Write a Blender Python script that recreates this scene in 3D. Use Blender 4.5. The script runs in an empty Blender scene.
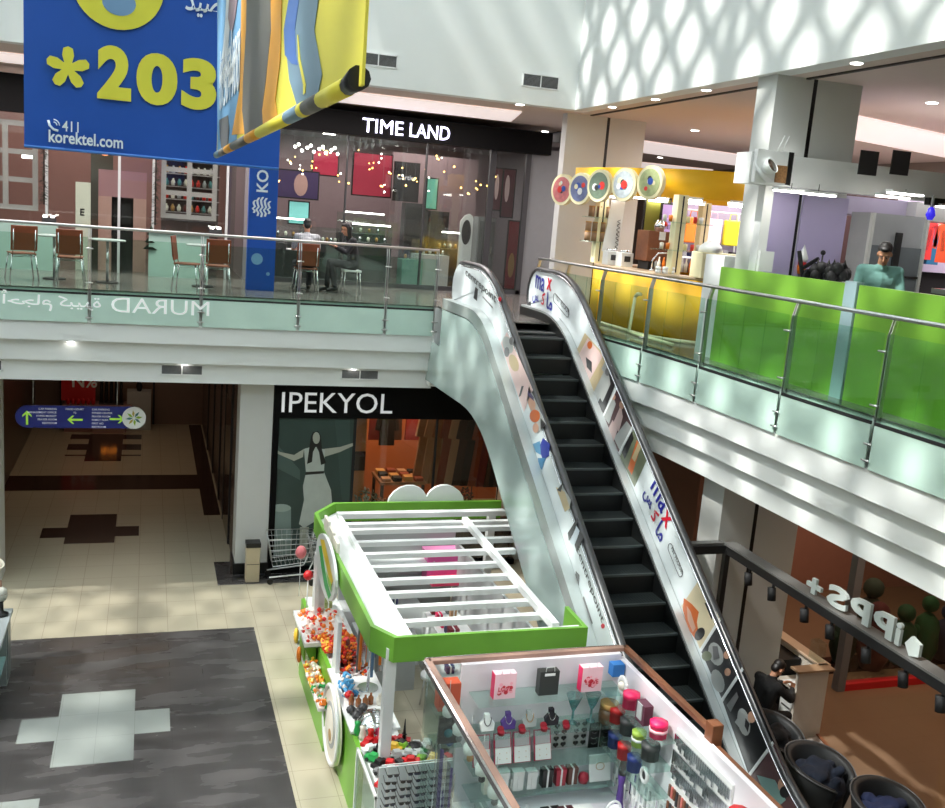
import bpy, bmesh, math, random
from mathutils import Vector, Matrix, Euler
random.seed(7)
PI = math.pi
SC = bpy.context.scene
COL = SC.collection
# ---------------------------------------------------------------- camera
FPX = 980.4
EYE = Vector((0, 0, 7.25))
yaw, pitch, roll = (math.radians(a) for a in (18.765, 10.814, 4.6146))
FW = Vector((math.sin(yaw)*math.cos(pitch), math.cos(yaw)*math.cos(pitch), -math.sin(pitch)))
R0 = Vector((math.cos(yaw), -math.sin(yaw), 0)); U0 = R0.cross(FW)
RT = math.cos(roll)*R0 + math.sin(roll)*U0
UP = -math.sin(roll)*R0 + math.cos(roll)*U0
cam = bpy.data.cameras.new('camera'); cam.sensor_width = 36; cam.lens = FPX*36/945
cam.clip_start = .05; cam.clip_end = 300
co = bpy.data.objects.new('camera', cam); COL.objects.link(co)
m = Matrix((RT, UP, -FW)).transposed().to_4x4(); m.translation = EYE
co.matrix_world = m; SC.camera = co

def at(px, py, ax, v):
    """point where the sight line through photo point (px, py) meets the plane ax = v"""
    d = FW + ((px-472.5)*RT - (py-404)*UP)/FPX
    i = 'xyz'.index(ax)
    return EYE + d*((v-EYE[i])/d[i])

# ---------------------------------------------------------------- materials
MATS = {}
def lin(c):
    return tuple(((x/255)/12.92 if x/255 <= .04045 else ((x/255+.055)/1.055)**2.4) for x in c)
def mat(name, rgb=(200, 200, 200), rough=.5, metal=0, emit=0, var=.06, scale=6, spec=.5, coat=0, bump=0):
    if name in MATS: return MATS[name]
    m = bpy.data.materials.new(name); m.use_nodes = True
    nt = m.node_tree; b = nt.nodes['Principled BSDF']
    c = lin(rgb)
    b.inputs['Roughness'].default_value = rough
    b.inputs['Metallic'].default_value = metal
    b.inputs['Specular IOR Level'].default_value = spec
    b.inputs['Coat Weight'].default_value = coat
    tc = nt.nodes.new('ShaderNodeTexCoord'); nz = nt.nodes.new('ShaderNodeTexNoise')
    nz.inputs['Scale'].default_value = scale; nz.inputs['Detail'].default_value = 3
    nt.links.new(tc.outputs['Object'], nz.inputs['Vector'])
    mx = nt.nodes.new('ShaderNodeMix'); mx.data_type = 'RGBA'
    mx.inputs[6].default_value = (*[x*(1-var) for x in c], 1); mx.inputs[7].default_value = (*[min(1, x*(1+var)) for x in c], 1)
    nt.links.new(nz.outputs['Fac'], mx.inputs[0]); nt.links.new(mx.outputs[2], b.inputs['Base Color'])
    if bump:
        bp = nt.nodes.new('ShaderNodeBump'); bp.inputs['Strength'].default_value = bump
        nt.links.new(nz.outputs['Fac'], bp.inputs['Height']); nt.links.new(bp.outputs['Normal'], b.inputs['Normal'])
    if emit:
        b.inputs['Emission Color'].default_value = (*c, 1); b.inputs['Emission Strength'].default_value = emit
    MATS[name] = m
    return m
def glass(name, tint=(235, 248, 242), refl=.12, rough=.02, op=0.0, body=(200, 230, 220)):
    if name in MATS: return MATS[name]
    m = bpy.data.materials.new(name); m.use_nodes = True; nt = m.node_tree
    nt.nodes.clear(); out = nt.nodes.new('ShaderNodeOutputMaterial')
    tr = nt.nodes.new('ShaderNodeBsdfTransparent'); tr.inputs[0].default_value = (*lin(tint), 1)
    gl = nt.nodes.new('ShaderNodeBsdfGlossy'); gl.inputs['Roughness'].default_value = rough
    lw = nt.nodes.new('ShaderNodeLayerWeight'); lw.inputs[0].default_value = .5
    pw = nt.nodes.new('ShaderNodeMath'); pw.operation = 'POWER'; pw.inputs[1].default_value = 5; nt.links.new(lw.outputs['Facing'], pw.inputs[0])
    mul = nt.nodes.new('ShaderNodeMath'); mul.operation = 'MULTIPLY_ADD'; mul.inputs[1].default_value = .6; mul.inputs[2].default_value = .03+refl*.12
    nt.links.new(pw.outputs[0], mul.inputs[0])
    mx = nt.nodes.new('ShaderNodeMixShader'); nt.links.new(mul.outputs[0], mx.inputs[0])
    nt.links.new(tr.outputs[0], mx.inputs[1]); nt.links.new(gl.outputs[0], mx.inputs[2])
    last = mx
    if op:
        df = nt.nodes.new('ShaderNodeBsdfDiffuse'); df.inputs[0].default_value = (*lin(body), 1)
        m2 = nt.nodes.new('ShaderNodeMixShader'); m2.inputs[0].default_value = op
        nt.links.new(mx.outputs[0], m2.inputs[1]); nt.links.new(df.outputs[0], m2.inputs[2]); last = m2
    nt.links.new(last.outputs[0], out.inputs[0])
    MATS[name] = m
    return m
def tile_mat(name, rgb, grout, tx, ty, rough=.25, var=.05, scale=1.2, ox=0, oy=0, line=.012, streak=0):
    """floor tiles tx by ty metres with fine joints"""
    m = mat(name, rgb, rough, var=var, scale=scale)
    nt = m.node_tree; b = nt.nodes['Principled BSDF']
    src = b.inputs['Base Color'].links[0].from_socket
    geo = nt.nodes.new('ShaderNodeNewGeometry'); sep = nt.nodes.new('ShaderNodeSeparateXYZ'); nt.links.new(geo.outputs['Position'], sep.inputs[0])
    fac = None
    for k, (t, o) in enumerate(((tx, ox), (ty, oy))):
        a = nt.nodes.new('ShaderNodeMath'); a.operation = 'ADD'; a.inputs[1].default_value = -o + 1000*t
        nt.links.new(sep.outputs[k], a.inputs[0])
        q = nt.nodes.new('ShaderNodeMath'); q.operation = 'DIVIDE'; q.inputs[1].default_value = t; nt.links.new(a.outputs[0], q.inputs[0])
        f = nt.nodes.new('ShaderNodeMath'); f.operation = 'FRACT'; nt.links.new(q.outputs[0], f.inputs[0])
        l = nt.nodes.new('ShaderNodeMath'); l.operation = 'LESS_THAN'; l.inputs[1].default_value = line/t; nt.links.new(f.outputs[0], l.inputs[0])
        if fac is None: fac = l
        else:
            x = nt.nodes.new('ShaderNodeMath'); x.operation = 'MAXIMUM'; nt.links.new(fac.outputs[0], x.inputs[0]); nt.links.new(l.outputs[0], x.inputs[1]); fac = x
    mx = nt.nodes.new('ShaderNodeMix'); mx.data_type = 'RGBA'; mx.inputs[7].default_value = (*lin(grout), 1)
    nt.links.new(fac.outputs[0], mx.inputs[0]); nt.links.new(src, mx.inputs[6]); nt.links.new(mx.outputs[2], b.inputs['Base Color'])
    if streak:  # worn, scuffed polish
        n2 = nt.nodes.new('ShaderNodeTexNoise'); n2.inputs['Scale'].default_value = .8; n2.inputs['Detail'].default_value = 5
        mp = nt.nodes.new('ShaderNodeMapping'); mp.inputs['Scale'].default_value = (1, 3.5, 1)
        nt.links.new(geo.outputs['Position'], mp.inputs[0]); nt.links.new(mp.outputs[0], n2.inputs['Vector'])
        r = nt.nodes.new('ShaderNodeMapRange'); r.inputs[1].default_value = .35; r.inputs[2].default_value = .7; r.inputs[3].default_value = rough*.6; r.inputs[4].default_value = rough*1.6+.1
        nt.links.new(n2.outputs['Fac'], r.inputs[0]); nt.links.new(r.outputs[0], b.inputs['Roughness'])
        m3 = nt.nodes.new('ShaderNodeMix'); m3.data_type = 'RGBA'; m3.inputs[7].default_value = (*[min(1, q*1+.0) for q in lin(tuple(min(255, c+streak) for c in rgb))], 1)
        rr = nt.nodes.new('ShaderNodeMapRange'); rr.inputs[1].default_value = .45; rr.inputs[2].default_value = .75; nt.links.new(n2.outputs['Fac'], rr.inputs[0])
        nt.links.new(rr.outputs[0], m3.inputs[0]); nt.links.new(mx.outputs[2], m3.inputs[6]); nt.links.new(m3.outputs[2], b.inputs['Base Color'])
    return m

W = mat('white_paint', (222, 225, 222), .75, var=.02)
WG = mat('white_gloss', (232, 235, 234), .3, var=.02)
OFFW = mat('warm_white', (235, 230, 215), .6, var=.03)
BLACK = mat('black_panel', (14, 14, 15), .35)
BLK = mat('black_matt', (24, 24, 26), .7)
DARK = mat('dark_grey', (52, 52, 54), .5)
GREY = mat('mid_grey', (125, 127, 128), .5)
LGREY = mat('light_grey', (178, 182, 182), .5)
STEEL = mat('brushed_steel', (190, 192, 190), .28, metal=.9, var=.08, scale=40)
CHROME = mat('chrome', (220, 222, 224), .12, metal=1)
GREEN = mat('kiosk_green', (112, 172, 56), .38, var=.03)
LIME = mat('counter_lime', (134, 190, 66), .28, var=.03)
YEL = mat('counter_yellow', (246, 190, 24), .6, var=.04)
BLUE = mat('banner_blue', (0, 76, 172), .55, var=.04)
BYEL = mat('banner_yellow', (214, 214, 66), .55)
BWHITE = mat('banner_white', (215, 230, 240), .55)
RED = mat('red', (200, 30, 35), .45)
PINK = mat('hot_pink', (235, 30, 95), .4)
BROWN = mat('brown_wood', (120, 72, 45), .45, var=.25, scale=14)
RAILW = mat('brown_rail', (150, 118, 104), .35, var=.12, scale=18)
ORANGE = mat('orange_wood', (128, 66, 38), .45, var=.15)
SKIN = mat('skin', (196, 142, 112), .55, var=.05)
HAIR = mat('black_hair', (20, 16, 15), .5)
BEARD = HAIR
GLASS = glass('clear_glass')
SHOPG = glass('shop_glass', (240, 244, 242), .22)
RAILG = glass('rail_glass', (234, 246, 240), 0, body=(150, 200, 180))
CASEG = glass('case_glass', (244, 251, 249), .12, op=.012, body=(190, 220, 214))
LAMP = mat('lamp_white', (255, 250, 242), .5, emit=9)
LAMPS = mat('lamp_soft', (255, 246, 240), .5, emit=2.4)
WARML = mat('lamp_warm', (255, 190, 95), .5, emit=9)
NAVY = mat('navy', (28, 36, 92), .5)
PURP = mat('purple', (88, 60, 140), .5)
GOLD = mat('gold', (196, 150, 90), .35, metal=.5)
CREAM = mat('cream_laminate', (240, 232, 190), .45, var=.03)

# ---------------------------------------------------------------- mesh builder
class MB:
    def __init__(s): s.v = []; s.f = []; s.m = []; s.sm = []
    def face(s, idx, m=0, sm=False): s.f.append(tuple(idx)); s.m.append(m); s.sm.append(sm)
    def pts(s, P):
        n = len(s.v); s.v += [Vector(p) for p in P]; return n
    def box(s, x0, x1, y0, y1, z0, z1, m=0, T=None):
        P = [Vector((x, y, z)) for z in (z0, z1) for y in (y0, y1) for x in (x0, x1)]
        if T is not None: P = [T @ p for p in P]
        n = s.pts(P)
        for q in ((0, 2, 3, 1), (4, 5, 7, 6), (0, 1, 5, 4), (2, 6, 7, 3), (0, 4, 6, 2), (1, 3, 7, 5)):
            s.face([n+i for i in q], m)
        return s
    def cbox(s, c, size, m=0, T=None):
        x, y, z = c; a, b, h = (k/2 for k in size)
        return s.box(x-a, x+a, y-b, y+b, z-h, z+h, m, T)
    def bar(s, p, q, w, h=None, m=0, up=(0, 0, 1)):
        p = Vector(p); q = Vector(q); h = h or w; d = (q-p).normalized(); up = Vector(up)
        if abs(d.dot(up)) > .99: up = Vector((0, 1, 0))
        a = d.cross(up).normalized(); b = a.cross(d)
        n = s.pts([e + a*i*w/2 + b*j*h/2 for e in (p, q) for i, j in ((-1, -1), (1, -1), (1, 1), (-1, 1))])
        for k in range(4): s.face([n+k, n+(k+1) % 4, n+4+(k+1) % 4, n+4+k], m)
        s.face([n+3, n+2, n+1, n], m); s.face([n+4, n+5, n+6, n+7], m)
        return s
    def tube(s, P, r, n=8, m=0, closed=False):
        P = [Vector(p) for p in P]; N = len(P); rings = []
        a = None
        for i, p in enumerate(P):
            if closed: d = (P[(i+1) % N]-P[i-1])
            else: d = P[min(i+1, N-1)]-P[max(i-1, 0)]
            d.normalize()
            if a is None: a = d.cross(Vector((0, 0, 1)) if abs(d.z) < .9 else Vector((1, 0, 0))).normalized()
            else: a = (a - d*a.dot(d)).normalized()
            b = d.cross(a); rr = r[i] if isinstance(r, (list, tuple)) else r
            rings.append(s.pts([p + (a*math.cos(t)+b*math.sin(t))*rr for t in [2*PI*k/n for k in range(n)]]))
        for i in range(N if closed else N-1):
            A = rings[i]; B = rings[(i+1) % N]
            for k in range(n): s.face([A+k, A+(k+1) % n, B+(k+1) % n, B+k], m, True)
        if not closed:
            s.face([rings[0]+k for k in reversed(range(n))], m); s.face([rings[-1]+k for k in range(n)], m)
        return s
    def cyl(s, p, q, r, n=12, m=0, r2=None): return s.tube([p, q], [r, r if r2 is None else r2], n, m)
    def lathe(s, prof, c=(0, 0, 0), n=16, m=0, sx=1, sy=1, T=None):
        c = Vector(c); R = []
        for r, z in prof:
            P = [Vector((c.x+r*sx*math.cos(2*PI*k/n), c.y+r*sy*math.sin(2*PI*k/n), c.z+z)) for k in range(n)]
            if T is not None: P = [T @ p for p in P]
            R.append(s.pts(P))
        for A, B in zip(R, R[1:]):
            for k in range(n): s.face([A+k, A+(k+1) % n, B+(k+1) % n, B+k], m, True)
        s.face([R[0]+k for k in reversed(range(n))], m); s.face([R[-1]+k for k in range(n)], m)
        return s
    def ball(s, c, r, n=10, m=0, T=None):
        if not isinstance(r, (tuple, list)): r = (r, r, r)
        c = Vector(c); R = []
        for i in range(1, n//2+1):
            ph = PI*i/(n//2+1)
            P = [Vector((c.x+r[0]*math.sin(ph)*math.cos(2*PI*k/n), c.y+r[1]*math.sin(ph)*math.sin(2*PI*k/n), c.z-r[2]*math.cos(ph))) for k in range(n)]
            if T is not None: P = [T @ p for p in P]
            R.append(s.pts(P))
        e = [Vector((c.x, c.y, c.z-r[2])), Vector((c.x, c.y, c.z+r[2]))]
        if T is not None: e = [T @ p for p in e]
        b = s.pts(e)
        for A, B in zip(R, R[1:]):
            for k in range(n): s.face([A+k, A+(k+1) % n, B+(k+1) % n, B+k], m, True)
        for k in range(n):
            s.face([b, R[0]+(k+1) % n, R[0]+k], m, True); s.face([b+1, R[-1]+k, R[-1]+(k+1) % n], m, True)
        return s
    def prism(s, P, d, m=0, m2=None):
        """closed polygon P (3D points) pushed along vector d"""
        d = Vector(d); n = len(P); a = s.pts(P); b = s.pts([Vector(p)+d for p in P])
        s.face([a+k for k in range(n)], m); s.face([b+k for k in reversed(range(n))], m)
        for k in range(n): s.face([a+k, b+k, b+(k+1) % n, a+(k+1) % n], m if m2 is None else m2)
        return s
    def disc(s, c, r, nrm, th, n=24, m=0, sx=1):
        c = Vector(c); nrm = Vector(nrm).normalized(); a = nrm.cross(Vector((0, 0, 1)))
        a = a.normalized() if a.length > .01 else Vector((1, 0, 0)); b = a.cross(nrm)
        return s.prism([c + a*r*sx*math.cos(2*PI*k/n)+b*r*math.sin(2*PI*k/n) for k in range(n)], nrm*th, m)
    def add(s, other, T=None, dm=0):
        n = s.pts([T @ p if T is not None else p for p in other.v])
        for f, m, q in zip(other.f, other.m, other.sm): s.face([n+i for i in f], m+dm, q)
        return s
    def build(s, name, mats, parent=None, loc=None, label=None, cat=None, group=None, kind=None, bevel=0, fix=True):
        if not isinstance(mats, (list, tuple)): mats = [mats]
        me = bpy.data.meshes.new(name)
        off = Vector((0, 0, 0))
        if parent is not None:
            q = parent
            while q is not None: off += q.location; q = q.parent
        elif loc is not None: off = Vector(loc)
        elif s.v:
            xs = [p.x for p in s.v]; ys = [p.y for p in s.v]; zs = [p.z for p in s.v]
            off = Vector(((min(xs)+max(xs))/2, (min(ys)+max(ys))/2, min(zs)))
        me.from_pydata([p-off for p in s.v], [], s.f)
        for mt in mats: me.materials.append(mt)
        me.polygons.foreach_set('material_index', [min(k, len(mats)-1) for k in s.m])
        me.polygons.foreach_set('use_smooth', s.sm)
        if fix:
            bm = bmesh.new(); bm.from_mesh(me); bmesh.ops.recalc_face_normals(bm, faces=bm.faces); bm.to_mesh(me); bm.free()
        me.update()
        o = bpy.data.objects.new(name, me); COL.objects.link(o)
        if parent is not None: o.parent = parent
        else: o.location = off
        if bevel:
            bv = o.modifiers.new('bevel', 'BEVEL'); bv.width = bevel; bv.segments = 2; bv.limit_method = 'ANGLE'
        tag(o, label, cat, group, kind)
        return o
def tag(o, label=None, cat=None, group=None, kind=None):
    if label: o['label'] = label
    if cat: o['category'] = cat
    if group: o['group'] = group
    if kind: o['kind'] = kind
    return o
def thing(name, label, cat, loc=(0, 0, 0), group=None, rz=0):
    o = bpy.data.objects.new(name, None); COL.objects.link(o); o.location = loc; o.rotation_euler = (0, 0, rz)
    o.empty_display_size = .1
    return tag(o, label, cat, group)
def struct(name, mb, mats, **k): return mb.build(name, mats, kind='structure', **k)
KIDS = {}
def kids(o): return [c for c in bpy.data.objects if c.parent is o]
def clone(o, loc=None, rz=None, label=None, group=None, parent=None, kid=None):
    c = o.copy(); COL.objects.link(c)
    if parent is not None: c.parent = parent
    if loc is not None: c.location = loc
    if rz is not None: c.rotation_euler = (0, 0, rz)
    if label: c['label'] = label
    if group: c['group'] = group
    key = o.name
    if key not in KIDS: KIDS[key] = kids(o)
    for k in KIDS[key]: clone(k, parent=c)
    return c

# ---------------------------------------------------------------- lettering
def text_mb(body, size=1, bold=0.0, mirror=False, space=1.0, align='LEFT'):
    c = bpy.data.curves.new('t', 'FONT'); c.body = body; c.size = size; c.offset = bold; c.resolution_u = 6 if bold >= .05 else 3
    c.space_character = space; c.align_x = align
    o = bpy.data.objects.new('t', c); COL.objects.link(o)
    bpy.context.view_layer.update()
    dg = bpy.context.evaluated_depsgraph_get()
    me = bpy.data.meshes.new_from_object(o.evaluated_get(dg))
    P = [v.co.copy() for v in me.vertices]; F = [tuple(p.vertices) for p in me.polygons]
    bpy.data.objects.remove(o); bpy.data.curves.remove(c); bpy.data.meshes.remove(me)
    if P:
        x0 = min(p.x for p in P); x1 = max(p.x for p in P); y0 = min(p.y for p in P); y1 = max(p.y for p in P)
    else: x0 = x1 = y0 = y1 = 0
    if mirror: P = [Vector((x0+x1-p.x, p.y, 0)) for p in P]
    return P, F, (x0, x1, y0, y1)
def lettering(body, origin, right, up, height=None, width=None, bold=0.0, mirror=False, th=.004, space=1.0, mb=None, m=0):
    """text laid on a plane: origin = lower-left corner of its box, th = how far the letters stand off the surface"""
    P, F, (x0, x1, y0, y1) = text_mb(body, 1, bold, mirror, space)
    mb = mb or MB()
    if not P: return mb
    O = Vector(origin); r = Vector(right).normalized(); u = Vector(up).normalized(); n = r.cross(u).normalized()
    ky = (height/(y1-y0)) if height else width/(x1-x0)
    kx = (width/(x1-x0)) if width else ky
    a = mb.pts([O + r*(p.x-x0)*kx + u*(p.y-y0)*ky + n*th for p in P])
    for f in F: mb.face([a+i for i in f], m)
    # rims so that the letters have thickness
    cnt = {}
    for f in F:
        for i in range(len(f)):
            e = (f[i], f[(i+1) % len(f)]); k = tuple(sorted(e)); cnt.setdefault(k, []).append(e)
    b = mb.pts([O + r*(p.x-x0)*kx + u*(p.y-y0)*ky + n*.0008 for p in P])
    for k, l in cnt.items():
        if len(l) == 1:
            i, j = l[0]; mb.face([a+i, a+j, b+j, b+i], m)
    return mb
def poly_on(mb, pts, ax, v, th, m=0):
    """polygon given by photo points lying on the plane ax = v, th thick towards the eye"""
    P = [at(x, y, ax, v) for x, y in pts]
    d = Vector((0, 0, 0)); d['xyz'.index(ax)] = -th if v > EYE['xyz'.index(ax)] else th
    return mb.prism(P, d, m)
def ell(cx, cy, rx, ry, n=14, rot=0):
    return [(cx+rx*math.cos(t)*math.cos(rot)-ry*math.sin(t)*math.sin(rot), cy+rx*math.cos(t)*math.sin(rot)+ry*math.sin(t)*math.cos(rot)) for t in [2*PI*k/n for k in range(n)]]
# ================================================================ SETTING
FLOORL = tile_mat('floor_cream_tile', (186, 178, 156), (156, 148, 130), .489, .647, rough=.2, ox=-.08, oy=12.24, line=.008)
FLOORD = tile_mat('floor_dark_tile', (66, 64, 64), (58, 56, 56), .489, .647, rough=.2, ox=-.08, oy=12.24, line=.005, streak=22)
FLOORG = tile_mat('floor_grey_tile', (150, 156, 152), (132, 136, 132), .489, .647, rough=.16, ox=-.08, oy=12.24, line=.006)
FLOORB = tile_mat('floor_brown_tile', (58, 42, 38), (48, 36, 32), .489, .647, rough=.15, line=.004)
FLOORT = tile_mat('floor_tan_tile', (138, 112, 90), (126, 102, 82), .6, .6, rough=.12, line=.004)
FLOORU = tile_mat('upper_floor_tile', (118, 114, 110), (84, 80, 78), .6, .6, rough=.15, line=.008)
CEIL = mat('ceiling_paint', (205, 196, 190), .85, var=.02)
MAINW = mat('atrium_white', (232, 236, 234), .8, var=.015, scale=2)

def painted_floor(name, X0, X1, Y0, Y1, z, rects, mats, th=.3):
    xs = sorted({X0, X1, *[max(X0, min(X1, r[k])) for r in rects for k in (0, 1)]})
    ys = sorted({Y0, Y1, *[max(Y0, min(Y1, r[k])) for r in rects for k in (2, 3)]})
    mb = MB(); idx = {}
    for i, x in enumerate(xs):
        for j, y in enumerate(ys): idx[i, j] = mb.pts([(x, y, z)])
    for i in range(len(xs)-1):
        for j in range(len(ys)-1):
            cx = (xs[i]+xs[i+1])/2; cy = (ys[j]+ys[j+1])/2; k = 0
            for r in rects:
                if r[0] < cx < r[1] and r[2] < cy < r[3]: k = r[4]
            mb.face([idx[i, j], idx[i+1, j], idx[i+1, j+1], idx[i, j+1]], k)
    mb.box(X0, X1, Y0, Y1, z-th, z-.002, 0)
    return struct(name, mb, mats, fix=False)
R = [(-30, 1.83, 3.0, 16.13, 1)]
for cx, cy in ((-.58, 13.2), (-1.55-.58+.5, 10.6), (-4.3, 13.2)):
    R += [(cx-.5, cx+.5, cy-.97, cy+.97, 2), (cx-.97, cx+.97, cy-.32, cy+.32, 2)]
R += [(-30, 1.65, 24.58, 25.9, 3), (1.31, 1.68, 22.42, 31.8, 3),
      (-1.56, -.58, 20.7, 22.64, 3), (-2.05, -.1, 21.1, 21.75, 3),
      (-1.55, -.62, 27.3, 30.46, 3), (-2.07, -.11, 28.53, 29.2, 3), (-2.07, -.11, 29.82, 30.4, 3), (-2.07, -.11, 27.86, 28.0, 3),
      (1.35, 4.2, 18.1, 19.36, 1),
      (8.9, 18, -8, 16.4, 4), (9.2, 10.6, 14.2, 15.0, 3), (10.2, 15.9, 12.9, 13.5, 3), (9.2, 9.8, 12.3, 14.5, 3)]
painted_floor('floor', -24, 18, -8, 34, 0, R, [FLOORL, FLOORD, FLOORG, FLOORB, FLOORT])

# ---- upper storey slab: outline with the curved corner by the escalator
CURVE = [(7.12, 17.6), (7.13, 16.6), (7.15, 15.8), (7.2, 15.0), (7.25, 14.5), (7.3, 14.0), (7.37, 13.0), (7.4, 12.0)]
outline = [(-24, 18.1), (5.3, 18.1), (5.3, 16.0), (7.0, 16.0), (7.1, 17.6)] + CURVE[1:] + [(7.4, -8), (18, -8), (18, 34), (-24, 34)]
mb = MB(); mb.prism([(x, y, 5.5) for x, y in outline], (0, 0, -.02), 0); struct('floor_upper', mb, FLOORU)
def inset(path, d):   # shift an open path to its left by d
    out = []
    for i, p in enumerate(path):
        a = Vector(path[max(i-1, 0)]); b = Vector(path[min(i+1, len(path)-1)]); t = (b-a).normalized()
        out.append((p[0]-t.y*d, p[1]+t.x*d))
    return out
def sweep(path, prof, mb=None, m=0):
    """prof = closed list of (distance to the left of the path, z)"""
    mb = mb or MB(); rings = []
    for i in range(len(path)):
        rings.append(mb.pts([(*inset(path, d)[i], z) for d, z in prof]))
    n = len(prof)
    for A, B in zip(rings, rings[1:]):
        for k in range(n): mb.face([A+k, A+(k+1) % n, B+(k+1) % n, B+k], m)
    mb.face([rings[0]+k for k in range(n)], m); mb.face([rings[-1]+k for k in reversed(range(n))], m)
    return mb
BP = [(-24, 18.1), (5.32, 18.1)]                      # left of this path is +y (inside the slab)
RP = list(reversed([(7.12, 17.6)] + CURVE[1:] + [(7.4, 6), (7.4, -8)]))
RP = RP[::-1]                                          # from the corner towards the eye: left is +x
PROF = [(.02, 5.48), (.02, 4.93), (-.03, 4.93), (-.03, 4.60), (.09, 4.60), (.09, 4.23), (.20, 4.23), (.20, 3.86), (.6, 3.86), (.6, 5.48)]
struct('trim_1', sweep(BP, PROF), MAINW)
struct('trim_2', sweep(RP, PROF), MAINW)
# ceilings
mb = MB(); mb.prism([(-24, 18.6, 3.9), (7.8, 18.6, 3.9), (7.8, -8, 3.9), (18, -8, 3.9), (18, 34, 3.9), (-24, 34, 3.9)], (0, 0, .3)); struct('ceiling', mb, CEIL)
mb = MB(); mb.prism([(-24, 18.4, 9.41), (8.05, 18.4, 9.41), (8.05, -8, 9.41), (18, -8, 9.41), (18, 34, 9.41), (-24, 34, 9.41)], (0, 0, .3)); struct('ceiling_upper', mb, mat('ceiling_beige', (214, 198, 188), .85, var=.02))
# white walls of the light well above the upper storey
mb = MB(); mb.box(-24, 7.9, 18.1, 18.4, 9.41, 16.5); struct('wall_back_upper', mb, MAINW)
mb = MB(); mb.box(7.75, 8.05, -8, 18.1, 9.41, 16.5); struct('wall_right_upper', mb, MAINW)
mb = MB(); mb.box(8.3, 8.36, -8, 18.6, 9.39, 9.42); struct('trim_3', mb, mat('joint_dark', (60, 55, 52), .7))
mb = MB(); mb.box(-24.3, 18, -8.3, -8, 9.4, 16.5); mb.box(-24.3, 18, -8.3, -8, 0, 9.4, 1); struct('wall_front', mb, [MAINW, mat('shops_opposite', (92, 82, 76), .6)])
mb = MB(); mb.box(-24.3, -24, -8, 34, 9.4, 16.5); mb.box(-24.3, -24, -8, 34, 0, 9.4, 1); struct('wall_left', mb, [MAINW, mat('shops_opposite')])
mb = MB(); mb.box(18, 18.3, -8, 34, 0, 9.7); struct('wall_right', mb, mat('mall_wall', (150, 140, 132), .7))
mb = MB(); mb.box(-24, 18, 34, 34.3, 0, 9.7); struct('wall_back', mb, mat('mall_wall_dark', (84, 70, 62), .6))
# skylight lattice whose shadow falls on the white wall
mb = MB()
for k in range(-40, 60):
    y = -8 + k*1.2
    for sgn, w in ((1, .21), (-1, .21)):
        # bars crossing the well in both diagonals
        x0, x1 = -24, 7.75; dy = (x1-x0)*1.35*sgn
        ya, yb = y, y+dy
        t0, t1 = 0, 1
        lo, hi = -8, 18.1
        for (a, b_) in ((ya, yb),):
            if b_ != a:
                ta = (lo-a)/(b_-a); tb = (hi-a)/(b_-a); ta, tb = min(ta, tb), max(ta, tb); t0 = max(0, ta); t1 = min(1, tb)
        if t1-t0 < .02: continue
        mb.bar((x0+(x1-x0)*t0, ya+dy*t0, 16.6), (x0+(x1-x0)*t1, ya+dy*t1, 16.6), w, .16)
for k in range(9): mb.bar((-24+k*4, -8, 16.8), (-24+k*4, 18.1, 16.8), .35, .3)
for k in range(6): mb.bar((-24, -6+k*4.6, 16.8), (7.75, -6+k*4.6, 16.8), .35, .3)
struct('ceiling_skylight_lattice', mb, WG)

# columns
def column(name, x0, x1, y0, y1, z0, z1, jx=None, mats=None):
    mb = MB(); mb.box(x0, x1, y0, y1, z0, z1)
    if jx: mb.box(jx-.03, jx+.03, y0-.004, y0+.1, z0+.001, z1-.001, 1)
    return struct(name, mb, mats or [LGREYP, BLACK])
LGREYP = mat('column_paint', (205, 207, 204), .7, var=.02)
column('column_1', 1.7, 2.32, 18.66, 19.3, .12, 3.9)
mb = MB(); mb.box(1.66, 2.36, 18.62, 19.34, 0, .22); struct('baseboard_column', mb, BLACK)
column('column_2', 7.86, 9.6, 18.7, 18.95, 5.5, 9.41, 8.76)
column('column_3', 7.86, 9.22, 11.7, 12.15, 5.5, 9.41, 8.46)
column('column_4', 7.88, 9.22, 11.7, 12.25, 0, 3.9, 8.46)
column('column_5', 7.6, 9.2, 18.9, 20.2, 0, 3.9)
column('column_6', -3.4, -2.47, 18.66, 19.3, 0, 3.9)

# corridor walls on the ground floor
mb = MB(); mb.box(1.72, 1.82, 19.4, 33.9, 0, 3.89, 0)
for y in (20.4, 22.1, 23.6, 26, 28.5): mb.box(1.69, 1.72, y, y+.12, 0, 3.85, 1)
mb.box(1.7, 1.72, 20.6, 22.0, 0, 3.0, 2)
struct('wall_corridor_right', mb, [mat('corridor_panel', (92, 80, 74), .25), BLK, mat('corridor_glass', (60, 52, 50), .1)])
mb = MB(); mb.box(-3.3, -3.2, 19.3, 33.9, 0, 3.89); struct('wall_corridor_left', mb, mat('corridor_dark', (70, 58, 50), .3))
mb = MB(); mb.box(-3.2, 1.72, 31.85, 31.95, 0, 3.89, 0)
for x in (-2.5, .2): mb.box(x, x+.06, 31.8, 31.85, 0, 3.5, 1)
struct('wall_corridor_end', mb, [mat('corridor_end', (128, 104, 90), .3), DARK])

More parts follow.
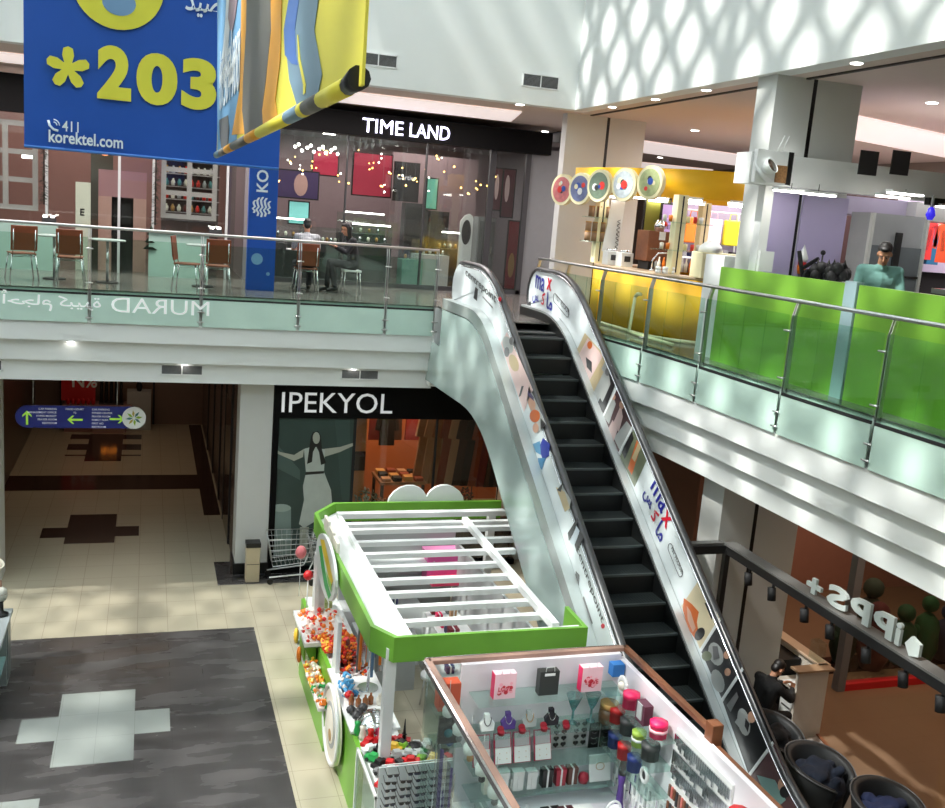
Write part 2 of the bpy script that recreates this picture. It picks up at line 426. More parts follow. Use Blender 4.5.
# vents high on the wall and under the slab edge
def vent(x0, x1, z0, z1, y, label, group):
    t = thing('air_vent', label, 'vent', ((x0+x1)/2, y, z0), group)
    mb = MB(); w = .02
    mb.box(x0, x1, y-.02, y, z0, z0+w); mb.box(x0, x1, y-.02, y, z1-w, z1)
    for x in (x0, (x0+x1)/2-w/2, x1-w): mb.box(x, x+w, y-.02, y, z0, z1)
    mb.build('vent_frame', WG, t)
    mb = MB(); n = 10
    mb.box(x0+w, x1-w, y-.006, y, z0+w, z1-w, 1)
    for k in range(n):
        z = z0+w+(z1-z0-2*w)*(k+.5)/n; mb.box(x0+w, x1-w, y-.014, y-.005, z-.004, z+.004, 0)
    mb.build('vent_slats', [GREY, DARK], t)
vent(6.62, 7.36, 9.72, 9.97, 18.1, 'air vent high on the white upper wall near the corner with the sunlit wall', 'wall vents')
vent(3.5, 4.2, 9.74, 9.97, 18.1, 'air vent high on the white upper wall beside the hanging banners', 'wall vents')
vent(-2.95, -2.35, 9.9, 10.2, 18.1, 'air vent on the upper white wall at the edge beside the blue banner', 'wall vents')
vent(.24, .98, 4.0, 4.2, 18.3, 'double air vent in the white slab edge above the corridor opening', 'slab edge vents')
vent(3.52, 4.26, 4.0, 4.2, 18.3, 'double air vent in the white slab edge above the black shop sign', 'slab edge vents')
vent(-2.9, -2.35, 4.0, 4.2, 18.3, 'air vent in the white slab edge at the far end over the corridor', 'slab edge vents')

# cove lights in the upper ceiling
def cove(pts, label):
    mb = MB(); mb.prism([(x, y, 9.40) for x, y in pts], (0, 0, -.03))
    mb.build('ceiling_cove_light', [mat('cove_lamp', (250, 236, 232), .6, emit=.42)], label=label, cat='ceiling light', group='long cove lights in the ceiling')
cove([(2.6, 19.3), (7.1, 19.3), (7.6, 21.3), (2.6, 21.3)], 'broad white cove light in ceiling above the black illuminated shop sign')
cove([(-8, 19.6), (.5, 19.6), (.5, 21), (-8, 21)], 'white cove light in ceiling behind the blue banner')
cove([(9.9, 22.0), (17.8, 24.0), (17.8, 26.8), (9.9, 24.8)], 'long pale cove light in ceiling behind the yellow cafe canopy')
cove([(10.6, 14.0), (17.8, 16.3), (17.8, 18.6), (10.6, 16.2)], 'long pale cove light in ceiling above the white coffee kiosk')
cove([(9.8, 29.5), (17.8, 29.5), (17.8, 33), (9.8, 33)], 'distant cove light in ceiling beyond the far column')
def downlight(x, y, z, label, group, r=.07):
    t = thing('downlight', label, 'ceiling light', (x, y, z-.03), group)
    MB().cyl((x, y, z-.012), (x, y, z), r*1.25, 14).build('trim_ring', WG, t)
    MB().cyl((x, y, z-.02), (x, y, z-.011), r, 14).build('lamp', LAMP, t)
for y in (16.95, 15.3, 13.7, 10.3, 8.2): downlight(7.98, y, 9.41, 'round downlight in the white soffit below the sunlit wall', 'downlights along the soffit edge')
for px, py in ((695, 130), (660, 157), (932, 102), (545, 131), (520, 104), (820, 45) if 0 else (600, 175)):
    p = at(px, py, 'z', 9.41)
    if 8 < p.y < 33.5: downlight(p.x, p.y, 9.41, 'small downlight recessed in the beige upper ceiling', 'downlights in the beige ceiling', .08)
for px, py in ((240, 415/3.37+200), ):
    pass
for x, y, z, lb in ((-1.25, 18.12, 4.60, 'small spotlight under the slab edge above the corridor, end near the edge of view'), (.65, 18.22, 4.23, 'small spotlight under the slab edge above the double vent over the corridor'),
                    (3.75, 18.22, 4.23, 'small spotlight under the slab edge above the fashion shop sign')):
    downlight(x, y, z, lb, 'spotlights under the slab edge', .05)
for y, z in ((13.9, 4.23),): downlight(7.42, y, z, 'small warm spotlight under the curved slab edge beside the escalator', 'spotlights under the slab edge', .05)
p = at(930, 158, 'z', 9.4)

# ================================================================ RAILINGS
def railing(name, label, path, posts, zt=6.56, z0=4.93, loc=(0, 0, 0)):
    """path = plan polyline of the glass; posts = indices along its length in metres"""
    t = thing(name, label, 'railing', loc, 'glass railings round the light well')
    P = [Vector((x, y, 0)) for x, y in path]; L = [0]
    for a, b in zip(P, P[1:]): L.append(L[-1]+(b-a).length)
    def pos(s):
        for i in range(len(P)-1):
            if s <= L[i+1] or i == len(P)-2:
                k = (s-L[i])/(L[i+1]-L[i]); p = P[i].lerp(P[i+1], k); return p, (P[i+1]-P[i]).normalized()
    MB().tube([p+Vector((0, 0, zt)) for p in inner(P, .06)], .026, 10).build('handrail', STEEL, t)
    for a, b in zip(posts, posts[1:]):
        n = max(1, int((b-a)/.45)); g = MB(); fr = MB(); ed = MB()
        ss = [a+.03+(b-a-.06)*k/n for k in range(n+1)]
        for s0, s1 in zip(ss, ss[1:]):
            p, _ = pos(s0); q, _ = pos(s1)
            g.bar(p+Vector((0, 0, 5.9)), q+Vector((0, 0, 5.9)), .012, .98)
            fr.bar(p+Vector((0, 0, (z0+5.41)/2)), q+Vector((0, 0, (z0+5.41)/2)), .012, 5.41-z0)
            ed.bar(p+Vector((0, 0, 5.43)), q+Vector((0, 0, 5.43)), .02, .035)
        g.build('glass_panel', RAILG, t); fr.build('frosted_glass', FROST, t); ed.build('dark_edge', BLK, t)
    for s in posts:
        p, d = pos(s); nrm = Vector((-d.y, d.x, 0))
        mb = MB()
        for q in (-.018, .018):
            o = d*q
            mb.bar(p+nrm*.05+o+Vector((0, 0, 5.05)), p+nrm*.05+o+Vector((0, 0, 6.38)), .012, .05, up=nrm)
            mb.bar(p+nrm*.05+o+Vector((0, 0, 6.38)), p+nrm*.09+o+Vector((0, 0, zt-.02)), .012, .04, up=nrm)
        o = mb.build('post', STEEL, t)
        cl = MB()
        for z in (5.02, 5.2, 5.62, 6.2):
            cl.cyl(p-nrm*.03-d*.06+Vector((0, 0, z)), p-nrm*.03+d*.06+Vector((0, 0, z)), .011, 8)
            cl.cyl(p-nrm*.035+Vector((0, 0, z)), p+nrm*.05+Vector((0, 0, z)), .012, 8)
        c = cl.build('clamp', STEEL, None, loc=(0, 0, 0)); c.parent = o; c.location = -Vector(t.location)
    return t
def inner(P, d):
    out = []
    for i, p in enumerate(P):
        a = P[max(i-1, 0)]; b = P[min(i+1, len(P)-1)]; t = (b-a).normalized(); out.append(p+Vector((-t.y, t.x, 0))*d)
    return out
FROST = mat('frosted_glass', (196, 224, 212), .22, var=.03, spec=.6)
bx = [-12.8+1.74*k for k in range(10)]
px0 = -9.66
posts = [s-px0+.0 for s in (px0, -7.9, -6.17, -4.43, -2.69, -.95, .9, 2.62, 4.25, 5.22)]
railing('glass_railing', 'straight glass railing along the back edge with a painted reflection of white lettering on its foot', [(px0, 18.03), (5.24, 18.03)], posts, loc=(px0, 18.03, 4.93))
rp = [(7.02, 17.6), (7.07, 16.6), (7.09, 15.8), (7.14, 15.0), (7.19, 14.5), (7.24, 14.0), (7.31, 13.0), (7.34, 12.0), (7.34, 4.0)]
LL = [0]
for a, b in zip(rp, rp[1:]): LL.append(LL[-1]+math.dist(a, b))
def s_of_y(y):
    for i in range(len(rp)-1):
        if rp[i+1][1] <= y <= rp[i][1]:
            return LL[i]+(rp[i][1]-y)/(rp[i][1]-rp[i+1][1])*(LL[i+1]-LL[i])
railing('glass_railing', 'curved glass railing in front of the yellow and green counters', rp, [s_of_y(y) for y in (17.58, 16.3, 14.95, 13.5, 11.93, 10.0, 8.35, 6.7, 5.0)], loc=(7.0, 17.6, 4.93))

# reflected sign painted as mirrored letters on the frosted foot of the back railing
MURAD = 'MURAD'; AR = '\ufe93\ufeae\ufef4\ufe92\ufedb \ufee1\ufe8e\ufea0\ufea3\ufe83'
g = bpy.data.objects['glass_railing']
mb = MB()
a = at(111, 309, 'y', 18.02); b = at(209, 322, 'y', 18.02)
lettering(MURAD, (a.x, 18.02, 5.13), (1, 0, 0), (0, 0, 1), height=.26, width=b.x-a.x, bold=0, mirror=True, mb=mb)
mb.build('painted_reflection', mat('pale_reflection', (244, 252, 248), .5, emit=.12), g); mb = MB()
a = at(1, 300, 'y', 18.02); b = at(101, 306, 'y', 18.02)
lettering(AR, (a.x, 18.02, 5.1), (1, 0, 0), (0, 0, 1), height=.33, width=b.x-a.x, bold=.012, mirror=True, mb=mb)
mb.build('painted_reflection', mat('pale_reflection'), g)

# ================================================================ LIGHT
w = bpy.data.worlds.new('World'); SC.world = w; w.use_nodes = True
bg = w.node_tree.nodes['Background']; bg.inputs[0].default_value = (.86, .95, 1, 1); bg.inputs[1].default_value = 2.9
s = bpy.data.lights.new('sun', 'SUN'); s.energy = 5.2; s.angle = math.radians(1.8); s.color = (1, .98, .92)
so = bpy.data.objects.new('sun', s); COL.objects.link(so); so.location = (-10, 0, 20)
sd = Vector((.58, .05, -.81)).normalized(); so.rotation_euler = sd.to_track_quat('-Z', 'Y').to_euler()
def area(name, loc, size, e, col=(1, .85, .7), rot=(0, 0, 0), sy=None):
    l = bpy.data.lights.new(name, 'AREA'); l.shape = 'RECTANGLE'; l.size = size; l.size_y = sy or size; l.energy = e; l.color = col
    o = bpy.data.objects.new(name, l); COL.objects.link(o); o.location = loc; o.rotation_euler = rot
    return o
area('corridor_lamp', (-.8, 26, 3.8), 3, 22, (1, .7, .48), sy=9)
area('fashion_shop_lamp', (5.2, 21.2, 3.8), 3, 90, (1, .66, .42), sy=3)
area('watch_shop_lamp', (5.2, 24.6, 8.9), 5, 140, (1, .88, .88), sy=4)
area('cafe_shop_lamp', (-1.5, 24.5, 9.3), 5, 110, (1, .8, .75), sy=4)
area('right_hall_lamp', (12.5, 12, 3.8), 4, 90, (1, .72, .52), sy=7)
area('upper_hall_lamp', (13.5, 17, 9.25), 5, 650, (1, .93, .95), sy=10)
area('upper_hall_lamp', (1, 20.0, 9.3), 12, 380, (1, .9, .88), sy=1.5)
SC.view_settings.view_transform = 'Standard'; SC.view_settings.look = 'None'; SC.view_settings.gamma = 1
SC.view_settings.exposure = 0.68
SC.cycles.use_denoising = True
SC.cycles.max_bounces = 8; SC.cycles.transparent_max_bounces = 16
SC.cycles.caustics_reflective = False; SC.cycles.caustics_refractive = False; SC.cycles.sample_clamp_indirect = 6

area('jewellery_kiosk_fill', (4.1, 8.2, 3.1), 1.6, 4, (1, .98, 1), sy=1.2)  # unseen fill light added to brighten the kiosk interior
struct('trim_4', MB().box(5.22, 5.5, 18.02, 18.5, 3.95, 5.47), MAINW)
# ================================================================ ESCALATOR
SL = .70
def N(y): return 2.88+(y-10.43)*SL
esc = thing('escalator', 'long escalator with black steps and advertising on its balustrades', 'escalator', (5.7, 10, 0))
def line_yz(y1, z1, flat, ybot=4.4, yend=16.0, rr=.7, zb=None):
    """rounded line: bottom flat, incline through (y1, z1), top flat at height flat"""
    yt = y1+(flat-z1)/SL; zbt = flat-5.5 if zb is None else zb; yb = y1+(zbt-z1)/SL
    P = [(ybot, zbt)]
    def corner(yc, zc, d0, d1):
        a = (yc-rr*d0[0], zc-rr*d0[1]); c = (yc+rr*d1[0], zc+rr*d1[1])
        return [((1-t)**2*a[0]+2*t*(1-t)*yc+t*t*c[0], (1-t)**2*a[1]+2*t*(1-t)*zc+t*t*c[1]) for t in [k/6 for k in range(7)]]
    inc = (math.cos(math.atan(SL)), math.sin(math.atan(SL)))
    P += corner(yb, zbt, (1, 0), inc); P += corner(yt, flat, inc, (1, 0)); P.append((yend, flat))
    return P
DECK = line_yz(13.65, 5.21, 5.80, ybot=5.2, yend=16.15, zb=.88)
ODECK = line_yz(11.73, 4.17, 5.83, yend=16.15, rr=.6, ybot=5.2, zb=1.2)
HAND = line_yz(13.1, 5.60, 6.46, yend=15.75, ybot=5.2, zb=1.54)
BAND = line_yz(11.73, 3.93, 5.66, yend=16.15, ybot=5.2, zb=1.0)
def strip(x0, x1, lo, hi, name, mt, parent=esc, **k):
    """solid between two lines of the same number of points"""
    mb = MB(); A = [mb.pts([(x0, *l), (x1, *l), (x1, *h), (x0, *h)]) for l, h in zip(lo, hi)]
    for a, b in zip(A, A[1:]):
        for q in range(4): mb.face([a+q, a+(q+1) % 4, b+(q+1) % 4, b+q])
    mb.face([A[0]+q for q in range(4)]); mb.face([A[-1]+q for q in (3, 2, 1, 0)])
    return mb.build(name, mt, parent, **k)
def sh(L, dz): return [(y, z+dz) for y, z in L]
CLAD = mat('truss_cladding', (176, 196, 192), .22, metal=.15, var=.12, scale=1.2, coat=.3)
# truss: outer side sheets and the underside
under = line_yz(11.16, 2.42, 4.28, yend=16.9, rr=.9, ybot=5.2, zb=.6)
under = [(max(y, 5.2), max(z, .59)) for y, z in under]
def clad(x0, x1, name='truss_side'):
    top = [(y, z-.02) for y, z in BAND]
    mb = MB(); P = [(x0, y, z) for y, z in top+[(18.0, 5.46)]]+[(x0, y, z) for y, z in reversed(under)]
    top2 = top+[(18.0, 5.46)] if False else top
    P = [(x0, y, z) for y, z in top]+[(x0, 16.16, 5.0), (x0, 16.65, 5.0)]+[(x0, y, z) for y, z in reversed(under)]
    mb.prism(P, (x1-x0, 0, 0))
    return mb.build(name, CLAD, esc)
clad(4.80, 4.84); clad(6.52, 6.56)
strip(4.84, 6.52, [(y, z) for y, z in under], [(y, z+.03) for y, z in under], 'truss_underside', CLAD)
DKM = mat('deck_metal', (190, 196, 196), .35, metal=.5, var=.05)
strip(4.80, 4.95, BAND, ODECK, 'outer_deck', mat('outer_deck_metal', (182, 192, 190), .3, metal=.5, var=.1, scale=2))
strip(4.97, 5.12, sh(DECK, -.05), DECK, 'inner_deck', DKM)
strip(6.24, 6.35, sh(DECK, -.05), DECK, 'inner_deck', DKM)
strip(6.40, 6.56, BAND, ODECK, 'outer_deck', DKM)
skirt = mat('skirt_black', (20, 22, 22), .35)
strip(5.12, 5.135, sh(DECK, -.55), sh(DECK, -.03), 'skirt_panel', skirt); strip(6.22, 6.235, sh(DECK, -.55), sh(DECK, -.03), 'skirt_panel', skirt)
BAL = mat('balustrade_white', (222, 232, 234), .25, var=.03)
def newel_end(z0):  # rounded top end of the balustrade
    return [(15.75+.42*math.sin(t), 6.04+.42*math.cos(t)) for t in [PI*k/10 for k in range(1, 8)]]
def balustrade(x0, x1):
    top = sh(HAND, -.03)
    P = [(x0, y, z) for y, z in top]+[(x0, y, z) for y, z in newel_end(0)]+[(x0, y, z+.0) for y, z in reversed(DECK)]
    mb = MB(); mb.prism(P, (x1-x0, 0, 0)); return mb.build('balustrade_panel', BAL, esc)
bl = balustrade(4.955, 5.03); br = balustrade(6.355, 6.40)
HR = mat('handrail_rubber', (58, 58, 60), .3, var=.1)
def handrail(xc, dz=0):
    path = sh(HAND+newel_end(0)+[(15.98, 5.84)], dz)
    mb = MB(); prof = [(-.05, -.02), (-.043, .018), (0, .03), (.043, .018), (.05, -.02), (.04, -.035), (-.04, -.035)]
    R = []
    for i, (y, z) in enumerate(path):
        a = path[max(i-1, 0)]; b = path[min(i+1, len(path)-1)]; d = Vector((b[0]-a[0], b[1]-a[1])).normalized()
        R.append(mb.pts([(xc+u, y-d.y*v, z+d.x*v) for u, v in prof]))
    for A, B in zip(R, R[1:]):
        for k in range(7): mb.face([A+k, A+(k+1) % 7, B+(k+1) % 7, B+k], 0, True)
    mb.face([R[0]+k for k in range(7)]); mb.face([R[-1]+k for k in range(7)])
    mb.build('handrail', HR, esc)
    mb = MB(); mb.tube([(xc-.055, y, z-.035) for y, z in HAND], .009, 6); mb.build('steel_trim', CHROME, esc)
handrail(5.015, .03); handrail(6.375)
# steps
TREAD = mat('step_tread', (40, 46, 46), .45, metal=.4, var=.2, scale=30)
RISER = mat('step_riser', (20, 23, 23), .45, metal=.3, var=.2, scale=30)
y = 14.12; zz = 5.5; k = 0
def one_step(y, z, k):
    mb = MB(); dy = .357
    mb.box(5.14, 6.215, y, y+dy+.02, z-.03, z, 0); mb.box(5.14, 6.215, y, y+.02, z-.25, z-.03, 1)
    for q in range(26): mb.box(5.15+q*.041, 5.165+q*.041, y+.02, y+dy, z, z+.004, 0)
    mb.box(5.14, 6.215, y-.004, y+.03, z-.02, z+.006, 2)
    mb.build('step', [TREAD, RISER, mat('step_edge', (74, 82, 82), .35, metal=.3)], esc)
one_step(14.1, 5.47, 0); one_step(13.74, 5.22, 0)
for k in range(20):
    yy = 13.74-.357*(k+1); z = N(yy)
    if z < .62: break
    one_step(yy, z, k)
MB().box(5.14, 6.215, 14.45, 16.2, 5.485, 5.505).build('comb_plate', mat('comb_steel', (92, 96, 96), .4, metal=.7), esc)
MB().box(5.14, 6.215, 14.45, 14.62, 5.505, 5.512).build('comb', mat('comb_teeth', (120, 122, 120), .4, metal=.7), esc)

# ---- pictures, lettering and painted shadow stripes on the balustrades, laid on the panels
XL, XR = 4.953, 6.353
ang = math.atan(SL); DN = Vector((0, -math.cos(ang), -math.sin(ang))); NUP = Vector((0, -math.sin(ang), math.cos(ang)))
ADW = mat('ad_white', (232, 238, 238), .3); ADG = mat('ad_grey_text_shadow', (60, 60, 62), .4); ADB = mat('ad_blue', (40, 44, 150), .4); ADR = mat('ad_red', (205, 22, 50), .4)
def ad(name, X, parent, items):
    """items: (material, [polygon in photo points]) laid in order on the panel plane"""
    mats = []; mb = MB(); th = .002
    for mt, pts in items:
        if mt not in mats: mats.append(mt)
        mb2 = [at(px, py, 'x', X) for px, py in pts]
        mb.prism([p+Vector((-th, 0, 0)) for p in mb2], (.0018, 0, 0), mats.index(mt)); th += .0009
    return mb.build(name, mats, parent)
def txt(parent, body, X, px, py, h, wdt, mt, bold=.01, d=None, up=None):
    o = at(px, py, 'x', X-.006); o.x = X-.006
    return lettering(body, o, d or DN, up or NUP, height=h, width=wdt, bold=bold, mb=None, th=.001).build('ad_lettering', mt, parent)
def txt2(parent, body, X, p0, p1, h, mt, bold=.004):
    a = at(*p0, 'x', X-.006); b = at(*p1, 'x', X-.006); d = b-a; u = Vector((1, 0, 0)).cross(d).normalized()
    if u.z < 0: u = -u
    return lettering(body, a, d, u, height=h, width=d.length, bold=bold, th=.001).build('ad_lettering', mt, parent)
MAXAR1, MAXAR2, MAXAR3 = '\ufeb2', '\ufedb', '\ufe8e\ufee3'
skin2 = mat('ad_skin', (205, 160, 135), .4); tan_ = mat('ad_tan', (196, 178, 140), .4); dk = mat('ad_dark', (44, 42, 44), .35)
grn = mat('ad_olive', (112, 120, 96), .4); mar = mat('ad_maroon', (92, 66, 68), .4); org = mat('ad_orange', (205, 105, 50), .4); pk = mat('ad_pink', (222, 196, 192), .4)
ltg = mat('ad_lightgrey', (176, 180, 178), .4); mdg = mat('ad_grey', (120, 120, 122), .4)
# inner side of the far balustrade, from the landing down
flat = Vector((0, -1, 0)); upz = Vector((0, 0, 1))
txt(br, 'ma', XR, 535, 287.5, .23, .42, ADB, .012, Vector((0, -1, -.12)), upz)
txt(br, 'x', XR, 546.5, 289, .2, .2, ADR, .015, Vector((0, -1, -.12)), upz)
txt(br, '\ufe8e\ufee3', XR, 546, 308, .27, .26, ADB, .02, Vector((0, -1, -.12)), upz)
txt(br, '\ufedb', XR, 541, 304, .22, .15, ADR, .02, Vector((0, -1, -.12)), upz)
txt(br, '\ufeb2', XR, 532, 302, .17, .3, ADB, .02, Vector((0, -1, -.12)), upz)
txt(br, '1ST FLOOR', XR, 556, 299.5, .085, .62, ADG, .006, Vector((0, -1, -.32)), upz)
def pill(px, py, w_, h_, X, parent, d, u, mt=ADG):
    O = at(px, py, 'x', X-.006); mb = MB(); r_ = h_/2
    P = []
    for k in range(9): t = PI/2+PI*k/8; P.append(O+d.normalized()*(r_+r_*math.cos(t))+u*(r_+r_*math.sin(t)))
    for k in range(9): t = -PI/2+PI*k/8; P.append(O+d.normalized()*(w_-r_+r_*math.cos(t))+u*(r_+r_*math.sin(t)))
    mb.tube(P, .004, 5, closed=True); mb.build('ad_outline', mt, parent)
pill(553, 300.5, .72, .14, XR, br, Vector((0, -1, -.32)), upz)
ad('ad_picture', XR, br, [
    (tan_, [(585, 333), (607, 358), (589, 392), (571, 362)]), (pk, [(588, 338), (603, 356), (590, 380), (576, 360)]),
    (dk, [(586, 357), (592, 362), (592, 373), (587, 367)]), (org, ell(590, 345, 2.5, 4)),
    (ltg, [(607, 358), (612, 366), (597, 404), (590, 393)]), (tan_, [(600, 366), (604, 372), (592, 396), (589, 391)]),
    (dk, [(612, 366), (618, 378), (604, 414), (598, 404)]), (ltg, [(609, 372), (611, 384), (603, 402), (600, 397)]), (mdg, ell(608, 372, 2.5, 4))])
ad('ad_picture', XR, br, [
    (mar, [(617, 386), (634, 424), (618, 454), (603, 416)]), (ltg, [(612, 393), (616, 404), (609, 424), (604, 417)]), (pk, [(621, 405), (623, 417), (619, 432), (613, 424)]),
    (skin2, ell(622, 405, 2.6, 4.2)), (ltg, [(627, 421), (632, 428), (620, 450), (614, 438)]), (pk, [(613, 420), (618, 430), (614, 441), (608, 430)]), (skin2, ell(614, 397, 2, 3)),
    (ADW, [(617.5, 385), (618.5, 387), (604, 417.5), (603, 415.5)]), (ADW, [(634, 423), (635, 425.5), (619.5, 455.5), (618.5, 453)])])
ad('ad_picture', XR, br, [
    (grn, [(635.5, 426), (649, 455), (634.5, 487), (620, 456.5)]), (org, [(637, 440), (641, 446), (632, 475), (628, 468)]), (tan_, [(641, 437), (643, 443), (635, 462), (632, 458)]),
    (dk, [(622, 452), (632, 432), (634, 438), (625, 459)])])
txt(br, 'ma', XR, 650, 488, .24, .44, ADB, .012)
txt(br, 'x', XR, 661, 517.5, .2, .2, ADR, .015)
txt(br, '\ufeb2', XR, 641.5, 496, .17, .28, ADB, .025)
txt(br, '\ufedb', XR, 650.5, 516, .2, .14, ADR, .025)
txt(br, '\ufe8e\ufee3', XR, 654.5, 531, .26, .2, ADB, .025)
pill(667, 547, .48, .12, XR, br, DN, NUP); txt(br, '1ST FLOOR', XR, 671, 549, .06, .38, ADG, .006)
ad('ad_picture', XR, br, [
    (mat('ad_sand', (216, 204, 172), .4), [(699.5, 579), (720, 619), (700.5, 650), (681.5, 606)]),
    (org, [(684, 598), (692, 604), (699, 612), (697, 622), (699, 634), (696, 640), (688, 628), (683, 610)]), (skin2, [(687, 606), (691, 612), (696, 628), (693, 632), (688, 620)]),
    (dk, ell(700, 634, 4.5, 7, rot=.5)), (dk, [(705, 603), (709, 602), (713, 612), (712, 620)]), (ADW, [(719.5, 618), (721, 621), (701.5, 652), (700, 649)])])
ad('ad_picture', XR, br, [
    (mat('ad_charcoal', (66, 66, 68), .35), [(721, 621), (743, 668), (722, 699), (701.5, 652)]), (ltg, ell(716, 654, 7, 12, rot=-.3)), (ltg, ell(718, 681, 6, 12, rot=-.3)),
    (grn, ell(707, 656, 5, 5)), (skin2, ell(727, 655, 3.2, 4)), (skin2, ell(728, 672, 3.2, 4)), (mdg, [(713, 646), (718, 646), (720, 658), (714, 660)]),
    (ADW, [(742.5, 667), (744, 670), (723, 702), (721.5, 699)])])
ad('ad_picture', XR, br, [
    (mat('ad_black', (34, 34, 36), .35), [(744, 670), (774, 742), (749, 775), (723, 702)]), (ltg, ell(744, 722, 6, 14, rot=-.2)), (ltg, [(735, 722), (742, 712), (748, 716), (744, 730), (740, 728)]), (skin2, ell(752, 717, 4, 6)),
    (dk, [(746, 718), (750, 724), (748, 732), (745, 726)]), (mdg, [(727, 705), (737, 692), (739, 697), (731, 712)]), (ADW, [(773, 741), (774.5, 744), (750, 777), (748.5, 774)])])
ad('ad_picture', XR, br, [
    (mar, [(774.5, 744), (800, 808), (778, 838), (750, 777)]), (ltg, [(768, 751), (776, 752), (780, 762), (772, 758)]), (mat('ad_teal', (130, 165, 160), .4), [(757, 775), (775, 780), (786, 800), (772, 812)]), (skin2, ell(783, 785, 5, 7)), (dk, ell(785, 792, 5, 6))])
# outer side of the near balustrade
txt2(bl, 'centrepoint', XL, (465, 277), (495, 305), .15, ADG)
ad('ad_logo', XL, bl, [(ADG, [(475.5, 287), (478, 289), (477, 301), (473.5, 298)]), (ADR, ell(500, 299, 1.6, 2.4)), (mdg, [(483, 296), (493, 307), (492.5, 308.2), (482.5, 297)])])
ad('ad_picture', XL, bl, [
    (pk, [(507, 332), (521, 362), (533, 390), (524, 412), (510, 372), (501, 343)]), (ltg, ell(508, 345, 5, 9, rot=-.3)), (tan_, ell(514, 363, 4.5, 9, rot=-.3)), (mdg, ell(507, 352, 2.6, 5)), (pk, ell(517, 378, 4, 7)),
    (dk, [(522, 386), (524, 386), (521, 396), (519, 397)]), (mdg, ell(512, 341, 2.5, 4))])
ad('ad_picture', XL, bl, [
    (ltg, [(529, 386), (546, 424), (538, 434), (527, 400)]), (skin2, ell(532, 404, 3.5, 7, rot=-.2)), (org, ell(535, 416, 5.2, 6.5)), (mat('ad_purple', (84, 72, 110), .4), [(528, 390), (534, 397), (534, 401), (528, 395)]), (skin2, ell(536, 428, 3, 5)), (dk, [(541, 418), (546, 424), (541, 430)])])
ad('ad_picture', XL, bl, [
    (mat('ad_cobalt', (38, 52, 150), .4), [(543, 438), (550, 444), (549, 456), (543, 460), (539, 448)]), (mat('ad_sky', (86, 150, 190), .4), [(533, 444), (540, 441), (541, 455), (536, 452)]), (mat('ad_azure', (60, 130, 175), .4), [(538, 458), (546, 458), (542, 470), (539, 466)])])
ad('ad_picture', XL, bl, [
    (ltg, [(561, 484), (571, 500), (569, 512), (558, 494)]), (tan_, [(556, 487), (565, 492), (570, 508), (565, 512)]), (ADG, [(563, 483), (561, 492), (557, 490)]), (ADG, [(579, 516), (574, 533), (569, 541), (568, 533)]), (ADG, [(581, 530), (584, 538), (577, 552), (575, 545)]), (mat('ad_ice', (200, 214, 222), .4), [(577, 526), (580, 531), (575, 545), (570, 542)])])  # dark grey slivers paint in the shadow stripes lying on the panel
txt2(bl, 'centrepoint', XL, (575.5, 551), (601, 625), .12, ADG)
ad('ad_logo', XL, bl, [(ADG, [(576, 571), (579.5, 575), (579, 586), (574, 581)]), (ADR, ell(603, 626, 1.8, 2.6)), (mdg, [(584, 596), (593, 623), (592, 624.5), (583, 598)])])

# the machine stands a little further off than it was drawn: same sight lines, true size
K = 1.083
esc.location = EYE + (esc.location-EYE)*K; esc.scale = (K, K, K)
# ================================================================ GREEN KIOSK (gifts, toys and sweets)
k1 = thing('market_kiosk', 'green and white market kiosk with an open slatted roof', 'kiosk', (3.8, 12.3, 0))
o = [(2.66, 9.86), (5.0, 9.82), (5.02, 10.45), (5.7, 14.9), (2.86, 14.92), (2.48, 14.4), (2.46, 10.2)]
ins = [(2.70, 9.91), (4.95, 9.87), (4.97, 10.45), (5.7, 14.85), (2.89, 14.86), (2.53, 14.37), (2.51, 10.23)]
def lip(i, j):
    a, b = o[i], o[j]; c, d = ins[j], ins[i]
    mb = MB(); mb.prism([(*a, 2.30), (*b, 2.30), (*c, 2.30), (*d, 2.30)], (0, 0, .30)); return mb.build('roof_fascia', GREEN, k1)
for i in (0, 1, 3, 4, 5, 6): lip(i, (i+1) % 7)
mb = MB(); mb.prism([(2.70, 9.91, 2.44), (2.88, 10.0, 2.44), (2.90, 14.3, 2.44), (2.95, 14.86, 2.44), (2.53, 14.37, 2.44), (2.51, 10.23, 2.44)], (0, 0, .03)); mb.build('roof_shelf', WG, k1)
mb = MB(); mb.box(2.86, 4.95, 9.9, 9.99, 2.44, 2.56); mb.build('roof_beam', WG, k1)
MB().box(2.84, 5.6, 14.36, 14.5, 2.5, 2.58).build('roof_beam', WG, k1)
MB().box(2.84, 2.90, 9.95, 14.4, 2.46, 2.56).build('roof_beam', WG, k1)
mb = MB(); mb.bar((4.78, 14.0, 2.57), (4.64, 9.95, 2.57), .09, .09); mb.build('roof_beam', WG, k1)
for y in (14.02, 13.75, 13.21, 12.71, 12.20, 11.73, 11.29, 10.85, 10.42):
    MB().box(2.88, 5.55 if y > 12.9 else (5.15 if y > 12.6 else 4.72), y-.05, y+.05, 2.47, 2.54).build('roof_slat', WG, k1)
for (x, y, z0) in ((2.66, 9.98, .0), (4.86, 9.98, 0), (2.62, 14.3, 0), (5.5, 14.75, 0)):
    MB().box(x-.06, x+.06, y-.06, y+.06, z0, 2.44).build('post', WG, k1)
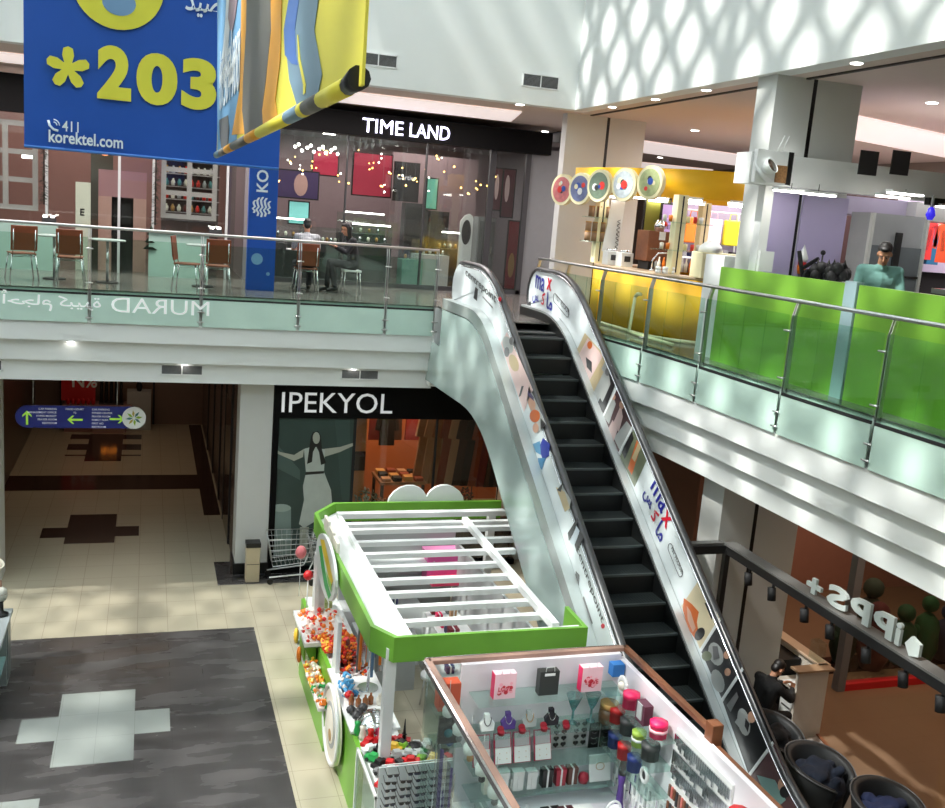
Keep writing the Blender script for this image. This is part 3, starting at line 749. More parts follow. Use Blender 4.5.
# counters
MB().box(2.44, 2.5, 10.25, 15.0, 0, .96).build('counter_front', GREEN, k1)
MB().box(2.5, 3.0, 10.3, 15.0, 0, .98).build('counter', WG, k1)
MB().box(2.42, 3.04, 10.7, 12.4, .98, 1.01).build('counter_top', WG, k1)
MB().box(4.3, 4.85, 10.4, 14.6, 0, .95).build('counter', WG, k1)
MB().box(3.0, 4.3, 14.3, 14.8, 0, 1.0).build('counter', WG, k1)
MB().box(3.1, 4.0, 13.5, 14.1, .0, .9).build('counter', LGREY, k1)
MB().box(2.72, 4.0, 9.95, 10.3, 0, .7).build('counter', WG, k1)
MB().box(3.7, 4.3, 11.2, 12.0, 1.3, 1.33).build('inner_shelf', LGREY, k1)
# glass showcase at the near corner
mb = MB(); mb.box(2.42, 2.432, 9.3, 10.3, .1, 1.0); mb.box(2.42, 2.8, 9.3, 9.312, .1, 1.0); mb.build('showcase_glass', CASEG, k1)
mb = MB()
for x, y in ((2.41, 9.28), (2.41, 10.28)): mb.box(x, x+.03, y, y+.03, 0, 1.03)
mb.box(2.41, 2.44, 9.28, 10.3, 1.0, 1.03); mb.box(2.41, 2.9, 9.28, 10.3, 0, .1); mb.build('showcase_frame', WG, k1)
MB().box(2.44, 2.9, 9.35, 10.28, .55, .562).build('showcase_shelf', CASEG, k1)
MB().box(2.46, 3.9, 9.32, 9.34, .3, .95).build('showcase_glass', CASEG, k1)

# round sign on the side of the counter
t = thing('round_sign', 'large round white sign leaning on the side of the green kiosk counter', 'sign', (2.3, 11.6, .1))
mb = MB(); mb.disc((2.40, 11.6, .62), .52, (-1, 0, 0), .05, 36); mb.build('disc', OFFW, t)
mb = MB(); c = Vector((2.35, 11.6, .62)); mb.tube([c+Vector((0, .5*math.cos(a), .5*math.sin(a))) for a in [2*PI*k/36 for k in range(36)]], .03, 8, closed=True); mb.build('rim', WG, t)
mb = MB(); mb.disc((2.35, 11.6, .62), .3, (-1, 0, 0), .006, 28, 0); mb.build('printed_ring', LGREY, t)
mb = MB(); mb.disc((2.342, 11.6, .62), .24, (-1, 0, 0), .006, 28, 0); mb.disc((2.335, 11.55, .5), .08, (-1, 0, 0), .006, 12, 1); mb.build('printed_centre', [OFFW, GOLD], t)

# oval sign with green and yellow leaves hanging off the roof edge
t = thing('oval_sign', 'oval sign with a green and yellow leaf swirl hung outside the kiosk roof edge', 'sign', (2.4, 12.75, 2.0))
X = 2.40
def cv(y, z): return Vector((X, y, z))
mb = MB(); mb.prism([cv(12.85+.78*math.cos(a), 2.32+.40*math.sin(a)) for a in [2*PI*k/28 for k in range(28)]], (.04, 0, 0)); mb.build('sign_board', WG, t)
def swirl(mt, pts, k): 
    mb = MB(); mb.prism([cv(y, z)-Vector((.003*k, 0, 0)) for y, z in pts], (-.002, 0, 0)); mb.build('leaf_print', mt, t)
swirl(mat('leaf_green', (40, 180, 90), .4), [(13.4, 2.42), (13.1, 2.2), (12.8, 2.05), (12.45, 2.0), (12.3, 2.12), (12.6, 2.18), (12.9, 2.32), (13.2, 2.5)], 1)
swirl(mat('leaf_yellow', (240, 205, 50), .4), [(13.3, 2.56), (13.0, 2.45), (12.6, 2.32), (12.3, 2.24), (12.2, 2.36), (12.6, 2.52), (13.0, 2.65)], 2)
swirl(mat('leaf_light', (150, 215, 90), .4), [(12.7, 2.3), (12.5, 2.2), (12.25, 2.18), (12.3, 2.28)], 3)
t = thing('price_board', 'white stepped price boards standing behind the oval leaf sign', 'sign', (2.6, 13.1, 2.6))
for k, (y, z) in enumerate(((13.5, 2.6), (13.1, 2.6), (12.75, 2.6))): MB().box(2.5, 2.54, y-.16, y+.16, z-.02, z+.2-.03*k).build('board', OFFW, t)

# heart-shaped white sign at the back of the roof
t = thing('heart_sign', 'white heart shaped board standing at the back edge of the green kiosk roof', 'sign', (4.4, 14.98, 2.3))
P = []
n = 40
for k in range(n):
    a = 2*PI*k/n; hx = 16*math.sin(a)**3; hz = 13*math.cos(a)-4.2*math.cos(2*a)-2*math.cos(3*a)-math.cos(4*a)
    P.append((4.42+hx*.041, 14.96, 2.42+hz*.037))
mb = MB(); mb.prism(P, (0, .06, 0)); mb.build('board', WG, t, bevel=.006)
MB().box(4.35, 4.5, 14.92, 14.96, 1.9, 2.5).build('bracket', LGREY, t)

# ---- sweets
def heap(name, x0, x1, y0, y1, z, cols, n, label, cat='sweets', sz=.03, hz=.1):
    mb = MB()
    for i in range(n):
        x = random.uniform(x0, x1); y = random.uniform(y0, y1); zz = z+random.uniform(0, hz)*(1-abs(2*(x-x0)/(x1-x0)-1)**2)
        T = Matrix.Translation((x, y, zz)) @ Euler((random.random()*3, random.random()*3, random.random()*3)).to_matrix().to_4x4()
        q = sz*random.uniform(.7, 1.3)
        if i % 2: mb.ball((0, 0, 0), q, 6, i % len(cols), T)
        else: mb.cbox((0, 0, 0), (q*2.2, q*1.4, q*.9), i % len(cols), T)
    mb.box(x0, x1, y0, y1, z-.02, z, 0)
    return mb.build(name, cols, label=label, cat=cat, kind='stuff')
cr = mat('candy_red', (220, 50, 40), .35); cor = mat('candy_orange', (240, 130, 40), .35); cw = mat('candy_white', (245, 235, 228), .35); cy = mat('candy_yellow', (245, 200, 70), .35)
cb = mat('candy_blue', (90, 170, 220), .35); cg = mat('candy_green', (40, 160, 80), .35); cdk = mat('candy_brown', (110, 50, 45), .35)
heap('sweets_heap', 2.26, 2.9, 13.2, 14.3, 1.05, [cw, cr, cw, cor], 170, 'heap of wrapped white and red sweets on the kiosk corner tray')
heap('sweets_heap', 2.44, 2.95, 12.75, 13.3, 1.08, [cr, cor, cy], 110, 'heap of orange and red wrapped sweets beside the white ones')
heap('sweets_heap', 2.56, 2.95, 12.1, 12.8, .98, [cr, cdk, cor], 110, 'dark red sweets in a bin beside the green box', hz=.22)
heap('sweets_heap', 2.22, 2.42, 12.5, 13.2, .70, [cy, cor, cw], 90, 'yellow and orange sweets in the low bin beside the green box')
heap('sweets_heap', 2.24, 2.42, 11.9, 12.5, .70, [cw, cor, cg], 80, 'mixed pale sweets with green ones in the lowest kiosk bin')
heap('sweets_heap', 2.5, 2.68, 11.55, 11.95, 1.01, [cb, cw, cb], 80, 'pale blue wrapped sweets at the end of the white counter', hz=.2)
t = thing('sweets_stand', 'stepped white and green sweets stand at the kiosk corner', 'display stand', (2.35, 13.1, 0))
MB().box(2.22, 2.94, 13.15, 14.35, .98, 1.04).build('tray', WG, t)
MB().box(2.34, 2.43, 12.0, 14.3, .0, .62).build('stand_base', GREEN, t)
MB().box(2.24, 2.43, 11.95, 14.35, .62, .68).build('tray', WG, t)
MB().box(2.25, 2.26, 12.0, 14.3, .68, .9).build('glass_front', CASEG, t)
MB().box(2.24, 2.42, 13.3, 13.7, .7, 1.02).build('green_box', GREEN, t)
for y in (14.2, 12.35): MB().box(2.5, 2.56, y-.12, y+.12, 1.0, 1.75 if y < 13 else 2.0).build('upright_board', WG, t)
for i, (y, zz, lb) in enumerate(((13.95, .80, 'yellow snack packet clipped to the outer edge of the sweets stand'), (13.6, .66, 'orange snack packet clipped low on the sweets stand'))):
    mb = MB(); mb.ball((2.22, y, zz), (.04, .09, .13), 8); mb.build('snack_packet', [cy, cor][i], t)
t = thing('toy_figure', 'small red and pink toy on a stick above the sweets tray', 'toy', (2.45, 14.5, 1.0))
MB().cyl((2.45, 14.5, 1.0), (2.45, 14.5, 1.5), .01, 6).build('stick', WG, t); MB().ball((2.45, 14.5, 1.55), .08, 8).build('head', RED, t)
t = thing('balloon', 'pink balloon beside the oval leaf sign', 'balloon', (2.4, 15.0, 1.6)); MB().ball((2.4, 15.0, 1.75), (.09, .09, .11), 12).build('balloon_skin', mat('balloon_pink', (235, 130, 135), .3), t); MB().cyl((2.4, 15, 1.0), (2.4, 15, 1.64), .005, 5).build('string', WG, t)

# hanging silver chains and keyrings on a rack
t = thing('jewellery_rack', 'tall rack hung with silver chains beside the white upright board', 'display rack', (2.85, 11.75, 1.0))
MB().cyl((2.85, 11.75, 1.0), (2.85, 11.75, 2.1), .02, 8).build('pole', CHROME, t)
MB().cyl((2.85, 11.75, 1.0), (2.85, 11.75, 1.03), .14, 16).build('base', CHROME, t)
for k in range(16):
    a = 2*PI*k/16; mt = [CHROME, LGREY, mat('steel_blue', (90, 125, 160), .4), GREY, cor][k % 5]
    MB().bar((2.85+.15*math.cos(a), 11.75+.15*math.sin(a), 2.05-.03*(k % 3)), (2.85+.16*math.cos(a), 11.75+.16*math.sin(a), 1.25+.07*(k % 4)), .035, .02).build('hanging_chain', mt, t)
mb = MB(); mb.tube([(2.85+.15*math.cos(2*PI*k/16), 11.75+.15*math.sin(2*PI*k/16), 2.06) for k in range(16)], .008, 6, closed=True); mb.build('hoop', CHROME, t)
for i, (x, y) in enumerate(((2.55, 11.35), (2.63, 11.3), (2.72, 11.3), (2.8, 11.34), (2.9, 11.3), (2.96, 11.38))):
    mb = MB(); mb.lathe([(.035, 0), (.037, .09), (.015, .12), (.015, .15)], (x, y, 1.01), 10)
    mb.build('perfume_bottle', mat('amber_bottle', (150, 95, 60), .2) if i < 4 else OFFW, label='small amber bottle in the row below the silver chains' if i < 4 else 'small white capped bottle beside the amber bottles', cat='bottle', group='bottles on the kiosk counter')
def rose(x, y, z, mt, lb):
    mb = MB()
    mb.ball((x, y, z+.07), (.05, .05, .05), 8)
    for k in range(5): mb.ball((x+.03*math.cos(k*1.26), y+.03*math.sin(k*1.26), z+.06), (.035, .035, .04), 6)
    mb.cyl((x, y, z), (x, y, z+.05), .01, 6); mb.build('artificial_rose', mt, label=lb, cat='ornament')
rose(2.55, 11.5, 1.01, RED, 'red artificial rose at the counter end beside the blue sweets')
for i, (x, y) in enumerate(((2.5, 11.12), (2.58, 11.05), (2.66, 11.15), (2.54, 10.98))): rose(x, y, 1.01, DARK, ['dark grey artificial rose nearest the red rose', 'dark grey artificial rose in the middle of the cluster', 'dark grey artificial rose beside the amber bottles', 'dark grey artificial rose nearest the silver dome'][i])
t = thing('serving_dome', 'polished silver dome on the white counter of the green kiosk', 'dome', (2.72, 10.75, 1.01))
MB().lathe([(.24, 0), (.24, .02), (.2, .1), (.13, .17), (.04, .2), (.0, .2)], (2.72, 10.78, 1.01), 24).build('dome', CHROME, t); MB().ball((2.72, 10.78, 1.23), .025, 8).build('knob', CHROME, t)
for i, (x, y, mt, lb) in enumerate(((2.52, 10.5, OFFW, 'white cup figurine before the silver dome'), (2.6, 10.42, cr, 'pink and white figurine before the silver dome'), (2.48, 10.62, cg, 'green jar beside the silver dome'), (2.72, 10.42, PINK, 'pink candle before the silver dome'))):
    mb = MB(); mb.lathe([(.035, 0), (.045, .06), (.03, .13), (.04, .17), (.0, .19)], (x, y, 1.01), 10); mb.build('figurine', mt, label=lb, cat='figurine')
# toy cars heaped on the counters
def toy_car(x, y, z, rz, mt, lb, s=1.0, grp='toy cars heaped on the kiosk counters'):
    t = thing('toy_car', lb, 'toy car', (x, y, z), grp, rz)
    mb = MB(); mb.box(-.09*s, .09*s, -.04*s, .04*s, .015*s, .05*s); 
    mb.prism([(-.05*s, -.034*s, .05*s), (.05*s, -.034*s, .05*s), (.03*s, -.034*s, .08*s), (-.035*s, -.034*s, .08*s)], (0, .068*s, 0))
    q = mb.build('car_body', mt, None, loc=(0, 0, 0)); q.parent = t
    mb = MB()
    for a in (-.055, .055):
        for b in (-.042, .042): mb.cyl((a*s, (b-.008)*s, .02*s), (a*s, (b+.008)*s, .02*s), .02*s, 10)
    q = mb.build('wheels', BLACK, None, loc=(0, 0, 0)); q.parent = t
cols = [(RED, 'red'), (WG, 'white'), (BLACK, 'black'), (cy, 'yellow'), (cg, 'green'), (mat('toy_bright_green', (140, 200, 60), .35), 'lime'), (mat('toy_blue', (40, 80, 170), .35), 'blue'), (GREY, 'silver')]
random.seed(11)
seq = [0, 0, 0, 0, 1, 2, 3, 5, 4, 0, 1, 1, 2, 0, 2, 0, 7, 1, 2, 0, 0, 4, 2, 1]
for i in range(24):
    r_, c_ = divmod(i, 4); mt, nm = cols[seq[i]]
    toy_car(2.56+.13*c_+random.uniform(-.02, .02), 10.33-.0*r_-.165*r_ + .0, (1.02 if r_ < 6 else .9)+random.uniform(0, .03), random.uniform(-.8, .8), mt, f'{nm} toy car in the heap behind the glass showcase', 1.15)
seq = [2, 1, 1, 2, 6, 2, 2, 1, 2, 2, 7, 1, 2, 5, 3, 0, 7, 2, 1, 0, 5, 7, 2, 7, 1, 2]
for i in range(26):
    r_, c_ = divmod(i, 6); mt, nm = cols[seq[i]]
    toy_car(2.95+.15*c_+random.uniform(-.03, .03), 10.2-.15*r_, 1.0-.02*r_+random.uniform(0, .05), random.uniform(-1.2, 1.2), mt, f'{nm} toy car in the heap behind the sunglasses rack', 1.2)
MB().box(2.48, 3.05, 9.36, 10.4, .93, 1.015).build('counter_top', WG, k1); MB().box(2.85, 3.95, 9.45, 10.3, .86, .95).build('counter_top', WG, k1)
t = thing('toy_figure', 'blue capped toy figure standing at the right end of the toy car heap', 'toy', (3.72, 10.05, .95))
MB().lathe([(.05, 0), (.04, .12), (.05, .2), (.03, .24)], (3.72, 10.05, .95), 10).build('toy_body', BLACK, t); MB().ball((3.72, 10.05, 1.26), (.06, .06, .07), 10).build('head', mat('toy_blue', (40, 80, 170)), t)
t = thing('toy_tower', 'thin black toy tower behind the toy car heap beside the white post', 'toy', (2.98, 10.3, .95))
MB().lathe([(.06, 0), (.04, .1), (.02, .2), (.004, .4)], (2.98, 10.3, .95), 4).build('tower_legs', BLACK, t); MB().box(2.955, 3.005, 10.275, 10.325, 1.15, 1.16).build('platform', BLACK, t)
t = thing('black_helmet', 'black round toy helmet behind the toy cars beside the white post', 'helmet', (3.08, 10.15, 1.0)); MB().lathe([(.1, .02), (.11, .06), (.08, .12), (0, .15)], (3.08, 10.15, .98), 14).build('shell', BLACK, t); MB().lathe([(.13, 0), (.13, .012)], (3.08, 10.12, .98), 14).build('brim', BLACK, t)
# sunglasses rack in front
t = thing('sunglasses_rack', 'white wire rack of sunglasses at the near corner of the green kiosk', 'display rack', (2.95, 9.2, 0))
for x in (2.5, 2.72, 2.94, 3.16, 3.38): MB().bar((x, 9.1, .3), (x, 9.18, 1.45), .012, .012).build('upright', WG, t)
MB().box(2.42, 3.45, 9.22, 9.24, .3, 1.42).build('back_panel', mat('rack_panel', (222, 230, 232), .3), t)
MB().box(2.4, 3.47, 8.95, 9.24, .0, .32).build('rack_base', WG, t)
for z in (1.46,): MB().bar((2.44, 9.2, z), (3.43, 9.2, z), .012).build('top_rail', WG, t)
def sunglasses(x, y, z, lens, lb, grp, mk=[None]):
    t = thing('sunglasses', lb, 'sunglasses', (x, y, z), grp)
    mb = MB()
    for s_ in (-1, 1): mb.prism([(s_*.033+.028*math.cos(a), -.002, .018*math.sin(a)) for a in [2*PI*k/10 for k in range(10)]], (0, .004, 0))
    q = mb.build('lens', lens, None, loc=(0, 0, 0)); q.parent = t
    mb = MB(); mb.bar((-.068, 0, .014), (.068, 0, .014), .006, .008)
    for s_ in (-1, 1): mb.bar((s_*.066, 0, .012), (s_*.07, .11, .03), .005, .006)
    q = mb.build('frame', mat('sunglass_frame', (30, 30, 34), .25), None, loc=(0, 0, 0)); q.parent = t
    return t
LENS = [mat('lens_dark', (24, 24, 28), .08), mat('lens_brown', (70, 44, 40), .08), mat('lens_smoke', (60, 64, 80), .08)]
G = 'sunglasses on the white rack'
protos = [sunglasses(2.54, 9.08, 1.40, LENS[0], 'pair of dark sunglasses hanging on the white rack', G), sunglasses(2.76, 9.08, 1.40, LENS[2], 'pair of blue-grey sunglasses hanging on the white rack', G), sunglasses(3.2, 9.08, 1.40, LENS[1], 'pair of brown sunglasses hanging on the white rack', G)]
for r_ in range(9):
    for c_ in range(6):
        if r_ == 0 and c_ in (0, 1, 4): continue
        clone(protos[[0, 2 if 0 else 0, 1, 0, 2, 0][c_] if (r_+c_) % 4 else 1], loc=(2.52+.165*c_, 9.08, 1.40-.085*r_), rz=random.uniform(-.1, .1))

# inside the green kiosk, seen between the roof slats
def goods(x, y, z, w_, d_, h_, mt, name, lb, cat, grp=None, rz=0):
    mb = MB(); mb.box(-w_/2, w_/2, -d_/2, d_/2, 0, h_)
    if name == 'gift_box':
        mb.box(-w_/2-.004, w_/2+.004, -d_/2-.004, d_/2+.004, h_*.72, h_+.004, 0); mb.box(-.01, .01, -d_/2-.006, d_/2+.006, 0, h_+.006, 1)
    if name == 'paper_bag':
        mb = MB(); mb.prism([(-w_/2, -d_/2, 0), (w_/2, -d_/2, 0), (w_/2*1.0, -.01, h_), (-w_/2*1.0, -.01, h_)], (0, .02, 0)); mb.prism([(-w_/2, d_/2, 0), (w_/2, d_/2, 0), (w_/2, .01, h_), (-w_/2, .01, h_)], (0, -.01, 0)); mb.box(-w_/2, w_/2, -d_/2, d_/2, 0, .01)
    o = mb.build(name, [mt, WG], loc=(0, 0, 0), label=lb, cat=cat, group=grp); o.location = (x, y, z); o.rotation_euler = (0, 0, rz); return o
t = thing('pink_display_case', 'pink display case with white lettering on the back shelf of the green kiosk', 'display case', (4.65, 14.5, 1.37))
PK = mat('case_pink', (236, 96, 170), .35); MB().box(4.35, 4.95, 14.42, 14.7, 1.37, 1.85).build('case_body', PK, t); MB().box(4.33, 4.97, 14.4, 14.72, 1.85, 1.89).build('case_top', mat('case_pink_light', (246, 150, 200), .35), t)
lettering('love', (4.45, 14.41, 1.6), (1, 0, 0), (0, 0, 1), height=.14).build('white_lettering', WG, t)
MB().box(4.4, 4.9, 14.25, 14.42, 1.37, 1.5).build('drawer', mat('case_rose', (235, 70, 110), .35), t)
random.seed(5)
pal = [(WG, 'white'), (DARK, 'dark'), (mat('box_maroon', (120, 35, 45)), 'maroon'), (mat('box_mustard', (200, 160, 60)), 'mustard'), (NAVY, 'navy'), (PINK, 'pink'), (GREY, 'grey'), (mat('box_tan', (190, 150, 110)), 'tan'), (BLACK, 'black'), (mat('box_olive', (140, 150, 90)), 'olive')]
zones = [('on the right-hand inner counter', 4.34, 4.8, 10.5, 14.3, .95), ('on the back inner counter', 3.1, 4.2, 14.35, 14.75, 1.0), ('on the middle inner table', 3.15, 3.95, 13.55, 14.05, .9), ('on the inner shelf', 3.72, 4.27, 11.25, 11.95, 1.33), ('on the left inner counter edge', 2.62, 2.95, 12.5, 14.9, 1.0)]
for lbl, x0, x1, y0, y1, z in zones:
    nx = max(1, int((x1-x0)/.19)); ny = max(1, int((y1-y0)/.24))
    for i in range(nx):
        for j in range(ny):
            if random.random() < .2 or ('left inner' in lbl and y0+(j+.5)*(y1-y0)/ny < 14.35): continue
            mt, nm = random.choice(pal)
            goods(x0+(i+.5)*(x1-x0)/nx, y0+(j+.5)*(y1-y0)/ny, z, random.uniform(.08, .15), random.uniform(.1, .18), random.uniform(.05, .2), mt, 'gift_box', f'{nm} gift box {lbl} of the green kiosk', 'gift box', 'gift boxes inside the green kiosk')
MB().box(3.0, 4.9, 14.75, 14.82, 0, 2.3).build('back_panel', LGREY, k1)
for z in (1.35, 1.7): MB().box(3.05, 5.05, 14.4, 14.74, z, z+.02).build('back_shelf', WG, k1)
MB().box(4.86, 4.9, 10.3, 14.6, .95, 2.0).build('side_panel', LGREY, k1)
t = thing('stool', 'white stool on the floor inside the green kiosk', 'stool', (3.6, 14.2, 0)) if 0 else thing('stool', 'white stool at the back of the green kiosk', 'stool', (4.15, 12.9, 0)); MB().cyl((4.1, 12.9, .5), (4.1, 12.9, .55), .18, 18).build('seat', WG, t)
for k in range(4): a = PI/4+k*PI/2; MB().cyl((4.1+.12*math.cos(a), 12.9+.12*math.sin(a), .5), (4.1+.18*math.cos(a), 12.9+.18*math.sin(a), 0), .014, 6).build('leg', CHROME, t)
t = thing('glass_vase', 'tall clear acrylic stand with shiny trinkets inside the kiosk', 'display stand', (3.95, 10.9, .0)); MB().lathe([(.12, 0), (.1, .6), (.14, 1.3), (.1, 1.32)], (3.95, 10.9, 0), 12).build('acrylic', CASEG, t); MB().ball((3.95, 10.9, 1.2), .09, 10).build('trinket', CHROME, t)
t = thing('folding_ladder', 'pale blue folded metal frame lying inside the green kiosk', 'frame', (4.05, 11.6, 1.36))
for q in (0, .14): MB().bar((4.0+q, 12.3, 1.42), (4.4+q, 11.3, 1.42), .03, .03).build('rail', mat('pale_blue', (150, 175, 205), .4), t)
for k in range(4): MB().bar((4.05+.1*k, 12.15-.25*k, 1.42), (4.2+.1*k, 12.15-.25*k, 1.42), .02, .02).build('rung', mat('pale_blue'), t)

# ================================================================ JEWELLERY KIOSK (near)
k2 = thing('jewellery_kiosk', 'white jewellery kiosk with brown top rails and glass sides', 'kiosk', (4.0, 7.5, 0))
WP = mat('kiosk_white', (232, 228, 234), .3, var=.02)
MB().box(3.2, 5.06, 9.06, 9.12, .0, 2.62).build('back_wall', WP, k2)
MB().box(5.06, 5.12, 4.4, 9.12, .0, 2.56).build('side_wall', WP, k2)
def rail(p, q, nm='top_rail'):
    mb = MB(); mb.bar(p, q, .07, .05); mb.build(nm, RAILW, k2, bevel=.006)
rail((2.85, 9.15, 2.64), (5.17, 9.15, 2.64)); rail((2.85, 9.18, 2.64), (2.85, 4.4, 2.64))
mb = MB(); mb.bar((5.15, 9.18, 2.64), (5.15, 7.35, 2.64), .07, .05); mb.build('top_rail', BROWN, k2, bevel=.006)
MB().box(5.10, 5.22, 7.25, 7.38, 2.3, 2.74).build('corner_post', BROWN, k2, bevel=.008)
mb = MB(); mb.bar((5.17, 7.27, 2.5), (5.17, 4.4, 2.5), .07, .06); mb.build('top_rail', BROWN, k2, bevel=.006)
mb = MB(); mb.box(2.79, 2.82, 4.4, 9.15, 2.6, 2.66); mb.box(2.82, 5.1, 9.19, 9.2, 2.6, 2.665); mb.build('steel_edging', CHROME, k2)
mb = MB(); mb.box(2.82, 2.835, 4.4, 9.1, .95, 2.61); mb.build('side_glass', CASEG, k2)
mb = MB(); mb.box(2.85, 3.2, 9.1, 9.112, .95, 2.61); mb.build('back_glass', CASEG, k2)
MB().box(2.80, 3.2, 4.4, 9.1, 0, .95).build('counter', WP, k2)
MB().box(3.2, 5.06, 8.35, 9.06, 0, 1.02).build('counter', WP, k2); MB().box(4.5, 5.06, 4.4, 8.35, 0, 1.05).build('counter', WP, k2)
SHG = glass('shelf_glass', (236, 246, 243), .15, op=.04, body=(200, 225, 220))
for z in (2.3, 1.92, 1.52, 1.22): MB().box(3.3, 4.98, 8.72, 9.06, z, z+.01).build('glass_shelf', SHG, k2)
for z in (2.28, 1.98, 1.68): MB().box(4.78, 5.06, 7.75, 8.95, z, z+.01).build('glass_shelf', SHG, k2)
# gift bags on the top shelf
def gift_bag(x, y, z, w_, h_, mt, side, lb, pr):
    t = thing('gift_bag', lb, 'gift bag', (x, y, z))
    d = .1
    MB().box(x-w_/2, x+w_/2, y-d/2, y+d/2, z, z+h_).build('bag_body', mt, t)
    if side: MB().box(x-w_/2-.004, x-w_/2, y-d/2, y+d/2, z, z+h_).build('side_gusset', side, t)
    mb = MB(); mb.tube([(x-.05, y-d/2, z+h_), (x-.045, y-d/2, z+h_+.05), (x+.045, y-d/2, z+h_+.05), (x+.05, y-d/2, z+h_)], .004, 6); mb.build('handle', WG, t)
    if pr:
        mb = MB(); random.seed(int(x*100))
        for k in range(16):
            a = random.uniform(-.07, .07); b = random.uniform(.06, .18); mb.disc((x+a, y-d/2-.001*(1+k*.1), z+b), random.uniform(.014, .028), (0, -1, 0), .0012, 10, k % 2)
        mb.build('floral_print', [mat('print_red', (200, 40, 60), .4), mat('print_pink', (245, 170, 185), .4)], t)
        lettering('LOVE', (x-.075, y-d/2-.003, z+.09), (1, 0, 0), (0, 0, 1), height=.05, width=.15, bold=.01).build('print_lettering', mat('print_red'), t)
    else: MB().box(x-.06, x+.06, y-d/2-.002, y-d/2, z+h_-.05, z+h_-.02).build('white_label', WG, t)
gift_bag(3.62, 8.9, 2.31, .24, .28, mat('bag_pink', (244, 200, 210), .4), PINK, 'pink and red heart print gift bag at the glass side end of the shelf', True)
gift_bag(4.12, 8.9, 2.31, .22, .27, mat('bag_black', (38, 42, 40), .4), None, 'plain black gift bag in the middle of the top shelf', False)
gift_bag(4.62, 8.9, 2.31, .24, .28, mat('bag_pink'), PINK, 'pink and red heart print gift bag on the top shelf beside the corner', True)
# necklace busts
def bust(x, y, z, mt, chain, lb):
    t = thing('necklace_bust', lb, 'jewellery bust', (x, y, z))
    T = Matrix.Translation((x, y, z)) @ Matrix.Rotation(-.25, 4, 'X')
    MB().prism([T @ Vector(p) for p in ((-.07, 0, 0), (.07, 0, 0), (.085, 0, .08), (.03, 0, .13), (.03, 0, .18), (-.03, 0, .18), (-.03, 0, .13), (-.085, 0, .08))], (0, .05, 0)).build('bust', mt, t, bevel=.008)
    mb = MB(); mb.tube([T @ Vector((.035*math.cos(a)*1.2, -.006, .15-.09*math.sin(a))) for a in [PI*k/10 for k in range(11)]], .004, 6); mb.build('necklace', chain, t)
silver = CHROME
bust(3.48, 8.88, 1.93, WG, mat('chain_dark', (60, 60, 70), .3, metal=.7), 'white necklace bust at the end of the second shelf')
bust(3.72, 8.88, 1.93, PURP, silver, 'purple necklace bust second along the shelf')
bust(3.96, 8.88, 1.93, LGREY, GOLD, 'pale grey necklace bust third along the shelf')
bust(4.22, 8.88, 1.93, mat('velvet_black', (34, 30, 38), .8), silver, 'black necklace bust beside the teal glass goblets')
for i, x in enumerate((3.60, 3.84, 4.09, 4.35)):
    t = thing('ring_box', ['red ring box beside the white bust', 'red ring box beside the purple bust', 'red ring box beside the pale grey bust', 'red ring box beside the black bust'][i], 'ring box', (x, 8.8, 1.93), 'small red ring boxes')
    MB().lathe([(.035, 0), (.04, .03), (.035, .04)], (x, 8.8, 1.93), 12).build('box_base', mat('deep_red', (150, 20, 40), .4), t); MB().disc((x, 8.83, 1.975), .038, (0, -1, .5), .012, 14).build('box_lid', mat('deep_red'), t)
for i, x in enumerate((4.46, 4.68)):
    t = thing('glass_goblet', ['teal glass goblet beside the black bust', 'teal glass goblet beside the brown round box'][i], 'goblet', (x, 8.9, 1.93))
    TG = glass('teal_glass', (150, 205, 205), .35, op=.25, body=(130, 185, 185))
    MB().lathe([(.05, 0), (.05, .01), (.012, .02), (.012, .14), (.04, .2), (.09, .33), (.085, .33), (.035, .2), (0, .17)], (x, 8.9, 1.93), 18).build('goblet', TG, t)
t = thing('round_box', 'brown round velvet box with a gold band at the corner of the second shelf', 'box', (4.85, 8.86, 1.93)); MB().lathe([(.1, 0), (.11, .08), (.1, .16), (0, .17)], (4.87, 8.86, 1.93), 20).build('box_body', mat('box_brown', (92, 66, 44), .4), t); MB().lathe([(.102, 0), (.102, .06)], (4.87, 8.86, 2.1), 20).build('gold_cuff', GOLD, t)
# earring cards
for i, x in enumerate((3.44, 3.68, 3.90, 4.14)):
    t = thing('earring_card', ['white earring card in a red holder nearest the glass side', 'white earring card in a red holder, second of the row', 'white earring card in a red holder, third of the row', 'white earring card in a red holder beside the heart stickers'][i], 'earring card', (x, 8.8, 1.53), 'earring cards in red holders')
    z = 1.54; T = Matrix.Translation((x, 8.86, z)) @ Matrix.Rotation(-.3, 4, 'X')
    MB().box(-.1, .1, 0, .012, 0, .33, 0, T).build('red_holder', mat('holder_rose', (190, 40, 80), .4), t)
    MB().box(-.085, .085, -.008, -.001, .18, .315, 0, T).build('clear_pocket', mat('pocket_grey', (196, 192, 196), .25), t)
    MB().box(-.09, .09, -.014, -.002, .01, .175, 0, T).build('card', WG, t)
    mb = MB()
    for a, b in ((-.04, .12), (.04, .12), (-.04, .06), (.04, .06)): mb.ball(T @ Vector((a, -.016, b)), .005, 6)
    mb.build('stud_earrings', GOLD, t)
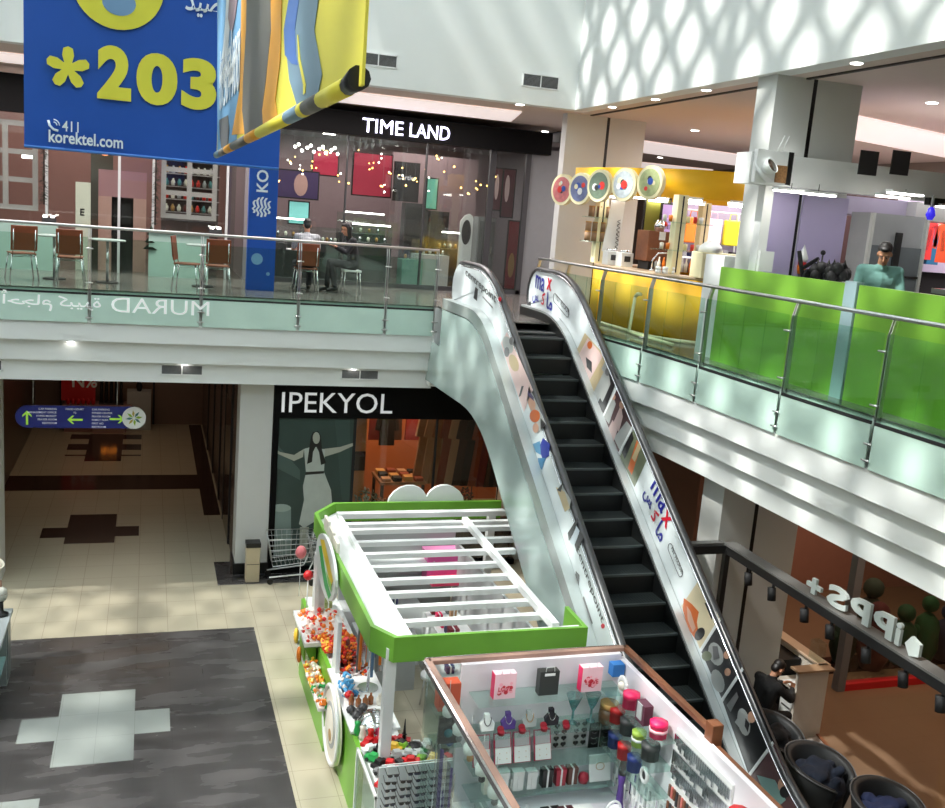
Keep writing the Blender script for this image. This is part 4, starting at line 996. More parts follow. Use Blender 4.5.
# heart-shaped stickers on a grey board and black cards
t = thing('heart_board', 'grey board covered with black heart shaped trinkets', 'display board', (4.45, 9.0, 1.55))
MB().box(4.28, 4.72, 9.03, 9.055, 1.56, 1.88).build('board', LGREY, t)
for i in range(2):
    for j in range(4):
        for q in (0, 1):
            x = 4.35+.24*i+.09*q-.0; z = 1.83-.075*j; mb = MB(); mb.ball((x-.014, 9.02, z+.008), (.02, .012, .02), 8); mb.ball((x+.014, 9.02, z+.008), (.02, .012, .02), 8); mb.lathe([(.002, -.03), (.03, 0)], (x, 9.02, z), 8, sy=.4); mb.build('heart_trinket', BLACK, t)
for i, x in enumerate((4.80, 4.94)):
    t = thing('necklace_card', ['black card of necklaces beside the grey heart board', 'black card of necklaces in the shelf corner'][i], 'necklace card', (x, 9.0, 1.56)); MB().box(x-.06, x+.06, 9.0, 9.012, 1.54, 1.84).build('card', BLACK, t)
    mb = MB()
    for k in range(4): mb.tube([(x-.035+.01*q, 8.996, 1.8-.065*k-.02*math.sin(PI*q/7)) for q in range(8)], .003, 5)
    mb.build('chains', CHROME, t)
# lower shelf and counter goods
random.seed(3)
low = [(3.52, OFFW, 'white', .1, .2), (3.68, WG, 'white', .13, .24), (3.86, WG, 'white', .12, .22), (4.02, WG, 'white', .11, .2), (4.2, BLACK, 'black', .12, .2), (4.36, mat('box_crimson', (170, 40, 60)), 'crimson', .11, .19), (4.5, mat('box_brown2', (100, 60, 50)), 'brown', .11, .19)]
for i, (x, mt, nm, w_, h_) in enumerate(low):
    nxt = ['nearest the glass side', 'second from the glass side', 'third along the shelf', 'beside the black box', 'beside the crimson box', 'beside the brown box', 'beside the crimson ring box'][i]
    goods(x, 8.86, 1.235, w_, .09, h_, mt, 'gift_box', f'{nm} upright box on the lowest shelf {nxt}', 'gift box')
t = thing('ring_box', 'round crimson ring box at the end of the lowest shelf', 'ring box', (4.62, 8.84, 1.235)); MB().lathe([(.05, 0), (.06, .05), (.05, .1), (0, .12)], (4.64, 8.84, 1.235), 14).build('box_body', mat('box_crimson'), t)
t = thing('jewellery_tray', 'white square jewellery tray leaning in the kiosk corner', 'tray', (4.83, 8.8, 1.1)); T = Matrix.Translation((4.83, 8.8, 1.24)) @ Matrix.Rotation(-.25, 4, 'X'); MB().box(-.13, .13, 0, .02, 0, .3, 0, T).build('tray_board', WG, t, bevel=.01); mb = MB(); mb.tube([T @ Vector((.05*math.cos(a), -.003, .17+.04*math.sin(a))) for a in [2*PI*k/14 for k in range(14)]], .003, 5, closed=True); mb.build('bracelet', GOLD, t)
cs = [(3.62, 8.62, .14, .1, .22, WG, 'white'), (3.82, 8.5, .16, .1, .05, DARK, 'dark'), (3.86, 8.66, .2, .12, .04, BLACK, 'black'), (4.05, 8.56, .12, .12, .05, CHROME, 'silver'), (4.2, 8.66, .2, .1, .05, BLACK, 'black'), (4.16, 8.48, .14, .12, .1, BLACK, 'black'), (4.36, 8.6, .16, .14, .06, mat('box_plum', (70, 30, 36)), 'plum'), (4.36, 8.44, .14, .1, .05, WG, 'white'), (4.55, 8.6, .26, .2, .03, WG, 'white'), (4.6, 8.42, .2, .12, .03, LGREY, 'grey'), (3.42, 8.6, .16, .14, .12, DARK, 'dark grey'), (3.45, 8.8, .12, .1, .1, LGREY, 'pale grey')]
for i, (x, y, w_, d_, h_, mt, nm) in enumerate(cs):
    goods(x, y, 1.025, w_, d_, h_, mt, 'gift_box', f'{nm} {"flat" if h_ < .07 else "upright"} box lying on the white back counter of the jewellery kiosk', 'box', 'boxes on the back counter')
t = thing('table_mirror', 'small round white table mirror on the counter', 'mirror', (4.72, 8.35, 1.05)); mb = MB(); c = Vector((4.75, 8.3, 1.22)); mb.tube([c+Vector((.085*math.cos(a), 0, .11*math.sin(a))) for a in [2*PI*k/24 for k in range(24)]], .014, 8, closed=True); mb.build('mirror_frame', WG, t); MB().disc(c, .085, (0, -1, 0), .006, 24).build('mirror_glass', CHROME, t); MB().lathe([(.08, 0), (.07, .02), (.015, .04), (.015, .09)], (4.75, 8.3, 1.05), 14).build('stand', WG, t)
t = thing('hand_stand', 'purple velvet hand stand with a black glove top in the corner', 'display stand', (4.97, 8.55, 1.05)); MB().lathe([(.06, 0), (.04, .1), (.03, .3), (.045, .42)], (4.95, 8.55, 1.05), 12).build('arm', PURP, t); MB().lathe([(.045, 0), (.05, .05), (.03, .16), (0, .2)], (4.95, 8.55, 1.47), 10).build('glove', BLACK, t)
t = thing('blue_box', 'bright blue packet behind the corner of the kiosk', 'packet', (5.0, 8.95, 2.38)); MB().box(4.9, 5.04, 8.92, 9.03, 2.42, 2.56).build('packet_body', mat('packet_blue', (40, 110, 180)), t)
t = thing('paper_flower', 'round white paper rosette on the kiosk corner', 'rosette', (4.98, 8.85, 2.2))
for k in range(14): a = 2*PI*k/14; c = Vector((4.93, 8.72+.0, 2.42)); MB().ball(c+Vector((0, .08*math.cos(a), .08*math.sin(a))), (.02, .035, .035), 8).build('petal', WG, t)
MB().ball((4.92, 8.72, 2.42), .05, 8).build('centre', OFFW, t)
# side wall: round and heart boxes on the glass shelves
def hexbox(y, z, mt, r, lb, cat='gift box', band=None, nm='gift_box', n=8):
    t = thing(nm, lb, cat, (4.93, y, z)); MB().lathe([(r, 0), (r, .11), (r*1.06, .11), (r*1.06, .16), (0, .165)], (4.92, y, z), n).build('box_body', mt, t)
    if band: MB().lathe([(r*1.08, .0), (r*1.08, .03)], (4.92, y, z+.06), n).build('ribbon', band, t)
hexbox(8.5, 2.29, PINK, .09, 'hot pink octagonal box on the upper side shelf')
t = thing('handbag_box', 'plum bag shaped gift box with grey front between the pink boxes', 'gift box', (4.93, 8.2, 2.29)); MB().box(4.86, 4.96, 8.1, 8.28, 2.29, 2.5).build('box_body', mat('plum', (92, 48, 66)), t); MB().box(4.85, 4.86, 8.14, 8.24, 2.33, 2.5).build('front_panel', LGREY, t)
hexbox(7.9, 2.29, PINK, .09, 'hot pink round box with a pale ribbon on the upper side shelf', band=mat('ribbon_pale', (250, 190, 200)))
hexbox(8.75, 1.99, RED, .09, 'red heart shaped box on the middle side shelf', n=6)
hexbox(8.5, 1.99, DARK, .09, 'dark grey octagonal box beside the red heart box')
hexbox(8.25, 1.99, mat('box_lime', (170, 200, 80)), .075, 'lime green ribboned box between the dark boxes', band=WG)
hexbox(8.0, 1.99, mat('box_charcoal', (56, 58, 58)), .095, 'large charcoal octagonal box on the middle side shelf')
hexbox(8.75, 1.69, mat('box_royal', (30, 50, 120)), .075, 'royal blue box on the lowest side shelf beside the red one')
hexbox(8.52, 1.69, RED, .075, 'bright red box between the two blue boxes on the lowest side shelf')
hexbox(8.28, 1.69, mat('box_royal'), .08, 'royal blue box on the lowest side shelf beside the white ring holder')
t = thing('watch_holder', 'white ring shaped watch holder below the charcoal box', 'watch holder', (4.9, 8.02, 1.69)); mb = MB(); mb.tube([(4.9, 8.02+.06*math.cos(a), 1.79+.07*math.sin(a)) for a in [2*PI*k/18 for k in range(18)]], .022, 8, closed=True); mb.build('ring', WG, t); MB().ball((4.9, 8.02, 1.79), (.02, .04, .05), 8).build('watch_face', DARK, t)
# boards of hanging earrings
def earring_board(y0, y1, z0, z1, lb, cols, n):
    t = thing('earring_board', lb, 'earring board', (5.05, (y0+y1)/2, z0)); MB().box(5.035, 5.055, y0, y1, z0, z1).build('board', WG, t)
    rows = 3; k = 0
    for r_ in range(rows):
        for c_ in range(n):
            y = y0+(c_+.5)*(y1-y0)/n; z = z1-.05-(z1-z0)*r_/rows
            h = random.uniform(.08, .16); MB().bar((5.026, y, z), (5.026, y, z-h), .016, .03).build('hanging_earring', cols[(k*7) % len(cols)], t); k += 1
earring_board(6.75, 7.75, 1.95, 2.45, 'white board hung with rows of silver and black earrings on the kiosk side wall', [CHROME, DARK, GREY, mat('bead_yellow', (225, 210, 60)), BLACK, GREY, DARK], 26)
earring_board(6.7, 7.75, 1.35, 1.9, 'lower board of brown and coral earrings on the kiosk side wall', [mat('coral', (200, 110, 100)), BROWN, DARK, mat('bead_mix', (120, 90, 80))], 22)
earring_board(7.8, 8.9, 1.2, 1.6, 'pale board of small silver studs below the blue and red boxes', [LGREY, CHROME, WG], 14)
hexbox(6.45, 2.25, RED, .09, 'red round box alone at the near end of the side wall')
MB().box(4.8, 5.06, 5.9, 6.6, 2.22, 2.235).build('glass_shelf', SHG, k2)
# things hanging at the glass side
random.seed(9)
for i in range(7):
    y = 8.75-.36*i; z = 2.42
    t = thing('hanging_pendant_stand', ['white paper tag and ornament hanging at the glass side, farthest', 'white teardrop ornament hanging second from the far corner', 'white teardrop ornament hanging third from the far corner', 'white teardrop ornament with gold tail at the glass side', 'white teardrop ornament beside the purple slippers', 'white teardrop ornament above the ring display', 'white ornament nearest on the glass side'][i], 'ornament', (2.98, y, z-.3), 'ornaments hanging along the glass side')
    MB().cyl((2.98, y, 2.62), (2.98, y, z-.02), .004, 5).build('cord', LGREY, t)
    MB().lathe([(0, -.14), (.06, -.1), (.065, -.04), (.03, .03), (.012, .06)], (2.98, y, z-.08), 12).build('teardrop', WG, t)
    MB().ball((3.0, y+.03, z-.26), .035, 8).build('charm', [DARK, GREY, GOLD][i % 3], t)
for i in range(5):
    y = 8.9-.12*i; t = thing('chain_bundle', 'bundle of long silver chains hanging inside the far glass corner', 'necklace', (2.95, y, .98), 'long silver chains'); 
    for q in range(3): MB().bar((2.93+.02*q, y-.02*q, 1.9-.05*q), (2.93+.02*q, y-.02*q, 1.1), .012, .012).build('chain', [CHROME, GREY, PURP][(q+i) % 3], t)
for i, (x, y) in enumerate(((3.0, 8.3), (3.05, 8.05))):
    t = thing('plush_slipper', ['purple and white striped plush by the glass side', 'white and purple plush leaning nearer the glass side'][i], 'plush toy', (x, y, .96)); mb = MB(); mb.ball((x, y, 1.13), (.09, .12, .2), 12); mb.build('plush_body', WG if i else PURP, t); mb = MB()
    for q in (-.05, .05): mb.tube([(x-.09, y+q, 1.0), (x-.1, y+q, 1.13), (x-.06, y+q*.7, 1.28)], .014, 6)
    mb.build('stripes', PURP if i else WG, t)
t = thing('flower_pot', 'black and orange boxed trinkets behind the glass corner of the kiosk', 'display box', (3.0, 8.95, 1.9)); MB().box(2.92, 3.15, 8.9, 9.05, 2.2, 2.5).build('orange_panel', mat('trinket_orange', (190, 80, 50)), t); MB().box(2.93, 3.14, 8.86, 8.9, 1.85, 2.15).build('black_panel', BLACK, t); MB().ball((3.03, 8.84, 1.98), (.05, .02, .05), 8).build('teal_print', mat('teal', (40, 110, 120)), t)
MB().box(2.88, 3.18, 8.8, 9.08, 1.83, 1.85).build('glass_shelf', SHG, k2); MB().box(2.88, 3.18, 8.8, 9.08, 2.18, 2.2).build('glass_shelf', SHG, k2)
# ================================================================ GROUND FLOOR: fashion shop
SIGNB = mat('sign_black', (6, 6, 7), .7, spec=.15)
t = thing('fashion_shop', 'black fashion shop front with thin white lettering and a tall poster', 'shop front', (4.7, 18.7, 0))
MB().box(2.34, 7.55, 18.62, 18.72, 3.16, 3.86).build('sign_fascia', SIGNB, t)
a = at(282, 416, 'y', 18.61)
lettering('IPEKYOL', (2.47, 18.615, 3.27), (1, 0, 0), (0, 0, 1), height=.40, width=2.18, bold=0, th=.012).build('sign_lettering', mat('letter_white', (226, 228, 230), .4, emit=.25), t)
MB().box(2.34, 2.44, 18.62, 18.72, 0, 3.16).build('frame', SIGNB, t)
MB().box(2.34, 7.55, 18.62, 18.72, 0, .12).build('sill', SIGNB, t)
MB().box(3.90, 3.96, 18.64, 18.70, .12, 3.16).build('mullion', BLK, t)
MB().box(5.6, 5.64, 18.64, 18.70, .12, 3.16).build('mullion', BLK, t)
MB().box(3.96, 7.55, 18.66, 18.675, .12, 3.16).build('window_glass', SHOPG, t)
MB().box(2.44, 3.92, 18.66, 18.70, .12, 3.16).build('poster_panel', mat('poster_dark', (50, 66, 62), .35, var=.2, scale=1.5), t)
# printed poster: studio backdrop and a woman in a white dress with arms spread
t = thing('shop_poster', 'tall dark green poster of a long haired woman in a white dress, arms spread', 'poster', (3.18, 18.65, .12))
MB().box(2.46, 3.90, 18.645, 18.658, .14, 3.14).build('print', mat('poster_green', (52, 70, 66), .35, var=.35, scale=1.2), t)
def pr(nm, pts, mt, k=1):
    MB().prism([at(x, y, 'y', 18.644-.002*k) for x, y in pts], (0, .0018, 0)).build(nm, mt, t)
    return
PSK = mat('poster_skin', (168, 172, 160), .4); PDR = mat('poster_dress', (178, 188, 182), .4, var=.1); PHR = mat('poster_hair', (24, 26, 25), .4)
pr('backdrop_fold', [(273, 440), (300, 470), (300, 480), (273, 466)], mat('poster_fold', (74, 94, 90), .4)); pr('backdrop_fold', [(335, 420), (350, 420), (350, 500), (342, 500)], mat('poster_fold2', (60, 80, 76), .4))
pr('stool', [(272, 507), (291, 507), (291, 555), (272, 555)], mat('poster_drum', (120, 140, 136), .4)); pr('stool_top', ell(281, 508, 10, 4), mat('poster_drum2', (150, 168, 162), .4), 2)
pr('arm', [(304, 449), (303, 457), (294, 461), (276, 453), (273, 447), (280, 452), (294, 455)], PSK, 2); pr('arm', [(323, 449), (340, 447), (353, 443), (353, 446), (340, 452), (324, 457)], PSK, 2)
pr('dress', [(304, 449), (311, 447), (318, 447), (325, 450), (324, 472), (331, 490), (332, 502), (326, 512), (316, 512), (314, 522), (304, 528), (299, 524), (304, 500), (303, 486), (306, 473)], PDR, 3)
pr('legs', [(300, 527), (309, 527), (307, 560), (299, 560)], PSK, 2); pr('belt', [(305.5, 472), (324, 471), (324, 473.5), (305.5, 475)], PHR, 4)
pr('face', ell(316.3, 438, 3.6, 6), PSK, 5); pr('hair', [(311, 436), (313, 432), (318, 431), (321, 436), (322, 450), (326, 463), (321, 465), (319, 452), (316, 446), (313, 452), (312, 462), (307, 464), (309, 450)], PHR, 4)
# interior
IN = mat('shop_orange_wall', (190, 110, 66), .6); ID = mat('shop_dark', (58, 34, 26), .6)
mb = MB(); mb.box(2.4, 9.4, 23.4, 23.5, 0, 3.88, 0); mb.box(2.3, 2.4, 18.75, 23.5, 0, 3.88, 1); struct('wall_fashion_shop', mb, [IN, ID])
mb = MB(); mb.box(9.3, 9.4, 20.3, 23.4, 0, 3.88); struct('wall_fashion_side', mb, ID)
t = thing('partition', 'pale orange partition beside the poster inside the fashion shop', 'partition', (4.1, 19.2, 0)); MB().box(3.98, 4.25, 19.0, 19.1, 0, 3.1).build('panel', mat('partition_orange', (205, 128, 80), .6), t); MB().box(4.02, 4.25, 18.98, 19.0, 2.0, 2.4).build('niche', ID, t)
def garment(x, y, z, mt, lb, h=.9, w_=.42, grp='garments hanging in the fashion shop', long=False):
    T = Matrix.Translation((x, y, z))
    mb = MB(); P = [(-.05, 0, 0), (-w_/2, 0, -.06), (-w_/2-.06, 0, -.45), (-w_/2+.03, 0, -.47), (-w_/2+.06, 0, -.2), (-w_/2+(-.08 if long else .04), 0, -h), (w_/2-(-.08 if long else .04), 0, -h), (w_/2-.06, 0, -.2), (w_/2-.03, 0, -.47), (w_/2+.06, 0, -.45), (w_/2, 0, -.06), (.05, 0, 0)]
    mb.prism([T @ Vector(p) for p in P], (0, .09, 0)); mb.tube([T @ Vector((0, .04, 0)), T @ Vector((0, .04, .07)), T @ Vector((.03, .04, .1))], .006, 5)
    return mb.build('hanging_garment', mt, label=lb, cat='garment', group=grp, bevel=.015)
gc = [(mat('g_maroon', (130, 50, 45), .8), 'maroon top'), (mat('g_brown', (90, 58, 44), .8), 'brown jacket'), (mat('g_red', (160, 52, 44), .8), 'brick red top'), (mat('g_red'), 'brick red shirt'), (mat('g_black', (36, 26, 24), .8), 'black coat'), (mat('g_tan', (168, 118, 82), .8), 'tan dress'), (mat('g_rust', (150, 70, 44), .8), 'rust dress'), (mat('g_beige', (196, 146, 110), .8), 'beige dress'), (mat('g_dkbr', (66, 40, 32), .8), 'dark brown coat')]
for i, k in enumerate((0, 0, 1, 2, 3, 3)):
    garment(4.5+.42*i, 21.0, 3.1, gc[k][0], f'{gc[k][1]} hanging high on the back rail of the fashion shop, number {i+1} from the poster' if 0 else f'{gc[k][1]} hanging high on the back rail of the fashion shop', .95)
for i, k in enumerate((5, 7, 5, 6, 7, 8, 4, 6, 0, 4)):
    garment(5.75+.17*i, 19.9-.04*i, 2.95, gc[k][0], f'{gc[k][1]} on the front rail of the fashion shop beside the escalator', 1.5, .3, long=True)
garment(5.1, 20.7, 2.9, gc[4][0], 'short black dress on a stand in the middle of the fashion shop', .8)
t = thing('clothes_rail', 'black garment rail inside the fashion shop', 'clothes rail', (5.5, 21.3, 0)); MB().cyl((4.2, 21.05, 3.2), (7.3, 21.05, 3.2), .015, 6).build('rail', BLACK, t)
for x in (4.2, 7.3): MB().cyl((x, 21.05, 0), (x, 21.05, 3.2), .015, 6).build('upright', BLACK, t)
t = thing('clothes_rail', 'low front garment rail of long dresses beside the escalator', 'clothes rail', (6.5, 19.8, 0)); MB().cyl((5.65, 19.98, 3.06), (7.4, 19.6, 3.06), .015, 6).build('rail', BLACK, t)
for x, y in ((5.65, 19.98), (7.4, 19.6)): MB().cyl((x, y, 0), (x, y, 3.06), .015, 6).build('upright', BLACK, t)
t = thing('display_table', 'display table piled with orange lit folded clothes in the fashion shop', 'table', (4.9, 19.6, 0))
MB().box(4.75, 5.75, 19.6, 20.5, 1.5, 1.56).build('table_top', gc[5][0], t)
for x in (4.8, 5.7):
    for y in (19.65, 20.45): MB().box(x-.03, x+.03, y-.03, y+.03, 0, 1.5).build('leg', BLACK, t)
random.seed(21)
for i in range(4):
    for j in range(3):
        mt = [gc[7][0], gc[4][0], mat('g_gold', (220, 160, 90), .6), gc[6][0]][(i+j) % 4]
        mb = MB(); mb.box(4.8+.24*i, 4.99+.24*i, 19.65+.28*j, 19.86+.28*j, 1.56, 1.62+.06*random.random()); mb.build('folded_garment', mt, label='folded garment on the display table in the fashion shop', cat='garment', group='folded clothes on the table', bevel=.01)
t = thing('display_shelf', 'low display bench with shoes at the side of the fashion shop', 'bench', (4.35, 19.5, 0)); MB().box(4.05, 4.5, 19.2, 20.2, 1.1, 1.16).build('bench_top', gc[5][0], t); MB().box(4.08, 4.47, 19.25, 20.15, 0, 1.1).build('bench_body', ID, t)
for i in range(3): mb = MB(); mb.ball((4.15+.14*i, 19.35, 1.21), (.05, .12, .05), 8); mb.build('shoe', BLACK, label='dark shoe on the low bench in the fashion shop', cat='shoe', group='shoes on the low bench')
def bushy(x, y, z, r, h, mts, lb, name='potted_plant', pot=True, n=90, leaf=.07):
    t = thing(name, lb, 'plant', (x, y, z))
    if pot: MB().lathe([(r*.45, 0), (r*.6, .3), (r*.55, .3), (0, .28)], (x, y, z), 14).build('pot', DARK, t)
    z0 = z+(.28 if pot else 0)
    mb = MB()
    for k in range(6):
        a = k*1.05; mb.tube([(x, y, z0), (x+r*.3*math.cos(a), y+r*.3*math.sin(a), z0+h*.4), (x+r*.6*math.cos(a), y+r*.6*math.sin(a), z0+h*.8)], .008, 5)
    mb.build('stems', mat('stem_brown', (80, 66, 46), .7), t)
    mb = MB()
    for k in range(n):
        a = random.uniform(0, 2*PI); b = random.uniform(-1, 1); q = math.sqrt(1-b*b)*r*random.uniform(.5, 1); p = Vector((x+q*math.cos(a), y+q*math.sin(a), z0+h*.55+b*h*.45))
        T = Matrix.Translation(p) @ Euler((random.random()*6, random.random()*6, random.random()*6)).to_matrix().to_4x4()
        mb.prism([T @ Vector(v) for v in ((0, 0, 0), (leaf*.35, leaf*.5, .01), (0, leaf*1.2, 0), (-leaf*.35, leaf*.5, .01))], T.to_3x3() @ Vector((0, 0, .003)), k % len(mts))
    mb.build('foliage', mts, t)
LF = [mat('leaf_dark', (46, 66, 46), .6), mat('leaf_sage', (110, 126, 108), .6)]
bushy(4.28, 18.98, .9, .32, .7, [LF[1], mat('leaf_grey', (140, 150, 140), .6)], 'grey green leafy plant behind the shop window beside the poster', pot=False, n=150, leaf=.09)
bushy(6.45, 19.0, .9, .2, .7, [LF[0], mat('berry_red', (130, 30, 36), .6)], 'dark plant with red berries in the shop window beside the escalator', pot=False, n=110)
bushy(4.75, 19.05, 1.1, .2, .3, [gc[7][0], gc[6][0]], 'dried orange flowers low in the fashion shop window', pot=False, n=80)
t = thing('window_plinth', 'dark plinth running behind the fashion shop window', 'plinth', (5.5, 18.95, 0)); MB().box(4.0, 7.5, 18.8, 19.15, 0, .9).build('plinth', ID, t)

# bin and shopping cart at the column
t = thing('litter_bin', 'beige litter bin with a black slot against the white column', 'bin', (2.0, 18.3, 0)); MB().box(1.87, 2.13, 18.18, 18.42, 0, .70).build('body', mat('bin_beige', (186, 174, 146), .5), t, bevel=.01); MB().box(1.86, 2.14, 18.17, 18.43, .70, .79).build('top', BLACK, t, bevel=.008); MB().box(1.88, 2.12, 18.175, 18.18, .36, .37).build('seam', DARK, t)
def cart(x, y, rz, lb):
    t = thing('shopping_cart', lb, 'shopping cart', (x, y, 0), 'shopping carts by the column', rz)
    def ch(nm, mb, mt): o_ = mb.build(nm, mt, loc=(0, 0, 0)); o_.parent = t; o_.location = (0, 0, 0); return o_
    mb = MB(); fb, ft = .24, .3
    def P(u, s_, k): # u 0..1 along, s_ side, k 0..1 height
        L = .36+.1*k; return Vector((-L+u*2*L, s_*(fb+(ft-fb)*k), .45+.48*k-.08*u*(1-k)))
    for k in (0, .2, .4, .6, .8, 1):
        mb.tube([P(0, -1, k), P(1, -1, k), P(1, 1, k), P(0, 1, k)], .005 if 0 < k < 1 else .009, 5, closed=True)
    for u in [i/9 for i in range(10)]:
        for s_ in (-1, 1): mb.tube([P(u, s_, 0), P(u, s_, 1)], .003, 4)
        mb.tube([P(u, -1, 0), P(u, 1, 0)], .003, 4)
    for s_ in [i/4-1 for i in range(9)]:
        for u in (0, 1): mb.tube([P(u, s_, 0), P(u, s_, 1)], .003, 4)
    ch('wire_basket', mb, STEEL)
    for s_ in (-1, 1):
        ch('frame', MB().tube([(-.5, s_*.27, 1.0), (-.42, s_*.25, .5), (-.3, s_*.24, .2), (.42, s_*.2, .14)], .014, 7), WG)
        for u in (-.38, .4): ch('wheel', MB().cyl((u, s_*.22-.012, .06), (u, s_*.22+.012, .06), .06, 12), BLACK)
    ch('handle', MB().cyl((-.5, -.28, 1.0), (-.5, .28, 1.0), .018, 8), RED)
    return t
cart(2.72, 18.25, PI, 'wire shopping cart parked against the poster beside the column')
cart(3.5, 18.1, PI, 'second shopping cart partly behind the corner of the green kiosk')

# ---- corridor: hanging direction sign, far kiosk
t = thing('direction_sign', 'blue hanging direction sign with green arrows and a round white logo', 'sign', (-.95, 18.95, 2.7))
Y = 18.95
def sx(px, py): return at(px, py, 'y', Y)
zt = sx(70, 406).z; zb = sx(70, 428).z; x0 = sx(15, 416).x; x1 = sx(134, 417).x; zm = (zt+zb)/2; hh = (zt-zb)/2
P = [(x0+hh+hh*math.cos(a), Y, zm+hh*math.sin(a)) for a in [PI/2+PI*k/12 for k in range(13)]]+[(x1, Y, zb), (x1, Y, zt)]
MB().prism(P, (0, .05, 0)).build('sign_board', mat('sign_navy', (34, 44, 128), .4), t)
MB().disc((x1, Y-.02, zm), hh*1.02, (0, -1, 0), .01, 28).build('logo_disc', WG, t)
MB().disc((x1, Y+.03, zm), hh*1.0, (0, -1, 0), .05, 28).build('disc_edge', LGREY, t)
lg = [mat('logo_green', (150, 190, 60), .4), mat('logo_teal', (80, 130, 130), .4), mat('logo_gold', (190, 170, 80), .4)]
mb = MB()
for k in range(8):
    a = 2*PI*k/8; c = Vector((x1, Y-.034, zm)); u = Vector((math.cos(a), 0, math.sin(a))); v = Vector((-math.sin(a), 0, math.cos(a)))
    mb.prism([c+u*.02, c+u*.07+v*.035, c+u*.15+v*.02, c+u*.09-v*.01], (0, .003, 0), k % 3)
mb.build('logo_petals', lg, t)
AG = mat('arrow_green', (160, 214, 70), .4, emit=.2)
def arrow(cx, cz, a, s_=.13):
    mb = MB(); R_ = Matrix.Rotation(a, 4, 'Y'); T = Matrix.Translation((cx, Y-.004, cz)) @ R_
    mb.prism([T @ Vector((x*s_, 0, z*s_)) for x, z in ((-1, -.14), (.5, -.14), (.1, -.6), (.35, -.6), (1, 0), (.35, .6), (.1, .6), (.5, .14), (-1, .14))], (0, .003, 0)); mb.build('arrow', AG, t)
arrow(sx(27, 417).x, zm-.02, -PI/2); arrow(sx(75, 420).x, zm-.05, PI); arrow(sx(117, 420).x, zm-.03, 0)
LT = mat('sign_text', (225, 228, 240), .4, emit=.1)
def lines(px, L, al, h=.034):
    for i, s_ in enumerate(L):
        P_, F_, (a0, a1, b0, b1) = text_mb(s_, 1, .0); w_ = (a1-a0)*h/(b1-b0)
        x = sx(px, 417).x - (w_ if al == 'R' else w_/2 if al == 'C' else 0)
        lettering(s_, (x, Y-.002, zt-.075-i*.066), (1, 0, 0), (0, 0, 1), height=h, bold=.008, th=.002).build('sign_lettering', LT, t)
lines(57, ['CAR PARKING', 'MANAGEMENT OFFICE', 'HYPER MARKET', 'PRAYER ROOM', 'RESTROOM'], 'R'); lines(75, ['FOOD COURT', 'F2'], 'C'); lines(92, ['CAR PARKING', 'FITNESS CENTER', 'PRAYER ROOM', 'FAMILY PARK', 'FIRST AID', 'RESTROOM'], 'L')
for x in (x0+.3, x1-.3): MB().cyl((x, Y+.02, zt), (x, Y+.02, 3.9), .008, 6).build('hanging_rod', STEEL, t)
t = thing('promotion_stand', 'red promotion stand with a sale board at the far end of the corridor', 'stand', (-1.6, 31, 0))
MB().box(-2.3, -.55, 30.7, 31.4, .0, .72).build('counter', mat('stand_mauve', (150, 110, 104), .5), t); MB().box(-2.35, -.4, 30.6, 31.5, .72, .80).build('counter_top', mat('stand_top', (176, 136, 130), .5), t)
MB().box(-2.4, -1.45, 31.0, 31.1, .9, 2.2).build('red_board', RED, t); lettering('N%', (-2.1, 30.99, 1.3), (1, 0, 0), (0, 0, 1), height=.4, width=.7, bold=.02).build('board_lettering', WG, t)
for i in range(6): MB().ball((-2.2+.14*i, 30.85, .9), (.06, .06, .1), 8).build('red_cup', RED, t)
t = thing('bottle_display', 'dark display of bottles on the far corridor counter', 'display', (-1.05, 31, .8)); MB().box(-1.35, -.65, 30.9, 31.3, .8, .86).build('tray', DARK, t)
for i in range(5):
    for j in range(3): MB().lathe([(.045, 0), (.045, .3), (.015, .4), (.015, .5)], (-1.28+.14*i, 30.95+.13*j, .86+.2*j), 8).build('dark_bottle', BLK, t)
t = thing('lit_pedestal', 'beige pedestal with small glowing amber letters in the corridor', 'pedestal', (-1.05, 30.4, 0)); MB().box(-1.5, -.6, 30.5, 30.69, 0, .78).build('pedestal', mat('pedestal_beige', (176, 140, 126), .5), t); lettering('TRYTO', (-1.27, 30.495, .44), (1, 0, 0), (0, 0, 1), height=.14, width=.45, bold=.01).build('amber_lettering', mat('amber_letter', (255, 150, 50), .5, emit=1.5), t)
t = thing('white_vase', 'white cabinet with a black vase at the end of the corridor', 'cabinet', (-.2, 31.2, 0)); MB().box(-.55, .15, 31.0, 31.5, 0, 1.2).build('cabinet_body', LGREY, t); MB().lathe([(.06, 0), (.1, .15), (.05, .3), (.07, .4)], (-.2, 31.1, 1.2), 12).build('vase', BLK, t)

# ---- small stall at the left edge
t = thing('grey_cabinet', 'grey blue corner cabinet of a small stall, seen at the edge of the dark floor', 'cabinet', (-2.3, 14.3, 0))
GB = mat('cabinet_greyblue', (142, 150, 152), .45)
MB().box(-3.0, -1.82, 13.4, 15.0, .97, 1.02).build('top', GB, t, bevel=.006); MB().box(-2.95, -1.86, 14.55, 14.95, 0, .97).build('body', GB, t); MB().box(-2.95, -1.86, 13.45, 14.5, .45, .49).build('shelf', mat('shelf_teal', (130, 170, 170), .3), t)
MB().box(-1.90, -1.84, 13.42, 13.48, 0, .97).build('corner_post', GB, t); MB().box(-2.95, -2.9, 13.4, 14.6, 0, .97).build('side_panel', GB, t)
MB().box(-1.86, -1.845, 14.6, 14.9, .08, .9).build('door_panel', mat('cabinet_dark', (110, 118, 120), .4), t)
t = thing('black_lantern', 'black ornamental lantern standing on the grey cabinet at the edge', 'lantern', (-1.98, 14.9, 1.02))
